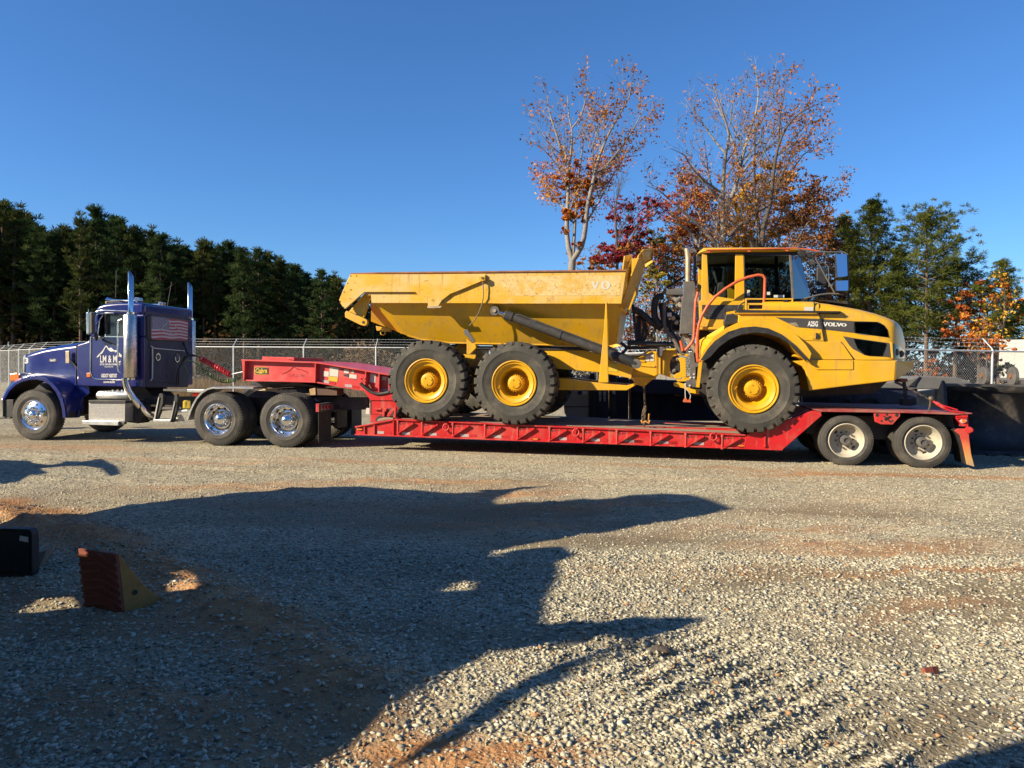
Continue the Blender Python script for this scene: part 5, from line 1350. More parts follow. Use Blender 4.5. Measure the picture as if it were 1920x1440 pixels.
m=MB(); m.bar(tp3(QS((516,372))[0],CBT+.01),tp3(QS((516,695))[0],CBT+.01),.022,.03); m.tube([tp3(q,CBT+.01) for q in QS((404,688),(418,560),(440,430),(470,388),(512,374))],.010,6); m.bar(tp3(QS((405,690))[0],CBT+.0),tp3(QS((830,694))[0],CBT+.0),.02,.02)
m.build('window_trim',M['chrome'],cb,smooth=50)
m=MB(); m.tube([tp3(q,CBT-.015) for q in QS((384,340),(420,322),(500,318),(700,324),(832,330))],.014,8); m.tube([tp3(q,CBT-.02) for q in QS((400,372),(520,358),(640,355))],.012,6); m.build('drip_rail',M['chrome'],cb,smooth=50)
dr=empty('door',cb)
m=MB(); m.tube([tp3(q,CBT-.008) for q in QS((306,690),(302,900),(300,1180),(312,1235),(345,1278),(390,1296),(560,1300),(770,1304))],.013,8); m.build('door_trim',M['chrome'],dr,smooth=60)
m=MB(); m.bar(tp3(QS((410,712))[0],CBT-.006),tp3(QS((690,830))[0],CBT-.006),.012,.03); m.build('door_crease',M['black'],dr)
m=MB()
mt=[(168,600),(200,560),(262,495),(300,462),(350,400),(395,318),(440,262),(470,290),(500,345),(530,350),(570,325),(620,365),(680,415),(715,395),(770,440),(820,490),(880,545)]
lw=[(180,612),(235,575),(270,520),(330,490),(375,410),(410,340),(438,300),(470,345),(500,390),(530,420),(580,448),(600,440),(680,430),(695,480),(720,430),(810,520),(875,615)]
A_=[TF.az(*q,CBT-.006) for q in QL1(mt)]; B_=[TF.az(*q,CBT-.006) for q in QL1(lw)]
for i in range(len(mt)-1): m.prism([A_[i],A_[i+1],B_[i+1],B_[i]],CBT-.007,CBT-.002)
text_px(m,TF,'LM & MC',QL1((272,755))[0],QL1((850,755))[0],QL1((272,548))[0],CBT-.006,bold=.01)
text_px(m,TF,'SITE DEVELOPMENT',QL1((262,832))[0],QL1((850,832))[0],QL1((262,782))[0],CBT-.006,bold=.02)
text_px(m,TF,'Greenville, NC',QL1((395,893))[0],QL1((640,893))[0],QL1((395,858))[0],CBT-.006,bold=.02)
m.build('door_emblem',M['white'],dr); m=MB()
text_px(m,TF,'USDOT 4287337',QL1((300,1178))[0],QL1((748,1180))[0],QL1((300,1072))[0],CBT-.006,bold=.03)
m.build('door_lettering',M['white'],dr); m=MB()
text_px(m,TF,'GVWR 80,000',QL1((362,1348))[0],QL1((685,1345))[0],QL1((362,1286))[0],CBT-.006,bold=.03)
m.build('door_lettering',M['white'],dr)
MB().prism(TF.poly(QS((246,1208),(300,1206),(300,1264),(246,1266)),CBT-.02),CBT-.025,CBT+.01).build('side_marker',M['amber'],cb,bevel=.006)
those('grab_handle',QS((735,1205),(700,1180),(690,1120),(690,800),(690,500),(705,462),(752,446)),CBT-.08,.018,'chrome',cb)
mirr=empty('door_mirror',cb)
tpl('mirror_case',QS((236,352),(262,340),(282,352),(282,650),(240,652)),.12,.22,'chrome',mirr,bevel=.012)
tpl('mirror_case',QS((284,350),(318,345),(322,640),(286,648)),.10,.20,'grey_steel',mirr,bevel=.012)
m=MB(); m.tube([tp3(q,b) for q,b in zip(QS((272,300),(272,340)),(.17,.17))],.008,6); m.tube([tp3(q,b) for q,b in zip(QS((285,348),(380,350),(520,360)),(.15,.25,.35))],.010,6); m.tube([tp3(q,b) for q,b in zip(QS((240,655),(300,662),(360,640)),(.15,.2,.35))],.010,6); m.tube([tp3(q,b) for q,b in zip(QS((330,580),(480,400)),(.25,.35))],.009,6); m.build('mirror_bracket',M['chrome'],mirr,smooth=50)
m=MB(); m.sphere(tp3(QS((380,690))[0],.26),.075,12,8,sc=(.55,.5,1.25)); m.build('convex_mirror',M['black'],mirr,smooth=60)
MB().prism(TF.poly(QS((506,190),(530,183),(600,186),(680,200),(560,212),(510,226)),.9),.9,1.15).build('roof_marker',M['white_dirty'],cb,bevel=.015)
ah=empty('air_horn',cb)
m=MB(); P=[tp3(QS((x,176))[0],.85) for x in (545,575,620,700,960)]; m.tube(P,[.07,.05,.03,.018,.016],12); m.build('trumpet',M['chrome'],ah,smooth=60)
MB().prism(TF.poly(QS((955,136),(1015,140),(1018,185),(985,212),(958,190)),.85),.78,.92).build('horn_mount',M['chrome'],ah,bevel=.012)
ah=empty('air_horn',cb)
m=MB(); P=[tp3(QS((x,235))[0],1.5) for x in (900,940,1000,1295)]; m.tube(P,[.07,.04,.02,.016],12); m.build('trumpet',M['chrome'],ah,smooth=60)
MB().prism(TF.poly(QS((1292,198),(1348,206),(1345,262),(1320,274),(1296,250)),1.5),1.43,1.57).build('horn_mount',M['chrome'],ah,bevel=.012)
m=MB(); m.tube([tp3((QA((893,240))[0]),1.1),tp3(QA((898,30))[0],1.1)],.007,5); m.build('aerial',M['black'],cb)
m=MB(); m.tube([tp3((QA((1290,315))[0]),1.7),tp3(QA((1325,118))[0],1.7)],.007,5); m.build('aerial',M['black'],cb)
# sleeper rear wall, drawn on the plane a = ar
rw=empty('sleeper_rear_wall',cb)
def wpl(nm,pts,d0,d1,mt_,par=rw,bevel=0):
    return MB().prism_a([TF.bz(x,y,ar) for x,y in pts],ar+d0,ar+d1).build(nm,M[mt_],par,bevel=bevel)
def W3(q,d=0.): b_,z_=TF.bz(q[0],q[1],ar); return (ar+d,b_,z_)
def rr_quad(p,k=.12):
    out=[]
    for i in range(4):
        a_,b_,c_=Vector(p[i-1]),Vector(p[i]),Vector(p[(i+1)%4])
        s=b_+(a_-b_)*k; e=b_+(c_-b_)*k
        for u in (0,.33,.67,1): out.append(tuple((1-u)**2*s+2*u*(1-u)*b_+u*u*e))
    return out
wpl('wall_shade_panel',rr_quad(QS((1079,330),(1694,402),(1690,1410),(1082,1412)),.05),.0,.006,'blue_dark')  # darker skin puts the rear wall's shade into its paint
wpl('window_frame',rr_quad(QS((1082,376),(1690,448),(1684,770),(1098,742))),.0,.03,'black',bevel=.008)
wpl('window_frame_inner',rr_quad(QS((1125,384),(1676,456),(1668,756),(1135,736))),.02,.036,'grey_steel')
M['flag_white']=mat('faded_flag_white',(.50,.48,.49),.5,var=(30,.1)); M['flag_red']=mat('faded_flag_red',(.36,.06,.06),.5,var=(30,.1)); M['flag_blue']=mat('faded_flag_blue',(.13,.14,.20),.5,var=(30,.1))
fq=[Vector((*TF.bz(*q,ar),0)) for q in QS((1142,398),(1662,468),(1657,744),(1146,726))]
def fl(u,v):                                   # u across, v down, with a light ripple
    v2=v+.022*sin(u*13+1)*(1 if 0<v<1 else .0)
    p=(fq[0]*(1-u)+fq[1]*u)*(1-v2)+(fq[3]*(1-u)+fq[2]*u)*v2; return (p.x,p.y)
fg=empty('flag_window',rw)
m=MB(); bp=[fl(u,0) for u in np.linspace(0,1,2)]+[fl(1,1),fl(0,1)]; m.prism_a(bp,ar+.034,ar+.039); m.build('flag_field',M['flag_white'],fg)
m=MB()
for k in range(0,13,2):
    u0=.47 if k<7 else 0.; us=np.linspace(u0,1,14)
    for i in range(13): m.prism_a([fl(us[i],k/13),fl(us[i+1],k/13),fl(us[i+1],(k+1)/13),fl(us[i],(k+1)/13)],ar+.0395,ar+.0415)
m.build('flag_stripes',M['flag_red'],fg)
m=MB(); us=np.linspace(0,.47,9)
for i in range(8): m.prism_a([fl(us[i],0),fl(us[i+1],0),fl(us[i+1],7/13),fl(us[i],7/13)],ar+.0395,ar+.042)
m.build('flag_canton',M['flag_blue'],fg)
m=MB()
for r_ in range(9):
    for c_ in range(11):
        if (r_+c_)%2: continue
        b_,z_=fl(.47*(c_+1)/12.,(7/13)*(r_+1)/10.); pts=[]
        for j in range(10):
            rad=.020 if j%2==0 else .009; t_=pi/2+2*pi*j/10; pts.append((b_+rad*cos(t_),z_+rad*sin(t_)))
        m.prism_a(pts,ar+.0425,ar+.0445)
m.build('flag_stars',M['flag_white'],fg)
m=MB(); lg=QS((1270,590),(1330,520),(1380,462),(1420,530),(1450,515),(1500,560),(1530,590))
m.tube([W3(q,.047) for q in lg],.012,5); text_quad(m,'LM & MC',W3(QS((1310,640))[0],.047),W3(QS((1520,655))[0],.047),W3(QS((1310,585))[0],.047)); text_quad(m,'SITE DEVELOPMENT',W3(QS((1330,690))[0],.047),W3(QS((1500,700))[0],.047),W3(QS((1330,665))[0],.047))
m.build('flag_logo',M['white_dirty'],fg)
wpl('rivet_panel',QS((1130,748),(1606,782),(1606,872),(1130,842)),.004,.014,'blue_dark')
m=MB()
for k in range(22):
    u=k/21
    for y0,y1 in ((760,796),(828,858)): m.sphere(W3(QS((1140+460*u,y0+(y1-y0)*u))[0],.013),.007,5,4)
m.build('rivets',M['grey_steel'],rw)
wpl('access_panel',QS((1155,842),(1606,880),(1606,1370),(1150,1330)),.0,.02,'blue_dark',bevel=.006)
m=MB(); m.tube([W3(q,.06) for q in QS((1150,838),(1170,856),(1600,893))],.012,6); m.tube([W3(q,.05) for q in QS((1125,830),(1148,832),(1152,1000),(1148,1280),(1122,1318))],.014,6); m.build('grab_rails',M['galv'],rw,smooth=60)
for q in ((1236,980),(1512,1000)):
    o=empty('round_lamp',rw); c_=W3(QS(q)[0],.02); c2=W3(QS((q[0]+34,q[1]))[0],.02); rad=abs(c2[1]-c_[1])
    m=MB(); m.cyl(c_,(c_[0]+.025,c_[1],c_[2]),rad,n=20); m.build('bezel',M['chrome'],o,smooth=40)
    m=MB(); m.cyl((c_[0]+.02,c_[1],c_[2]),(c_[0]+.03,c_[1],c_[2]),rad*.7,n=18); m.build('lens',M['grey_steel'],o)
m=MB(); m.bar(W3(QS((1375,880))[0],.02),W3(QS((1372,1340))[0],.02),.008,.01); m.build('panel_seam',M['black'],rw)
# exhaust stacks
for s,b in ((0,.20),(1,TT-.18)):
    ex=empty('exhaust_stack',tr); ax_,_=TF.az(*QA((1012,600))[0],.20)
    zt=TF.az(*QA((1012,60))[0],.20)[1]; zb=TF.az(*QA((1012,870))[0],.20)[1]; z1=TF.az(*QA((1003,370))[0],.20)[1]; z0=TF.az(*QA((1003,855))[0],.20)[1]
    n=20; vs=[]; r=.052
    for k in range(n):
        an=2*pi*k/n; vs.append((ax_+r*cos(an),b+r*sin(an),zt+ -.075*cos(an)))
    lo=[(ax_+r*cos(2*pi*k/n),b+r*sin(2*pi*k/n),zb) for k in range(n)]
    m=MB(); m.loft([lo,vs],closed=True,cap=False); md_=m.build('stack_pipe',M['chrome'],ex,smooth=60); q=md_.modifiers.new('wall','SOLIDIFY'); q.thickness=.006
    sh=bpy.data.materials.get('perforated_shield')
    if sh is None:
        sh=mat('perforated_shield',(.62,.60,.56),.25,metal=1,var=(8,.1),dirt=[((.3,.2,.13),.5,6,.52)])
        t=sh.node_tree; nn=t.nodes; tc=nn.new('ShaderNodeTexCoord'); vv=nn.new('ShaderNodeTexVoronoi'); vv.inputs['Scale'].default_value=55; vv.inputs['Randomness'].default_value=.1
        t.links.new(tc.outputs['Object'],vv.inputs['Vector']); bb=nn.new('ShaderNodeBump'); bb.inputs['Strength'].default_value=.7; bb.inputs['Distance'].default_value=.006
        t.links.new(vv.outputs['Distance'],bb.inputs['Height']); t.links.new(bb.outputs[0],nn['Principled BSDF'].inputs['Normal'])
    m=MB(); R_=.132; pr=[]
    for z_ in (z0,z0+.02,z1-.02,z1):
        pr.append([(ax_-.02+(R_-(.015 if z_ in (z0,z1) else 0))*cos(2*pi*k/28),b+(R_-(.015 if z_ in (z0,z1) else 0))*sin(2*pi*k/28),z_) for k in range(28)])
    m.loft(pr,closed=True); m.build('heat_shield',sh,ex,smooth=50)
    m=MB()
    for z_ in (z0-.03,z1+.03): m.tube([(ax_,b,z_-.02),(ax_,b,z_+.02)],.078,18)
    m.build('clamp',M['chrome'],ex,smooth=40)
    if s==0:
        P=[tp3(q,bb) for q,bb in zip(QA((968,858),(972,900),(990,950),(1030,1020),(1080,1080),(1130,1130),(1180,1165)),(.20,.20,.22,.28,.36,.46,.6))]
        MB().tube(P,.072,16).build('elbow_pipe',M['chrome'],ex,smooth=60)
# side equipment
tank=empty('air_tank',tr)
P=[tp3(q,.28) for q in QW((1098,308),(1112,308),(1130,308),(1460,308),(1478,308),(1488,308))]; zr=(TF.az(*QW((1200,255))[0],.28)[1]-TF.az(*QW((1200,360))[0],.28)[1])/2
MB().tube(P,[zr*.5,zr*.85,zr,zr,zr*.85,zr*.5],22).build('tank_shell',M['alu'],tank,smooth=50)
m=MB()
for x in (1270,1325,1375): m.cyl(tp3(QW((x,262))[0],.26),tp3(QW((x,245))[0],.26),.018,n=8)
m.build('tank_fittings',M['galv'],tank)
bx=empty('tool_box',tr)
tpl('box_lid',QW((996,362),(1412,366),(1412,396),(996,394)),.03,.62,'black',bx)
tpl('box_front',QW((1000,394),(1408,396),(1404,602),(998,596)),.05,.62,'tread_plate',bx,bevel=.004)
m=MB(); a0,z0=TF.az(*QW((1004,592))[0],.05); a1,z1=TF.az(*QW((1400,402))[0],.05); nxx,nzz=26,13
for i in range(nxx):
    for j in range(nzz):
        u=a0+(a1-a0)*(i+.5)/nxx; v=z0+(z1-z0)*(j+.5)/nzz; d=.009
        s_=1 if (i+j)%2 else -1
        m.add([(u-d,.0505,v-d*s_*.9),(u+d,.0505,v+d*s_*.9),(u+d*.4,.0465,v+d*s_*.6),(u-d*.4,.0465,v-d*s_*.6),(u,.0505,v+d*.8),(u,.0505,v-d*.8)],[(0,3,5),(3,2,1,5),(0,4,3),(3,4,2),(2,4,1)])
m.build('raised_treads',M['tread_plate'],bx,fix=False)
tpl('step',QW((926,590),(1330,600),(1328,648),(926,636)),-.06,.06,'alu',bx)
tpl('step_side',QW((1330,602),(1400,604),(1398,632),(1328,648)),-.02,.06,'grey_steel',bx)
tpl('box_side',QW((1408,400),(1580,410),(1580,600),(1550,625),(1404,606)),.30,.65,'black',bx)
ld=empty('side_ladder',tr)
tpl('ladder_side',QY((368,470),(410,455),(440,480),(440,640),(330,930),(268,930),(300,760)),.12,.20,'black',ld)
tpl('ladder_side',QY((655,470),(690,470),(700,560),(680,760),(610,980),(565,970),(600,740)),.12,.20,'black',ld)
tpl('edge_strip',QY((352,530),(368,520),(290,930),(268,930)),.10,.13,'white_dirty',ld,bevel=0)
tpl('edge_strip',QY((640,600),(652,600),(580,930),(568,930)),.10,.13,'white_dirty',ld,bevel=0)
tpl('ladder_tread',QY((325,700),(610,706),(598,752),(318,745)),.13,.4,'grey_steel',ld); tpl('ladder_tread',QY((270,925),(572,930),(568,980),(262,972)),.09,.4,'alu',ld)
tpl('frame_cover',QY((440,378),(870,385),(870,432),(440,415)),.30,.55,'grey_steel'); tpl('frame_cover',QY((872,384),(1195,390),(1110,440),(872,436)),.29,.55,'alu')
cn=empty('fluid_canister',tr)
c0=tp3(QY((858,725))[0],.25); c1=tp3(QY((858,580))[0],.25); MB().tube([c0,(c0[0],c0[1],c0[2]+.02),(c1[0],c1[1],c1[2]-.02),c1],[.07,.078,.078,.055],18).build('canister_body',M['yellow_plastic'],cn,smooth=40)
m=MB(); m.sphere(tp3(QY((855,640))[0],.17),.012,6,4); m.sphere(tp3(QY((855,665))[0],.17),.012,6,4); m.build('canister_knobs',M['black'],cn)
m=MB(); m.sphere(tp3(QY((745,718))[0],.22),.03,8,6); m.cyl(tp3(QY((660,780))[0],.2),tp3(QY((880,770))[0],.2),.03,n=8); m.build('canister_valve',M['galv'],cn,smooth=60)
tpl('white_bottle',QY((650,860),(720,840),(760,900),(780,960),(640,965)),.4,.5,'white_dirty')
tpl('red_reflector',QY((960,455),(1085,445),(1040,505),(975,500)),.34,.38,'red_lens')
# rear quarter mudguard
qf=TF.poly(QY((878,935),(905,860),(935,770),(985,660),(1050,545),(1140,445),(1245,378),(1350,352))+QB((300,492),(420,488),(618,492)),.05)
m=MB(); m.strip(qf,.035,.04,.62); m.build('quarter_mudguard',M['alu'],tr,smooth=30)
m=MB(); m.strip([(a_,z_) for a_,z_ in qf],.035,TT-.62,TT-.04); m.build('quarter_mudguard',M['alu'],tr,smooth=30)
# fifth wheel, deck plate, timber block
fw_=empty('fifth_wheel',tr)
tpl('slide_plate',QN((350,800),(560,760),(790,752),(1310,772),(1306,870),(930,872),(760,830)),.72,1.7,'tan_metal',fw_)
m=MB()
for x in (865,985,1095): m.prism(TF.poly(QN((x-30,768),(x+28,768),(x+28,790),(x-30,790)),.715),.712,.73)
m.build('slide_slots',M['black'],fw_)
tpl('top_plate',QN((700,690),(1040,640),(1230,590),(1800,690),(1920,715),(1700,725),(1200,690),(1040,700)),.75,1.69,'grey_steel',fw_)
tpl('pedestal',QN((200,570),(1240,600),(1300,660),(1040,690),(760,740),(460,690),(200,660)),.8,1.64,'black',fw_)
tpl('jaw_bracket',QN((1180,700),(1520,720),(1560,760),(1560,860),(1310,870),(1310,770)),.75,1.69,'black_steel',fw_)
tpl('timber_block',QB((1098,500),(1150,488),(1335,498),(1335,556),(1110,552)),.45,.8,'dark_wood')
tpl('timber_block',QB((1096,500),(1148,490),(1152,552),(1104,555)),.43,.46,'block_wood')
tpl('frame_cross_plate',QB((900,540),(1040,548),(1150,590),(1180,610),(1120,600),(1000,560)),.62,.8,'alu')
# tail end: lamp bars, flaps
ae=TF.az(*QZ((140,780))[0],.02)[0]
def tail(nm,b0,b1,z0,z1,d0,d1,mt_,par): return MB().box(ae+d0,ae+d1,b0,b1,z0,z1).build(nm,M[mt_],par,bevel=.006)
zt=TF.az(*QZ((118,735))[0],.02)[1]; zb=TF.az(*QZ((118,852))[0],.02)[1]
for b0,b1 in ((.02,.72),(TT-.72,TT-.02)):
    tl=empty('tail_lamp_bar',tr)
    tail('bar',b0,b1,zb,zt,-.07,0,'grey_steel',tl)
    for k in range(3):
        bc=b0+.16+.15*k; m=MB(); m.prism_a([(bc+.055*cos(t),(zb+zt)/2+.045*sin(t)) for t in [j*2*pi/16 for j in range(16)]],ae,ae+.015); m.build('tail_lamp',M['red_lens'],tl)
        m=MB(); m.prism_a([(bc+.066*cos(t),(zb+zt)/2+.056*sin(t)) for t in [j*2*pi/16 for j in range(16)]],ae-.002,ae+.006); m.build('lamp_ring',M['galv'],tl)
    tail('end_cap',b0-.004,b0+.004,zb,zt,-.068,-.004,'red',tl)
    zf=TF.az(*QZ((98,1290))[0],.02)[1]
    tail('mud_flap',b0+.02,b0+.62,max(.1,zf),zb,-.03,-.015,'black',tl)
tail('rear_cross_member',.75,TT-.75,zb-.05,zt-.02,-.10,-.01,'blue_dark',tr)
tail('tow_hitch',.95,TT-.95,zb-.4,zb-.05,-.08,-.02,'black_steel',tr)
m=MB()
for b in (1.05,1.45): m.tube([(ae-.05+.0,b+.06*cos(t),zt+.05+.07*sin(t)) for t in [j*2*pi/14 for j in range(14)]],.022,6,closed=True)
m.build('tow_loops',M['grey_steel'],tr,smooth=60)
# air lines
def coil(nm,p0,p1,r,turns,thick,mt_,sag=0):
    p0=Vector(p0); p1=Vector(p1); T=p1-p0; X=T.normalized(); S=X.orthogonal().normalized(); S2=X.cross(S); out=[]
    N=turns*10
    for i in range(N+1):
        u=i/N; out.append(p0+T*u+Vector((0,0,-sag*4*u*(1-u)))+S*(r*cos(2*pi*turns*u))+S2*(r*sin(2*pi*turns*u)))
    return MB().tube(out,thick,5).build(nm,M[mt_],tr,smooth=60)
coil('air_hose',tp3(QB((165,235))[0],1.0),tp3(QB((422,378))[0],1.0),.05,14,.016,'red_hose')
coil('air_hose',tp3(QB((190,330))[0],1.1),tp3(QB((500,400))[0],1.1),.035,15,.012,'green_hose',.16)
those('air_line',QB((60,205),(110,210),(165,235)),[.8,.9,1.0],.014,'black'); those('air_line',QB((422,378),(470,365),(528,352)),1.0,.012,'galv'); those('air_line',QB((40,250),(110,270),(190,330)),[.8,1.0,1.1],.012,'green_hose')
those('electric_cable',QS((1625,765),(1660,880),(1700,950),(1790,965)),1.7,.02,'black'); those('electric_cable',QS((1650,960),(1600,1060),(1540,1200),(1520,1390)),1.3,.018,'black'); those('electric_cable',QS((1640,1090),(1680,1200),(1710,1280)),1.5,.012,'green_hose')
those('electric_cable',QS((1690,960),(1620,1040),(1560,1160),(1555,1380)),1.4,.016,'black')

# ================================================================== fences
M['wire_dull']=mat('dull_galvanised_wire',(.27,.275,.27),.6,metal=.2,var=None)
def fence(name,pts,rail_z,label,z0=-.05,wr=.002,pitch=.08,spacing=3.05):
    root=empty(name); tag(root,label,'fence')
    P=[Vector((x,y,0)) for x,y in pts]; wires=MB(); barb=MB(); rails=MB()
    for i in range(len(P)-1):
        p,q=P[i],P[i+1]; T=q-p; L=T.length; X=T/L; h=rail_z-z0-.03
        rails.tube([p+Vector((0,0,rail_z)),q+Vector((0,0,rail_z))],.024,8)
        Nn=Vector((X.y,-X.x,0)); r=wr
        k=-int(h/pitch)
        while k*pitch<L:
            for s in (0,1):
                u0=k*pitch; u1=u0+h; v0,v1=0.,h
                if u0<0: v0=-u0; u0=0.
                if u1>L: v1-= (u1-L); u1=L
                if u1-u0<.02: continue
                if s: a_,b_=(u0,h-v0),(u1,h-v1)
                else: a_,b_=(u0,v0),(u1,v1)
                wires.tube([p+X*a_[0]+Vector((0,0,z0+.03+a_[1]))+Nn*(.004 if s else -.004),p+X*b_[0]+Vector((0,0,z0+.03+b_[1]))+Nn*(.004 if s else -.004)],r,3,caps=False)
            k+=1
        for j in range(3):
            off=Nn*(.10+.09*j)*-1+Vector((0,0,rail_z+.12+.11*j)); barb.tube([p+off,q+off],.0035,3,caps=False)
            n=int(L/.13)
            for m_ in range(n):
                c=p+X*(L*(m_+.5)/n)+off; barb.bar(c+Vector((0,0,-.02)),c+Vector((.01,0,.02)),.005,.005)
        n=max(1,round(L/spacing))
        for m_ in range(n+1 if i==len(P)-2 else n):
            c=p+T*(m_/n); pm=MB(); pm.tube([c+Vector((0,0,z0-.2)),c+Vector((0,0,rail_z+.05))],.032,10)
            pm.tube([c+Vector((0,0,rail_z+.05)),c-Nn*.30+Vector((0,0,rail_z+.36))],.016,6)
            pm.build('post',M['galv'],root,smooth=50)
    rails.build('top_rail',M['galv'],root,smooth=50); w=wires.build('wire_mesh',M['wire_dull'] if 'dark pine' in label else M['wire'],root,fix=False); w['kind']='stuff'
    barb.build('barbed_wire',M['wire'],root,fix=False)
    return root
fence('chain_link_fence',[(-42,56),(-33.6,49),(-25.2,40),(-14.9,32.1),(-5.6,30.7),(3.6,30.0)],2.336,'long chain link fence with barbed wire in front of the dark pine wood',z0=-.1)
fence('chain_link_fence',[(4.2,29),(8.55,19.2),(13.3,20.7),(18.0,22.4)],2.15,'chain link fence with slanted barbed wire arms behind the black loader buckets',z0=-.1,spacing=4.2)

# ================================================================== trees
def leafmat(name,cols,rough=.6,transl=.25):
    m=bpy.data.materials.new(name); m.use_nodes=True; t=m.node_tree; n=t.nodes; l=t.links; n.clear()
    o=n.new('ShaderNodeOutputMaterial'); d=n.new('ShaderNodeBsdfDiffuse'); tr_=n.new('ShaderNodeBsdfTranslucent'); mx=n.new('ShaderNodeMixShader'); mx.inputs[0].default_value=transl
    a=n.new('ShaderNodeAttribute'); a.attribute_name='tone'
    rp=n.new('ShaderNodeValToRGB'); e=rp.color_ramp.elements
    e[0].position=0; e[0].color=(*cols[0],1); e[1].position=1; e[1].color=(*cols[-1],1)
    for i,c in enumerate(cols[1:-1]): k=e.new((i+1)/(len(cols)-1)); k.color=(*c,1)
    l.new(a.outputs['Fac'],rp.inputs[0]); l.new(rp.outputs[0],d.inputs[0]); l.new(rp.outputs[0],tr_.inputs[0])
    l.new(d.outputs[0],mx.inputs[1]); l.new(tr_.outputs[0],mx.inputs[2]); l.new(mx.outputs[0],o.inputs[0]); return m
def leaf_mesh(name,V,F,tone,m):
    V=np.asarray(V,np.float32); F=np.asarray(F,np.int32); k=F.shape[1]
    me=bpy.data.meshes.new(name); me.vertices.add(len(V)); me.vertices.foreach_set('co',V.ravel())
    me.loops.add(F.size); me.loops.foreach_set('vertex_index',F.ravel()); me.polygons.add(len(F)); me.polygons.foreach_set('loop_start',np.arange(0,F.size,k,dtype=np.int32))
    me.update(calc_edges=True); at=me.attributes.new('tone','FLOAT','POINT'); at.data.foreach_set('value',np.asarray(tone,np.float32)); me.materials.append(m); return me
def unit(n):
    v=rng.normal(size=(n,3)); return v/np.linalg.norm(v,axis=1,keepdims=True)
def quads(C,size,tone,flat=.0):
    """leaf quads at centres C"""
    n=len(C); A=unit(n); A[:,2]*=(1-flat); B=np.cross(A,unit(n)); B/=np.linalg.norm(B,axis=1,keepdims=True)+1e-9; A/=np.linalg.norm(A,axis=1,keepdims=True)+1e-9
    s=size*(.6+.8*rng.random(n))[:,None]
    V=np.stack([C-A*s,C+B*s*.55,C+A*s,C-B*s*.55],1).reshape(-1,3); F=np.arange(4*n).reshape(n,4)
    return V,F,np.repeat(tone,4)
BARK=mat('pine_bark',(.12,.085,.06),.9,var=(3,.25)); BARK_PALE=mat('pale_grey_bark',(.22,.20,.175),.85,var=(2.2,.22),dirt=[((.10,.085,.07),.6,3,.5)])
BARK_DARK=mat('dark_bark',(.075,.06,.05),.9,var=(3,.25))
PINE=[leafmat('pine_needles_%d'%i,c) for i,c in enumerate(([(.014,.028,.011),(.038,.066,.024),(.075,.10,.034)],[(.016,.030,.011),(.052,.070,.024),(.115,.115,.03)]))]
PINE_NEAR=leafmat('yellowish_pine_needles',[(.022,.036,.008),(.085,.105,.022),(.15,.16,.035)])  # brighter, yellower needle tones for the right hand pines
def pine_mesh(H,crown0,rad,nb,leafm,clump=.42,per=24,bark=None,dens=2.3,peak=.32,cone=0.,upb=.42,wdk=.10):
    tb=MB(); lean=rng.normal(0,.012,2)
    tp=[(lean[0]*z*z/H,lean[1]*z*z/H,z) for z in np.linspace(0,H*.96,8)]
    tb.tube(tp,[.17*(H/14)*(1-.85*i/7)+.012 for i in range(8)],7)
    C=[];TN=[]
    for i in range(nb):
        u=((i+rng.random())/nb)**.9; z=H*(crown0+(.97-crown0)*u); az=i*2.4+rng.normal(0,.5)
        w=max(.06,1-((u-peak)/(.99-peak if u>peak else peak+.35))**2)**.6; w=w*(1-cone)+cone*(.06+(1-u)**.85); L=rad*w*(.55+.55*rng.random())
        base=np.array([lean[0]*z*z/H,lean[1]*z*z/H,z]); dirv=np.array([cos(az),sin(az),.10+.75*u*u+rng.normal(0,.15)])
        pts=[base+dirv*L*s+np.array([0,0,.25*L*s*s]) for s in (0,.35,.7,1)]
        tb.tube([tuple(p) for p in pts],[.045,.032,.02,.008],4,caps=False)
        nsub=int(2+L*dens)
        for k in range(nsub):
            s=.38+.66*(k+rng.random())/nsub; p=base+dirv*L*s+np.array([0,0,.25*L*s*s])
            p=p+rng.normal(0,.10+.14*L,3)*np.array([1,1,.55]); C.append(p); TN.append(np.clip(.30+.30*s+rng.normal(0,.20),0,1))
    for k in range(6): C.append(np.array([lean[0]*H,lean[1]*H,H*(.92+.06*k/5)])+rng.normal(0,.12,3)); TN.append(.6)
    C=np.array(C); TN=np.array(TN); n=len(C)
    for i in range(0,int(nb*.35)):                     # bare dead limbs below the crown
        z=H*crown0*(.35+.65*rng.random()); az=rng.random()*6.3; L=.5+.9*rng.random(); tb.tube([(lean[0]*z*z/H,lean[1]*z*z/H,z),(L*cos(az),L*sin(az),z+.2)],[.022,.006],3,caps=False)
    D=unit(n*per); D[:,2]=D[:,2]*.75+upb; D/=np.linalg.norm(D,axis=1,keepdims=True)
    sz=np.repeat(.65+.7*rng.random(n),per)[:,None]
    Cc=np.repeat(C,per,0)+D*.10*sz; ln=clump*sz*(.55+.6*rng.random(n*per))[:,None]; S=np.cross(D,unit(n*per)); S/=np.linalg.norm(S,axis=1,keepdims=True)+1e-9
    wd=clump*wdk
    V=np.stack([Cc-S*wd*.7,Cc+S*wd*.7,Cc+S*wd+D*ln,Cc-S*wd+D*ln],1).reshape(-1,3)
    tone=np.repeat(np.clip(np.repeat(TN,per)+rng.normal(0,.12,n*per),0,1),4)
    return tb.mesh('trunk',bark or BARK,50),leaf_mesh('crown',V,np.arange(len(V)).reshape(-1,4),tone,leafm)
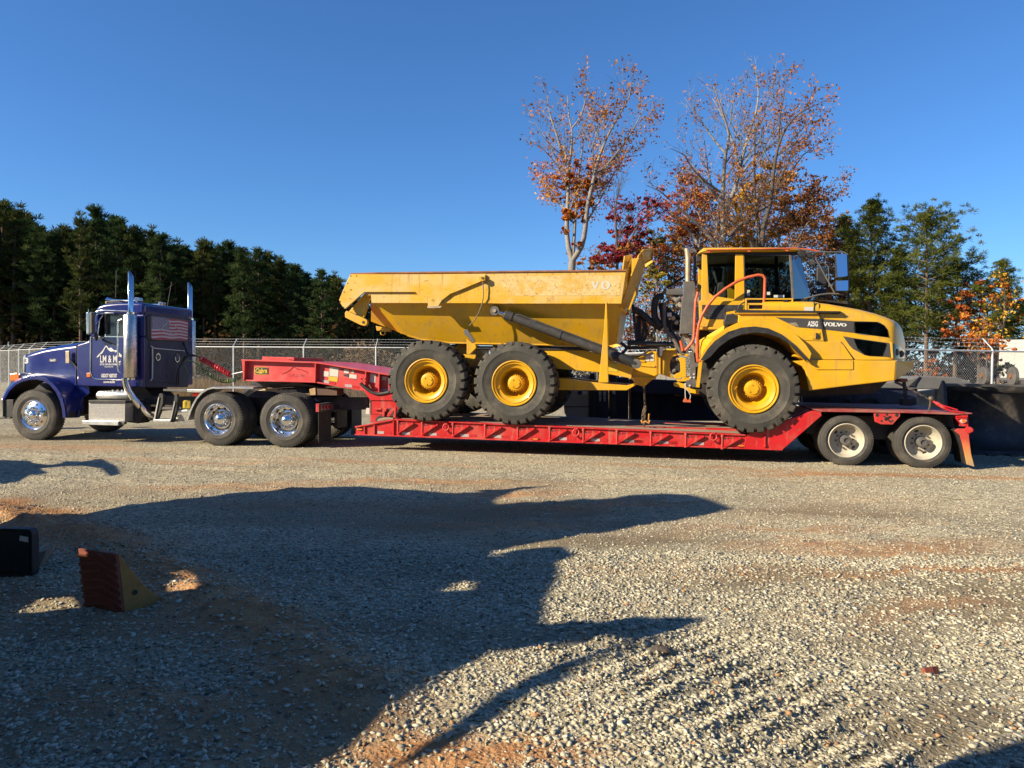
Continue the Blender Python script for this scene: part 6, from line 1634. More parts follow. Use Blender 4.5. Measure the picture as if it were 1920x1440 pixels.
PV=[pine_mesh(14,.32,2.2,54,PINE[0],.40,34,cone=.75,upb=.8,wdk=.065),pine_mesh(14,.25,2.4,60,PINE[0],.40,34,cone=.6,upb=.8,wdk=.065),pine_mesh(14,.45,1.9,46,PINE[1],.40,34,cone=.5,upb=.8,wdk=.065),pine_mesh(14,.30,1.8,52,PINE[1],.40,34,cone=.9,upb=.9,wdk=.065),pine_mesh(14,.20,2.3,64,PINE[0],.40,34,cone=.7,upb=.8,wdk=.065)]
def put_tree(vm,x,y,h,rz,name,label,group,base=14.,wide=1.):
    r=empty(name); r.location=(x,y,-.1); r.scale=(h/base*wide,h/base*wide,h/base); r.rotation_euler=(0,0,rz)
    for nm,me_ in zip(('trunk','crown'),vm):
        o=bpy.data.objects.new(nm,me_); COL.objects.link(o); o.parent=r
    tag(r,label,'tree',group); return r
line=[(-60,384),(-25,392),(0,380),(22,390),(48,412),(78,424),(100,440),(124,426),(150,408),(182,386),(206,404),(226,412),(252,428),(275,428),(300,438),(326,460),(350,462),(382,450),(404,462),(432,452),(458,464),(486,466),(506,474),(530,486),(552,496),(580,512),(604,506),(634,522),(668,545),(700,556),(735,566),(770,575)]
k=0
for i,(px,py) in enumerate(line):
    d=60+rng.uniform(-2,2)+ (5 if i%3==1 else 0); p=at_depth(px,py,d)
    lab={9:'tallest pointed pine in the left wood, rising left of the tractor stacks',2:'tall pine at the very left edge above the tractor bonnet',21:'pine standing highest between the tractor stacks and the dump body',26:'low pine at the right end of the left wood beside the dump body tip'}.get(i,'tall dark pine in the wood behind the left fence')
    put_tree(PV[i%5],p.x,p.y,p.z+.1,rng.random()*6.3,'pine_tree',lab,'pines of the wood on the left',wide=.92+.2*rng.random())
for row,(dd,drop,step) in enumerate(((67,14,30),(74,22,34),(82,30,36))):
    px=-70+row*9
    while px<800:
        py=float(np.interp(px,[q[0] for q in line],[q[1] for q in line]))+drop+rng.uniform(-16,12); d=dd+rng.uniform(-2,2); p=at_depth(px,py,d)
        put_tree(PV[(k+row)%5],p.x,p.y,p.z+.1,rng.random()*6.3,'pine_tree','tall dark pine in the wood behind the left fence','pines of the wood on the left',wide=1.1+.3*rng.random()); k+=1; px+=step
# the same wood goes on to the left, outside the picture
for k in range(34):
    x=-43.5-k*.62+rng.normal(0,.4); y=57+6*rng.random()+(k%3)*4
    put_tree(PV[k%5],x,y,13+rng.random()*3,rng.random()*6.3,'pine_tree','tall pine where the left wood goes on beyond the picture edge','pines beyond the left picture edge',wide=1.15)
# unseen pines added behind the camera to block low sky and fill reflections
for k in range(46):
    an=R(95+170*k/45); rr_=46+10*rng.random(); put_tree(PV[k%5],rr_*sin(an),rr_*cos(an),13+3*rng.random(),rng.random()*6.3,'pine_tree','unseen pine added behind the camera to block the low sky','pines behind the camera',wide=1.5)
# undergrowth of the wood
def cloud(cs,n,size,flat=0.):
    """cs: list of (centre, (rx,ry,rz)) ellipsoids, leaves near their shells"""
    out=[];tn=[]
    wts=np.array([c[1][0]*c[1][2] for c in cs]); wts=wts/wts.sum(); cnt=rng.multinomial(n,wts)
    for (c,r),m_ in zip(cs,cnt):
        u=unit(m_); rad=(rng.random(m_)**.6*(.8+.5*rng.random(m_)))[:,None]; P=np.array(c)+u*rad*np.array(r)
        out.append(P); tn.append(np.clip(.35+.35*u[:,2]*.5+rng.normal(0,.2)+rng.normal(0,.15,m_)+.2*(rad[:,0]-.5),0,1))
    return np.concatenate(out),np.concatenate(tn)
UNDER=leafmat('shade_dark_leaves',[(.008,.010,.006),(.022,.024,.010),(.05,.036,.014),(.09,.05,.02)])  # very dark leaf tones carry the shade under the trees
cs=[]
for k in range(150):
    px=-80+900*rng.random(); d=56+22*rng.random(); p=at_depth(px,690,d); hh=.8+2.2*rng.random()**1.5+(d-56)*.09; cs.append(((p.x,p.y,hh*.8),(1.5,1.2,hh)))
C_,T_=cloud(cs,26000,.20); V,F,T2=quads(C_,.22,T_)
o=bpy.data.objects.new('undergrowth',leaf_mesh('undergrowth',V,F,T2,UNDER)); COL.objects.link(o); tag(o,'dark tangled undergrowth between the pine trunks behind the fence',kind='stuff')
# autumn trees
MAPLE={'crimson':leafmat('crimson_leaves',[(.09,.018,.02),(.28,.04,.04),(.45,.09,.075)]),
 'orange':leafmat('orange_leaves',[(.20,.05,.016),(.50,.16,.03),(.68,.30,.06)]),
 'gold':leafmat('golden_leaves',[(.28,.13,.016),(.60,.33,.035),(.72,.48,.07)]),
 'russet':leafmat('russet_leaves',[(.13,.045,.018),(.34,.13,.04),(.50,.25,.07)]),
 'olive':leafmat('yellow_green_leaves',[(.09,.075,.015),(.28,.22,.035),(.45,.36,.06)]),
 'mixed':leafmat('mixed_autumn_leaves',[(.17,.04,.02),(.42,.11,.04),(.58,.22,.05),(.68,.38,.06)]),
 'green':leafmat('dull_green_leaves',[(.02,.03,.01),(.06,.075,.02),(.11,.12,.03)])}
class Tree:
    def __init__(s,name,label,d,group=None):
        s.root=empty(name); tag(s.root,label,'tree',group); s.d=d; s.tb=MB(); s.lv=[]; s.squash=0.
    def limb(s,pts,r0,r1,jit=1.,lev=0,spawn=True,leaf=None,dens=1.,bd=0.):
        n=len(pts); drift=bd; P=[]; yb=510
        for i,(x,y) in enumerate(pts):
            if s.squash and y<yb: y=y+(yb-y)*s.squash
            p=at_depth(x,y,s.d+drift*(i/(n-1))); P.append(Vector(p))
        s.grow_line(P,r0*.72,r1*.7,lev,spawn,leaf,dens)
    def grow_line(s,P,r0,r1,lev,spawn,leaf,dens):
        # subdivide
        Q=[P[0]]
        for i in range(len(P)-1):
            p0,p1,p2,p3_=P[max(i-1,0)],P[i],P[i+1],P[min(i+2,len(P)-1)]
            for u in ((.5,1) if lev<2 else (1,)): Q.append(.5*((2*p1)+(p2-p0)*u+(2*p0-5*p1+4*p2-p3_)*u*u+(3*p1-p0-3*p2+p3_)*u**3))
        L=[0]
        for i in range(len(Q)-1): L.append(L[-1]+(Q[i+1]-Q[i]).length)
        T=L[-1] or 1
        s.tb.tube(Q,[r0+(r1-r0)*l/T for l in L],(8,5,4,3)[min(lev,3)],caps=False)
        if leaf: 
            for i,q in enumerate(Q):
                if rng.random()<dens*(.25+.3*lev): s.lv.append((q,leaf,lev))
        if not spawn or lev>=3: return
        sp=(1.0,.62,.42)[lev]; x=T*(.22 if lev==0 else .15)
        while x<T*.99:
            i=max(j for j in range(len(L)) if L[j]<=x); i=min(i,len(Q)-2); f=(x-L[i])/max(1e-6,L[i+1]-L[i]); p=Q[i].lerp(Q[i+1],f); tv=(Q[i+1]-Q[i]).normalized()
            side=Vector(unit(1)[0]); side=(side-tv*side.dot(tv)).normalized(); an=R(28+22*rng.random()); dv=(tv*cos(an)+side*sin(an)).normalized()
            ln=(T-x)*(.30+.25*rng.random())+(.9,.55,.3)[lev]*(.6+.7*rng.random()); ln=min(ln,(4.2,2.0,.9)[lev])
            rr=(r0+(r1-r0)*x/T)*(.45 if lev==0 else .55); rr=max(rr,.010)
            m1=p+dv*ln*.5+Vector(rng.normal(0,.05*ln,3)); e=p+dv*ln+Vector((0,0,.16*ln))+Vector(rng.normal(0,.08*ln,3))
            s.grow_line([p,m1,e],rr,max(.006,rr*.3),lev+1,True,leaf,dens)
            x+=sp*(.6+.8*rng.random())
    def leaves(s,per,size,matf,spread=.18,name='crown'):
        by={}
        for q,leaf,lev in s.lv: by.setdefault(leaf(q) if callable(leaf) else leaf,[]).append(q)
        for key,qs in by.items():
            if key is None: continue
            C=np.repeat(np.array([tuple(q) for q in qs]),per,0)+rng.normal(0,spread,(len(qs)*per,3)); tn=np.clip(np.repeat(rng.normal(.5,.2,len(qs)),per)+rng.normal(0,.14,len(C)),0,1)
            V,F,T2=quads(C,size,tn); o=bpy.data.objects.new(name,leaf_mesh(name,V,F,T2,MAPLE[key])); COL.objects.link(o); o.parent=s.root
    def clumps(s,key,blobs,n,size,name='crown'):
        cs=[]
        for x,y,rx,ry in blobs:
            k=s.d/F_PX; p=at_depth(x,y,s.d+rng.uniform(-1,1))
            for _ in range(max(7,int(rx*ry/45))):
                o_=rng.normal(0,.52,3); rr=rng.uniform(.10,.30); cs.append(((p.x+o_[0]*rx*k,p.y+o_[1]*rx*k,p.z+o_[2]*ry*k),(rx*k*rr*1.2,rx*k*rr,ry*k*rr*.75)))
                q=Vector(cs[-1][0]); r0=Vector((p.x,p.y,p.z-ry*k*.6)); s.tb.tube([r0.lerp(q,.15),r0.lerp(q,.6)+Vector((0,0,.05)),q],[.022,.014,.006],3,caps=False)
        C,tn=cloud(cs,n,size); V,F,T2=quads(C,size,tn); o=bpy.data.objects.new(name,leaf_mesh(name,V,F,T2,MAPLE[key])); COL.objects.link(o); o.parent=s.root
    def done(s,bark):
        s.tb.build('trunk',bark,s.root,smooth=60,fix=False)
        bb=[v for v in s.tb.v if v[2]<2]; return s.root
Z1=Q(1000,100,.291667); Z2=Q(1200,80,.277778)
def zq(lst): return [tuple(q) for q in lst]
# tall maple behind the dump body
t1=Tree('maple_tree','tall slender forked maple with orange leaves low and a bare top above the dump body',44); t1.squash=.06
def lf1(q):
    py_=685-(q.z-1.65)/44*1400
    r_=rng.random()
    if py_>340: return 'orange' if r_<.8 else 'gold'
    if py_>290: return 'mixed' if r_<.75 else 'russet'
    if q.x>(1100-960)/1400*44: return 'russet' if r_<.5 else None
    return 'russet' if r_<.22 else None
ld=lf1
t1.limb(Z1((240,1900),(243,1500),(250,1330)),.36,.30,spawn=False)
t1.limb(Z1((250,1330),(225,1230),(215,1100),(220,950),(225,750),(205,680),(170,540),(130,400),(105,320),(90,200)),.22,.03,leaf=ld,bd=1.5)
t1.limb(Z1((225,780),(240,600),(250,450),(230,350),(220,200)),.12,.03,leaf=ld,bd=1)
t1.limb(Z1((250,420),(310,330),(345,180),(355,130)),.07,.025,leaf=ld,bd=-1)
t1.limb(Z1((250,1330),(310,1230),(335,1100),(350,950),(395,740),(430,600),(490,450),(560,320),(620,200),(630,110)),.24,.03,leaf=ld,bd=-1.5)
t1.limb(Z1((395,740),(470,680),(560,560),(640,440),(720,260)),.12,.03,leaf=ld,bd=1.5)
t1.limb(Z1((440,720),(530,640),(660,610)),.07,.02,leaf=ld,bd=1)
t1.limb(Z1((255,1310),(262,1180),(275,950),(295,720),(315,580),(330,460),(400,350)),.15,.03,leaf=ld,bd=2)
t1.leaves(4,.088,None,.17)
t1.clumps('orange',[(*Z1((210,880))[0],22,20),(*Z1((330,900))[0],26,26),(*Z1((250,1040))[0],24,24),(*Z1((340,1010))[0],18,20),(*Z1((275,1230))[0],9,12),(*Z1((200,1150))[0],7,9)],6000,.085)
t1.clumps('orange',[(*Z1((260,770))[0],26,20),(*Z1((430,800))[0],22,16)],900,.08)
t1.done(BARK_PALE)
# big bare trees above the cab
t2=Tree('maple_tree','broad mostly bare pale limbed tree with curved left branches rising above the cab roof',46); t2.squash=.07
lf2=lambda q: ('russet' if rng.random()<.30 else None) if q.z<14 else ('russet' if rng.random()<.22 else None)
t2.limb(Z2((555,1900),(560,1400),(560,1250),(570,1120),(600,1040),(640,950),(665,840),(700,680),(740,520),(780,400),(800,250),(780,70)),.36,.03,leaf=lf2,bd=1)
t2.limb(Z2((560,1250),(558,1050),(565,860),(580,680),(600,550),(560,400),(500,200)),.24,.03,leaf=lf2,bd=-2)
t2.limb(Z2((665,800),(640,660),(590,500),(540,380),(490,290)),.13,.03,leaf=lf2,bd=2)
t2.limb(Z2((540,1420),(525,1370),(430,1240),(300,1120),(230,1050),(130,960),(40,920)),.20,.02,leaf=lf2,bd=-1.5)
t2.limb(Z2((440,1440),(410,1380),(340,1260),(290,1215),(200,1180),(110,1140)),.16,.02,leaf=lf2,bd=1.5)
t2.limb(Z2((560,970),(530,960),(430,880),(340,780),(300,700),(200,650)),.13,.02,leaf=lf2,bd=-2)
t2.limb(Z2((580,690),(480,560),(400,430),(300,280)),.10,.02,leaf=lf2,bd=1)
t2.limb(Z2((690,830),(780,720),(930,590),(1030,400)),.11,.02,leaf=lf2,bd=2)
t2.limb(Z2((700,640),(610,460),(640,260),(640,180)),.08,.02,leaf=lf2,bd=-1)
t2.leaves(3,.08,None,.15); t2.done(BARK_PALE)
t3=Tree('maple_tree','dark stemmed tree with several upright trunks and thin russet leaves right of the bare tree',43); t3.squash=.07
lf3=lambda q: 'russet' if rng.random()<(.55 if q.x>(1450-960)/1400*43 else .3) else None
t3.limb(Z2((825,1900),(820,1370),(800,1200),(780,1100),(770,900),(775,640),(770,400)),.28,.03,leaf=lf3,bd=1)
t3.limb(Z2((822,1360),(835,1220),(880,1040),(900,850),(930,650),(1000,480),(1100,380),(1200,330)),.22,.03,leaf=lf3,bd=-2)
t3.limb(Z2((890,1000),(1000,860),(1100,700),(1240,590)),.10,.02,leaf=lf3,bd=1.5)
t3.limb(Z2((790,1120),(700,960),(680,860)),.08,.02,leaf=lf3,bd=-1)
t3.limb(Z2((930,650),(950,400),(980,200),(960,110)),.08,.02,leaf=lf3,bd=2)
t3.limb(Z2((930,700),(1050,560),(1150,460),(1270,440)),.08,.02,leaf=lf3,bd=-1)
t3.limb(Z2((600,1290),(740,1140),(850,1080),(930,1000)),.16,.05,leaf=lf3,bd=1)
t3.leaves(4,.085,None,.16); t3.done(BARK_DARK)
t4=Tree('maple_tree','spreading maroon leaved tree leaning right behind the cab roof and mirrors',47)
t4.limb(Z2((930,1900),(935,1370),(960,1290),(1050,1190),(1180,1080),(1340,900)),.22,.02,leaf='russet',bd=1)
t4.limb(Z2((940,1330),(910,1250),(960,1150),(1000,1050)),.1,.03,leaf='russet')
t4.clumps('russet',[(*Z2((1130,1000))[0],42,34),(*Z2((1220,960))[0],18,24),(*Z2((1010,1120))[0],40,30)],1700,.085)
t4.clumps('russet',[(*Z2((1080,1180))[0],45,34),(*Z2((960,1210))[0],40,36),(*Z2((1190,1080))[0],30,24)],2600,.085); t4.leaves(4,.08,None,.2); t4.done(BARK_PALE)
t5=Tree('autumn_tree','golden leaved tree glowing behind the cab roof between the bare trunks',49)
t5.limb([(1395,760),(1395,560),(1400,430),(1415,350)],.2,.04,leaf='gold')
t5.clumps('gold',[(*Z2((830,930))[0],22,36),(*Z2((960,940))[0],28,26),(*Z2((690,1140))[0],26,40),(*Z2((690,1310))[0],40,30),(*Z2((790,1040))[0],26,30),(*Z2((940,1070))[0],22,20)],9000,.085); t5.leaves(4,.08,None,.25); t5.done(BARK_DARK)
t6=Tree('autumn_tree','red and orange leaved tree left of the cab roof behind the pale trunk',50)
t6.limb([(1300,760),(1300,560),(1310,430),(1300,330)],.2,.04,leaf='mixed')
t6.clumps('mixed',[(*Z2((330,1020))[0],36,34),(*Z2((450,1080))[0],36,36),(*Z2((300,1180))[0],36,40),(*Z2((420,1230))[0],46,40),(*Z2((230,1300))[0],30,30)],7500,.085)
t6.clumps('crimson',[(*Z2((290,900))[0],26,28),(*Z2((540,1180))[0],22,36)],600,.085); t6.leaves(4,.08,None,.25); t6.done(BARK_DARK)
t7=Tree('autumn_tree','small crimson tree with a broken bare stem beside the tall slender maple',42)
t7.limb(Z1((535,1500),(540,1330),(530,1100),(530,980),(548,880),(545,800)),.13,.03,leaf=None,spawn=True)
t7.limb(Z1((540,1350),(600,1250),(660,1130),(720,1050),(790,990)),.12,.02,leaf='crimson')
t7.limb(Z1((535,1000),(480,975),(450,1010)),.04,.015)
t7.clumps('crimson',[(*Z1((620,980))[0],26,20),(*Z1((740,960))[0],22,22),(*Z1((650,1080))[0],30,24),(*Z1((600,1200))[0],34,26),(*Z1((480,1260))[0],26,14),(*Z1((520,1320))[0],40,20)],3000,.085)
t7.clumps('russet',[(*Z1((400,1340))[0],26,12),(*Z1((660,1240))[0],30,22)],800,.085); t7.leaves(5,.08,None,.2); t7.done(BARK_DARK)
t8=Tree('autumn_tree','yellow olive bush like tree seen between the spill guard and the exhaust pipe',36)
t8.limb([(1232,760),(1232,640),(1235,540)],.10,.03,leaf='olive')
t8.clumps('olive',[(1232,520,24,18),(1222,505,14,14),(1246,535,16,14),(1215,535,12,12)],3200,.062); t8.done(BARK_PALE)
# dense mixed wood behind the hauler
MIXLAB=['russet thicket tree below the spill guard of the dump body','russet tree directly left of the exhaust pipe top','patchy green tree left of the exhaust pipe top','small green crown just above the spill guard','russet tree behind the rear corner of the cab roof','small crimson tree in the mixed wood left of the exhaust pipe','russet tree seen through the hoses behind the cab','russet tree behind the middle of the cab roof','russet tree behind the front edge of the cab roof','russet tree just left of the big cab mirror','russet tree right behind the big cab mirror','russet tree seen through the cab windscreen','orange and red tree seen through the rear cab window','russet tree seen through the cab door window','low russet tree peeking over the dump body rim']
mixl=[(1200,600,'russet',40,46),(1250,480,'russet',44,40),(1262,455,'green',30,22),(1225,440,'green',22,16),(1330,470,'russet',60,50),(1180,480,'crimson',30,30),(1270,590,'russet',46,40),(1420,460,'russet',60,44),(1500,440,'russet',46,40),(1550,430,'russet',36,40),(1590,520,'russet',40,50),(1540,560,'russet',50,60),(1350,560,'mixed',60,60),(1450,560,'russet',60,60),(1120,490,'russet',36,16)]
for x,y,key,rx,ry in mixl:
    tt=Tree('autumn_tree',MIXLAB[len([o for o in bpy.data.objects if o.get('group')=='trees of the mixed wood behind the hauler'])],51+4*rng.random(),'trees of the mixed wood behind the hauler')
    tt.limb([(x,740),(x+3,y+ry),(x-2,y),(x+2,y-ry*.7)],.14,.03,leaf=key,dens=.6); tt.clumps(key,[(x,y,rx,ry),(x+rx*.3,y+ry*.8,rx*.8,ry*.7)],1500,.10); tt.leaves(3,.09,None,.25); tt.done(BARK_DARK)
# right hand pines
PR=[pine_mesh(14,.24,2.7,76,PINE_NEAR,.27,44,dens=4.2,wdk=.06,cone=.35,upb=.55),pine_mesh(14,.34,3.2,66,PINE_NEAR,.27,44,dens=4.0,peak=.5,wdk=.06,upb=.5),pine_mesh(14,.30,2.2,64,PINE_NEAR,.26,42,dens=4.2,wdk=.06,cone=.3,upb=.55)]
for i,(px,py,d,v,w,lab) in enumerate(((1632,372,46,0,.72,'tallest green pine right of the hauler mirrors with a narrow top'),(1742,402,44,1,.78,'broad topped green pine with a flat crown over the yellow bonnet'),(1588,402,54,0,.8,'dark pine half hidden behind the mirrors and the russet trees'),(1690,470,50,2,.8,'shorter pine filling the gap between the two green pines'),(1795,490,46,1,.72,'pine with drooping side branches next to the red leaved tree'),(1878,486,42,2,.62,'slim pine at the right edge rising out of orange leaves'),(1925,560,44,0,.7,'pine cut by the right edge of the picture above the white trailer'))):
    p=at_depth(px,py,d); put_tree(PR[v],p.x,p.y,p.z+.1,i*1.3,'pine_tree',lab,None,wide=w/ (p.z/14)*1.02)
t9=Tree('autumn_tree','red and orange tree among the right hand pines',43)
t9.limb([(1835,720),(1835,620),(1840,560)],.14,.03,leaf='mixed'); t9.clumps('mixed',[(1830,540,26,22),(1850,570,26,24),(1800,560,22,24),(1840,610,30,26),(1790,610,24,26)],3000,.085); t9.leaves(3,.08,None,.2); t9.done(BARK_DARK)
t10=Tree('autumn_tree','golden orange tree around the slim pine at the right edge',41)
t10.limb([(1880,720),(1882,600),(1885,540)],.12,.03,leaf='gold'); t10.clumps('orange',[(1885,540,18,20),(1900,600,22,20),(1870,640,24,18),(1900,560,14,16)],1500,.085); t10.clumps('gold',[(1885,530,16,16),(1850,625,24,18)],700,.085); t10.leaves(3,.08,None,.2); t10.done(BARK_DARK)
t11=Tree('autumn_tree','low orange tree overhanging the right hand fence and white trailer',33)
t11.limb([(1850,760),(1850,670),(1858,640)],.08,.02,leaf='mixed'); t11.clumps('orange',[(1845,645,24,10),(1880,650,20,10),(1860,668,14,14),(1840,630,16,12)],900,.07); t11.clumps('green',[(1872,700,18,16),(1890,690,14,14)],600,.07); t11.done(BARK_DARK)
for lab,(x,y,key,rx,ry,d) in zip(('dim green tree over the fence under the broad pine','dim russet tree over the fence just right of the bonnet nose','dim green tree low beside the slim right edge pine','dim green tree behind the bonnet under the tallest pine','dim russet tree behind the mirrors under the tallest pine'),((1740,590,'green',50,40,56),(1700,600,'russet',50,36,58),(1800,640,'green',40,26,55),(1650,600,'green',46,50,58),(1620,560,'russet',40,50,58))):
    tt=Tree('autumn_tree',lab,d,'understorey trees below the right hand pines'); tt.limb([(x,740),(x,y)],.1,.03,leaf=key); tt.clumps(key,[(x,y,rx,ry),(x,y+ry,rx,ry*.6)],1400,.11); tt.done(BARK_DARK)
cs=[]
for k in range(70):
    px=1080+900*rng.random(); d=50+16*rng.random(); p=at_depth(px,690,d); hh=1.+1.8*rng.random(); cs.append(((p.x,p.y,hh*.8),(1.5,1.2,hh)))
C_,T_=cloud(cs,14000,.18); V,F,T2=quads(C_,.19,T_)
o=bpy.data.objects.new('undergrowth',leaf_mesh('undergrowth',V,F,T2,UNDER)); COL.objects.link(o); tag(o,'dark undergrowth below the autumn trees behind the hauler',kind='stuff')
# orange shrub by the fence on the right, dry grass on the left
sh_=Tree('shrub','dry orange brown shrub against the chain link fence beyond the hauler bumper',21.5); sh_.root['category']='shrub'
sh_.limb([(1735,780),(1740,730),(1745,690)],.03,.01,leaf=None); sh_.clumps('orange',[(1740,700,14,12),(1755,712,16,10),(1725,716,14,10),(1745,680,8,10),(1770,716,10,8)],900,.045); sh_.done(BARK_DARK)
GRASS=leafmat('dry_grass',[(.10,.06,.03),(.24,.16,.08),(.38,.28,.15)])
n=15000; gx=-26+34*rng.random(n); gy=31.6+rng.random(n)**1.5*9; gx=gx-np.clip((-13.5-gx),0,99)*.0; gy=gy+np.clip(-14-gx,0,99)*.72
hh=(.35+.75*rng.random(n))*(.6+.9*fbm(gx,gy,.5,131)); bx_=rng.normal(0,.13,n); by_=rng.normal(0,.1,n); wv=.016+.02*rng.random(n)
V=np.stack([np.stack([gx-wv,gy,np.zeros(n)-.1],-1),np.stack([gx+wv,gy,np.zeros(n)-.1],-1),np.stack([gx+bx_,gy+by_,hh],-1)],1).reshape(-1,3)
tn=np.repeat(np.clip(fbm(gx,gy,.7,141)+rng.normal(0,.2,n),0,1),3)
o=bpy.data.objects.new('dry_grass',leaf_mesh('dry_grass',V,np.arange(3*n).reshape(-1,3),tn,GRASS)); COL.objects.link(o); tag(o,'tall dry brown grass standing behind the left chain link fence',kind='stuff')
cs=[((*at_depth(x,y,34).xy,max(.3,at_depth(x,y,34).z)),(.8,.6,.5)) for x,y in ((690,690),(660,680),(710,670),(640,700),(680,660),(720,690))]
C_,T_=cloud(cs,2500,.05); V,F,T2=quads(C_,.06,T_); o=bpy.data.objects.new('shrub',leaf_mesh('shrub',V,F,T2,GRASS)); COL.objects.link(o); tag(o,'tan dry brush clump behind the fence just left of the rear hauler tyre','shrub')

# ================================================================== things behind the rig
def frame_at(x,y,deg): return Frame(x,y,deg)
def thing_at(name,label,cat,fr):
    r=empty(name); fr.place(r); tag(r,label,cat); return r
def fpl(fr,par,nm,pts,b0,b1,mt_,bevel=.01): return MB().prism(fr.poly(pts,b0),b0,b1).build(nm,M[mt_],par,bevel=bevel)
# big loader bucket, open side towards the yard
BF=frame_at(9.0,14.4,8)
bk=thing_at('loader_bucket','large black loader bucket with two round ears on its top edge behind the trailer tail','bucket',BF)
aL=BF.az(*QI((1300,560))[0],.0)[0]; aR=aL+3.1
prof=[(0,.02),(.25,.03),(.5,.10),(.62,.35),(.66,.65),(.60,.95),(.50,1.20),(.36,1.33)]
m=MB(); m.loft([[(aL,b,z) for b,z in prof],[(aR,b,z) for b,z in prof]],cap=False); o=m.build('bucket_shell',M['black_steel'],bk,smooth=50); md=o.modifiers.new('t','SOLIDIFY'); md.thickness=.03
sp=[(-.03,.0),(.25,.0),(.52,.07),(.66,.33),(.70,.66),(.64,.98),(.53,1.24),(.38,1.42),(.30,1.36),(.16,.8),(.04,.3)]
for a_ in (aL-.04,aR): MB().prism_a(sp,a_,a_+.05).build('side_plate',M['black_steel'],bk,bevel=.008)
MB().box(aL,aR,-.12,.06,.0,.03).build('cutting_edge',M['black_steel'],bk)
MB().box(aL,aR,.34,.52,1.30,1.36).build('top_lip',M['grey_steel'],bk,bevel=.01)
for x in (1565,1812):
    a_=BF.az(*QI((x,360))[0],.5)[0]
    MB().prism_a([(.45+.17*cos(t),1.50+.20*sin(t)) for t in [k*2*pi/20 for k in range(20)]],a_-.04,a_+.04).build('ear',M['grey_steel'],bk,bevel=.012)
    MB().cyl((a_-.06,.45,1.52),(a_+.06,.45,1.52),.05,n=12).build('pin',M['rust'],bk)
for k in range(8):
    u=aL+.15+k*.4; MB().box(u,u+.16,-.25,-.13,.0,.04).build('bucket_tooth',M['black_steel'],bk,bevel=.01)
GF=frame_at(8.2,17.2,4)
gb=thing_at('grader_attachment','flat grey topped steel attachment with sloping ends lying behind the rear deck','attachment',GF)
tp_=QI((600,375),(900,330),(1030,300),(1330,305),(1420,330),(1520,380),(1540,420),(1240,412),(1010,410),(640,400))
M['lid_grey']=mat('mid_grey_lid',(.15,.148,.142),.55,var=(4,.12),dirt=[((.25,.22,.17),.4,4,.52)])  # lighter grey than the plain dark steel
fpl(GF,gb,'top_cover',tp_,.2,1.0,'lid_grey',.02)
fpl(GF,gb,'side_wing',QI((930,385),(1020,305),(1035,300),(1000,350),(985,388)),.17,.2,'black_steel')
fpl(GF,gb,'skirt',QI((640,400),(1010,410),(1010,560),(660,560)),.25,.9,'blue_dark')
fpl(GF,gb,'end_leg',QI((1240,412),(1520,420),(1500,620),(1260,620)),.4,.9,'black_steel')
PF=frame_at(8.6,18.3,0)
pk=thing_at('pickup_truck','cream coloured vehicle door and sill glimpsed between the black attachments','vehicle',PF)
M['cream_car']=mat('cream_car_paint',(.62,.57,.45),.35,coat=.4,var=(3,.06))
fpl(PF,pk,'door',QI((1000,430),(1180,405),(1290,410),(1290,560),(1005,565)),.0,1.4,'cream_car',.03)
fpl(PF,pk,'door_handle',QI((1175,490),(1205,420),(1222,420),(1215,490)),-.02,.02,'black')
fpl(PF,pk,'wheel_well',QI((1010,565),(1290,560),(1290,800),(1010,800)),.05,1.4,'black')
AF=frame_at(5.2,15.4,8)
at_f=thing_at('attachment_frame','dark steel frame with rounded openings lying behind the ramp of the lowboy','attachment',AF)
def arch_panel(x0,x1,y0,y1,hx0,hx1):
    pts=[(x0,y1),(x0,y0),(x1,y0),(x1,y1),(hx1,y1)]
    n=9
    for k in range(n): 
        t=k/(n-1)*pi; pts.append(((hx0+hx1)/2+(hx1-hx0)/2*cos(t),y1-(y1-y0)*.62*sin(t)**.6))
    pts.append((hx0,y1)); return pts
fpl(AF,at_f,'arched_panel',QI(arch_panel(20,325,450,560,60,290)),.0,.08,'blue_dark'); fpl(AF,at_f,'arched_panel',QI(arch_panel(326,458,462,560,345,440)),.0,.08,'blue_dark'); fpl(AF,at_f,'arched_panel',QI(arch_panel(459,700,455,560,500,680)),.0,.08,'blue_dark')
fpl(AF,at_f,'cross_tube',QI((0,440),(700,440),(700,462),(0,462)),.0,.3,'blue_dark'); fpl(AF,at_f,'deep_plate',QI((0,462),(720,462),(720,640),(0,640)),.5,.6,'black_steel')
fpl(AF,at_f,'sloped_plate',QI((480,420),(620,380),(700,400),(1000,480),(1000,560),(700,560),(690,455)),.3,.4,'blue_dark')
# machine and skips glimpsed under the hauler
GM=frame_at(1.4,17.2,8)
mc=thing_at('parked_machine','grey parked machine with a curved body panel seen under the hauler chassis','machine',GM)
fpl(GM,mc,'body_panel',QJ((105,500),(150,430),(185,330),(190,190),(430,150),(415,520),(412,672),(150,672),(115,600)),.0,1.6,'grey_steel',.03)
M['warm_grey']=mat('warm_grey_panel',(.36,.34,.30),.5,var=(4,.1),dirt=[((.3,.27,.22),.4,4,.5)])
mc.children[0].data.materials[0]=M['warm_grey']
m=MB(); m.bar(Vector((*GM.az(*QJ((120,530))[0],-.01),0)).xzy,Vector((*GM.az(*QJ((412,530))[0],-.01),0)).xzy,.01,.02); m.build('panel_seam',M['black'],mc)
fpl(GM,mc,'sticker',QJ((278,340),(326,340),(322,385),(280,380)),-.015,.0,'blue',0); fpl(GM,mc,'sticker',QJ((333,345),(390,345),(390,383),(333,383)),-.015,.0,'white',0)
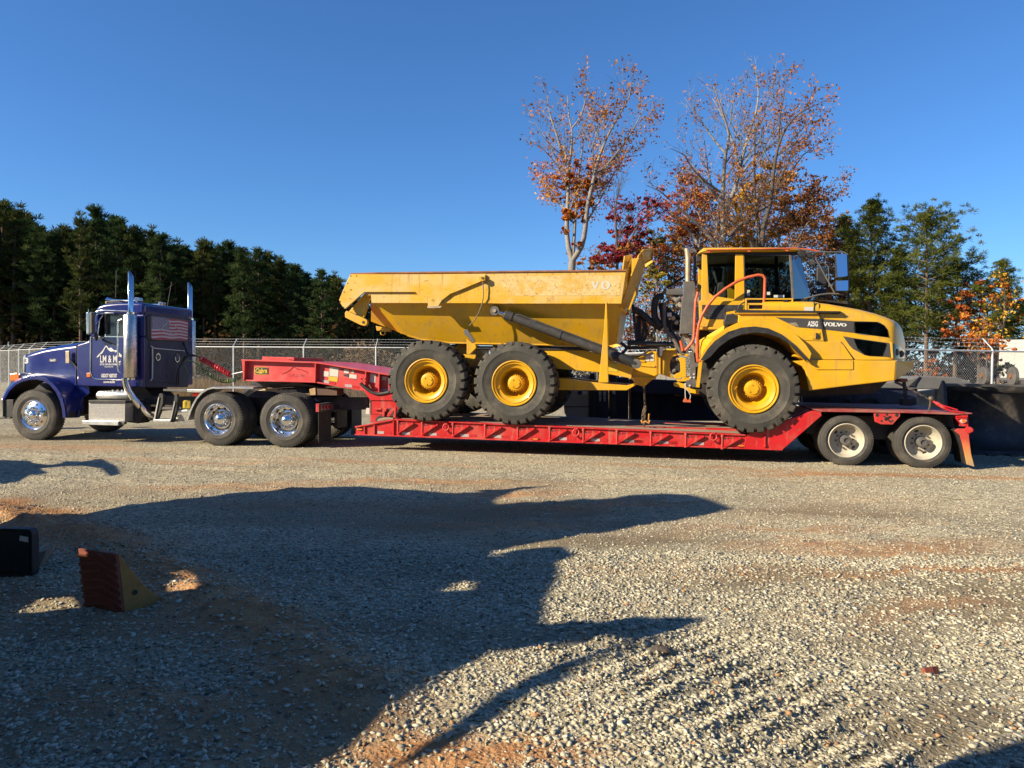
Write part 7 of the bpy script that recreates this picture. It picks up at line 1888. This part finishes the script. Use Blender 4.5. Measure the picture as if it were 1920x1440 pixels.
for k in range(4): fpl(GM,mc,'upper_window',QJ((205+57*k,150),(248+57*k,148),(246+57*k,185),(205+57*k,190)),-.02,.0,'paper',0)
fpl(GM,mc,'dark_pillar',QJ((418,130),(480,125),(495,330),(490,672),(408,672),(412,400)),-.05,1.0,'black',.02)
fpl(GM,mc,'engine_door',QJ((492,330),(635,330),(650,672),(490,672)),.1,1.2,'blue_dark',.02)
for x in (527,582):
    for y0,y1 in ((345,400),(408,466)): fpl(GM,mc,'door_vent',QJ((x+(y0-345)*.06,y0),(x+33-(y0-345)*.02,y0),(x+33-(y1-345)*.06,y1),(x+(y1-345)*.08,y1)),.085,.1,'paper',0)
fpl(GM,mc,'rear_door',QJ((652,140),(740,140),(745,672),(652,672)),.15,1.2,'black_steel',.02)
fpl(GM,mc,'white_latch',QJ((690,335),(728,332),(726,385),(716,385),(716,360),(696,378)),.12,.15,'white',0)
SK=frame_at(3.0,17.3,8)
sk=thing_at('steel_skip','dark navy steel skip with rusty corner post seen under the hauler hitch','skip',SK)
M['navy']=mat('navy_steel',(.014,.020,.045),.55,var=(4,.15),dirt=[((.07,.06,.05),.4,5,.55)])
fpl(SK,sk,'end_box',QJ((742,180),(888,180),(885,690),(742,690)),.0,1.5,'navy',.01)
m=MB(); text_px(m,SK,'05',QJ((768,410))[0],QJ((838,408))[0],QJ((770,362))[0],-.012); m.build('skip_number',M['blue_dark'],sk)
fpl(SK,sk,'corner_post',QJ((888,200),(918,200),(914,690),(890,690)),-.06,.05,'rust',.005)
fpl(SK,sk,'upper_side',QJ((918,205),(1250,205),(1420,215),(2150,215),(2150,385),(1180,378),(918,350)),.0,1.5,'navy',.01)
fpl(SK,sk,'lower_side',QJ((918,352),(1180,380),(2150,388),(2150,700),(918,700)),.25,1.5,'navy',.01)
for x in (1290,1500): fpl(SK,sk,'side_rib',QJ((x,385),(x+14,385),(x+14,700),(x,700)),.18,.26,'navy',.005)
fpl(SK,sk,'red_lamp',QJ((1440,383),(1570,385),(1570,405),(1440,402)),.20,.25,'red_lens',0)
m=MB()
for k in range(10):
    x=1150+62*k; m.prism(SK.poly(QJ((x,130),(x+58,130),(x+58,212),(x,212)),.9),.9+.01*(k%2),.96)
m.build('corrugated_panel',M['warm_grey'],sk)
# white semi trailer beyond the fence on the right, and the little house in the wood
p=at_depth(1874,637,38); wt=empty('white_trailer'); wt.location=(p.x,p.y,0); wt.rotation_euler=(0,0,-R(34)); tag(wt,'white box trailer parked beyond the fence at the right edge','trailer')
zt=p.z; MB().box(0,12,0,2.5,1.1,zt).build('box_body',M['white_dirty'],wt,bevel=.03)
MB().box(0,12,-.02,0.,1.1,1.22).build('side_skirt',M['grey_steel'],wt)
for k in range(9): MB().box(.6+k*1.3,.66+k*1.3,-.015,0.,1.25,zt-.05).build('side_rib',M['white_dirty'],wt)
for k in range(2): MB().cyl((2+1.3*k,.05,.5),(2+1.3*k,.4,.5),.5,n=20).build('wheel',M['rubber'],wt,smooth=40)
p=at_depth(487,624,66); q=at_depth(516,640,66); hs_=empty('small_house'); hs_.location=(p.x,p.y,0); tag(hs_,'small grey blue house gable half hidden in the dark wood','house')
M['house']=mat('blue_grey_siding',(.07,.085,.11),.7,var=(5,.1)); M['roofg']=mat('grey_shingle',(.14,.14,.15),.8,var=(9,.2))
dx=q.x-p.x; dz=p.z-q.z; L=2.4/dx
MB().prism([(-dx,.0),(-dx,q.z),(0,p.z),(dx,q.z),(dx,0)],0,6).build('wall',M['house'],hs_)
for s in (-1,1): MB().prism([(0,p.z+.02),(s*(dx+.3),q.z-dz*.3/dx+.02),(s*(dx+.3),q.z-dz*.3/dx+.14),(0,p.z+.14)],-.3,6.3).build('roof',M['roofg'],hs_)
MB().box(-.3,.3,-.04,0,1.2,2.2).build('window',M['glass'],hs_)

# ================================================================== foreground objects
def chock_at(px,py,pxr,pyr,h,label,name='wheel_chock',rotz=None):
    pass
# large wheel chock: tall face to the left, long concave slope to the right
c0=on_ground(235,1153); c1=on_ground(314,1134); c2=on_ground(165,1139)
ck=empty('wheel_chock'); ck.location=(c0.x,c0.y,0); e1=Vector((c1.x-c0.x,c1.y-c0.y,0)); ang=math.atan2(e1.y,e1.x); ck.rotation_euler=(0,0,ang); Lc=e1.length
tag(ck,'orange brown heavy wheel chock with chevron ribs standing on the shaded gravel','wheel chock')
wv=Vector((c2.x-c0.x,c2.y-c0.y,0)); ca_,sa_=cos(-ang),sin(-ang); wl=(wv.x*ca_-wv.y*sa_, wv.x*sa_+wv.y*ca_)
hC=.41
side_=[(0,0),(Lc,.02),(Lc*.985,.045),(Lc*.80,.075),(Lc*.58,.14),(Lc*.38,.22),(Lc*.19,.32),(Lc*.05,.40),(0.0,hC)]
M['chock_side']=mat('ochre_rubber_side',(.40,.19,.05),.8,var=(8,.2),dirt=[((.14,.07,.03),.6,7,.5)],bump=(40,.5,.006)); M['chock_face']=mat('dull_red_chock_face',(.22,.06,.035),.85,var=(8,.25),dirt=[((.08,.04,.03),.6,8,.5)],bump=(40,.5,.006))
side_=[(x-.10*z,z) for x,z in side_]
n=len(side_); V=[(x,0,z) for x,z in side_]+[(x+wl[0],wl[1],z) for x,z in side_]
m=MB(); m.add(V,[tuple(range(n)),tuple(range(2*n-1,n-1,-1))]+[(i,i+n,i+n+1,i+1) for i in range(n-1)],0)
m.build('chock_body',M['chock_side'],ck,bevel=.004)
m=MB(); Lw=math.hypot(*wl); ux,uy=wl[0]/Lw,wl[1]/Lw
nx_,ny_=-uy,ux
if nx_*1.0>0: nx_,ny_=-nx_,-ny_
def fp(u,z,d=0): return (ux*u+nx_*d-.10*z,uy*u+ny_*d,z)
m.add([fp(0,0,.003),fp(Lw,0,.003),fp(Lw,hC,.003),fp(0,hC,.003),fp(0,0,.02),fp(Lw,0,.02),fp(Lw,hC,.02),fp(0,hC,.02)],[(0,1,2,3),(7,6,5,4),(0,4,5,1),(1,5,6,2),(2,6,7,3),(3,7,4,0)])
m.build('tread_face',M['chock_face'],ck)
for k in range(7):
    z0=.02+k*.055; m=MB()
    for u0,u1,za,zb in ((0.,Lw*.45,z0-.02,z0+.035),(Lw*.45,Lw,z0+.035,z0+.0)):
        q=[(u0,za),(u1,zb),(u1,zb+.02),(u0,za+.02)]; q=[(u,min(max(z,.002),hC-.002)) for u,z in q]
        if max(z for _,z in q)-min(z for _,z in q)<.004: continue
        m.add([fp(u,z,.019) for u,z in q]+[fp(u,z,.032) for u,z in q],[(0,1,2,3),(7,6,5,4),(0,4,5,1),(1,5,6,2),(2,6,7,3),(3,7,4,0)])
    m.build('chevron_rib',M['chock_face'],ck)
m=MB(); m.disc(Lc*.22,.135,.018,-.004,.01,18); m.build('rope_hole',M['black'],ck)
# open black tool case lying on its side at the left edge, second chock behind it
b0=on_ground(62,1083); bx=empty('black_case'); bx.location=(b0.x,b0.y,0); bx.rotation_euler=(0,0,R(-4)); tag(bx,'glossy black case standing open at the left edge on the shaded gravel','case')
sc_=(b0.y)/F_PX; hB=92*sc_; wB=.62; M['black_gloss']=mat('glossy_black_plastic',(.008,.008,.010),.12,coat=.4,var=(5,.1))
def rrect(x0,x1,z0,z1,r):
    o_=[]
    for cx,cz,s in ((x1-r,z1-r,0),(x0+r,z1-r,1),(x0+r,z0+r,2),(x1-r,z0+r,3)):
        for k in range(5): t=pi/2*(s+k/4); o_.append((cx+r*cos(t),cz+r*sin(t)))
    return o_
MB().prism(rrect(-wB,0,0.,hB,.045),.0,.07).build('case_shell',M['black'],bx,bevel=.006)
MB().prism(rrect(-wB+.02,-.022,.03,hB-.02,.025),-.008,.0).build('case_panel',M['black_gloss'],bx)
m=MB(); pr=[(x,-.002,z) for x,z in rrect(-wB+.004,-.004,.004,hB-.004,.035)]; m.tube(pr,.006,6,closed=True); m.build('case_rim',M['black'],bx,smooth=60)
MB().prism([(-.095,hB-.05),(-.03,hB-.06),(-.03,hB-.10),(-.10,hB-.088)],-.0105,-.008).build('case_label',M['paper'],bx)
c=on_ground(68,1066); k2=empty('wheel_chock'); k2.location=(c.x-.03,c.y,0); k2.rotation_euler=(0,0,R(12)); tag(k2,'pale dusty wheel chock tip poking out behind the black case','wheel chock')
MB().prism([(-.25,0),(.05,0),(.075,.06),(.105,.145),(.0,.11),(-.25,.09)],.0,.16).build('chock_body',M['wood'],k2,bevel=.006)
MB().prism([(-.25,.002),(.045,.002),(.06,.03),(-.25,.04)],-.004,.0).build('chock_side_strip',M['chock_side'],k2)
# an orange scrap on the gravel
c=on_ground(1742,1258); s_=MB(); s_.prism([(-.05,.0),(.03,.0),(.055,.012),(.01,.02),(-.04,.016)],-.02,.02); o=s_.build('rag',M['chock_face'],None); o.location=(c.x,c.y,float(g_height(c.x,c.y))+.01); tag(o,'small rust coloured scrap lying on the sunny gravel','scrap')
o.rotation_euler=(R(70),0,.3)
rock=MB(); rock.sphere((0,0,.0),.045,12,8,sc=(1.3,.9,.6)); rock.v=[tuple(c*(1+random.uniform(-.16,.16)) for c in v) for v in rock.v]; o=rock.build('rock',BARK_DARK,None); c=on_ground(1238,1228); o.location=(c.x,c.y,float(g_height(c.x,c.y))); tag(o,'dark clod of stone at the head of the tread marks in the gravel','rock')

# ================================================================== unseen casters beside the camera, shaped to throw the yard shadows
LH=Vector((sin(SUN_AZ),cos(SUN_AZ),0)); LW=Vector((cos(SUN_AZ),-sin(SUN_AZ),0)); TANE=tan(SUN_EL)
def sh(px,py,l0):
    g=on_ground(px,py)
    for _ in range(3): g=on_ground(px,py,float(g_height(g.x,g.y)) if 2<g.y<16 else 0.)
    return (g.x*LW.x+g.y*LW.y,(g.x*LH.x+g.y*LH.y-l0)*TANE+g.z)
from mathutils.geometry import tessellate_polygon
def caster(root,nm,pts,l0,thick,mt_,foot=(),holes=()):
    loops=[[sh(x,y,l0) for x,y in pts]+list(foot)]+[[sh(x,y,l0) for x,y in h] for h in holes]
    flat=[q for lp in loops for q in lp]; n=len(flat); m=MB()
    A_=[LW*w+LH*l0+Vector((0,0,max(z,.0))) for w,z in flat]; B_=[v-LDIR*thick for v in A_]
    tri=tessellate_polygon([[Vector((w,z,0)) for w,z in lp] for lp in loops])
    fs=[tuple(t) for t in tri]+[tuple(i+n for i in t[::-1]) for t in tri]; k=0
    for lp in loops:
        c=len(lp); fs+=[(k+i,k+i+n,k+(i+1)%c+n,k+(i+1)%c) for i in range(c)]; k+=c
    m.add(A_+B_,fs)
    return m.build(nm,M[mt_],root)
L0=-3.0
S2=Q(600,860,.416667)
ld=empty('loader_caster'); tag(ld,'unseen loader outline beside the camera, traced back from the shadow on the gravel','loader')  # machine outline traced back along the sun from its ground shadow
body_pts=[(0,985),(200,955),(430,926)]+S2((0,130),(180,125),(500,148),(720,152),(800,175),(790,215),(800,300),(780,440),(1090,440),(1080,460),(1040,600),(1010,742),(900,800),(760,880),(600,960),(430,1060),(250,1190),(0,1392))
FOOT=[(-2.95,1.35),(-2.8,.0),(-9.4,.0),(-9.2,.35)]
holeA=[(34,1150),(148,1140),(134,1119),(70,1124)]; holeB=[(314,1107),(350,1111),(370,1096),(347,1070),(324,1074)]; holeC=[(826,1109),(882,1107),(892,1091),(858,1093)]
caster(ld,'body',body_pts,L0,.25,'yellow',FOOT,(holeA,holeB,holeC))
caster(ld,'lift_arm',S2((700,142),(900,128),(1040,121),(900,140),(790,180)),L0,.12,'yellow')
caster(ld,'boom',S2((770,205),(1000,194),(1170,180),(1300,180),(1460,160),(1640,148),(1760,185),(1866,226),(1700,262),(1400,310),(1150,348),(900,392),(760,420)),L0,.15,'yellow')
caster(ld,'hose_guard',S2((780,436),(900,408),(1100,394),(1162,434),(1080,462)),L0,.12,'black')
caster(ld,'front_blade',S2((820,740),(1000,742),(1200,733),(1400,714),(1745,712),(1560,790),(1400,826),(1390,800),(1180,832),(1000,842),(860,862),(780,870)),L0,.10,'black')
caster(ld,'support_pole',S2((1560,788),(1410,830),(1150,950),(930,1070),(700,1225),(560,1310),(280,1400),(420,1320),(640,1170),(860,1030),(1100,915),(1300,835)),L0,.06,'black')
o=MB(); 
for w_,l_ in ((-8.3,-4.1),(-3.6,-4.1),(-8.3,-6.2),(-3.6,-6.2)):
    c=LW*w_+LH*l_; o.cyl(c+Vector((0,0,.75))-LW*.3,c+Vector((0,0,.75))+LW*.3,.75,n=28)
o.build('wheels',M['rubber_big'],ld,smooth=40)
c=LW*-6.2+LH*-2.6; 
m=MB(); A_=[LW*w+LH*l for w,l in ((-8.6,-3.3),(-3.4,-3.3),(-3.4,-6.6),(-8.6,-6.6))]
m.add([v+Vector((0,0,.25)) for v in A_]+[v+Vector((0,0,.5)) for v in A_],[(0,3,2,1),(4,5,6,7),(0,1,5,4),(1,2,6,5),(2,3,7,6),(3,0,4,7)]); m.build('chassis',M['black_steel'],ld)
ex=empty('silhouette'); tag(ex,'excavator unseen left of the camera, cut as digger arms to cast the left edge shadow','silhouette')  # arms shaped only to cast the small left edge shadows
caster(ex,'bucket_arm',[(-300,880),(-60,868),(0,864),(60,866),(84,884),(40,896),(10,908),(-60,905),(-300,930)],-5.0,.3,'yellow')
caster(ex,'hydraulic_hose',[(-60,866),(0,862),(90,872),(150,866),(190,860),(215,872),(228,888),(206,894),(190,878),(150,874),(60,880),(0,872)],-5.0,.15,'black')
caster(ex,'boom',[(-300,870),(-300,930),(-700,1040),(-1200,1300),(-1500,1300),(-1000,980),(-600,900)],-5.0,.5,'yellow')
jb=empty('sky_blocker'); tag(jb,'unseen grey block added behind the camera to hide sky and shade the lower right corner','building')  # block added to cut sky fill and cast the corner shadow
m=MB(); A_=[LW*w+LH*l for w,l in ((-2.13,-3.4),(16,-3.4),(16,-14),(-2.13,-14))]
m.add([v for v in A_]+[v+Vector((0,0,5.4)) for v in A_],[(0,3,2,1),(4,5,6,7),(0,1,5,4),(1,2,6,5),(2,3,7,6),(3,0,4,7)]); m.build('wall',M['grey_steel'],jb,bevel=.02)
for k in range(3):
    m=MB(); c0=LW*(1+5*k)+LH*-3.38; c1=LW*(4.6+5*k)+LH*-3.38; m.bar(c0+Vector((0,0,2)),c1+Vector((0,0,2)),.04,3.9); m.build('blocker_panel',M['lid_grey'],jb)
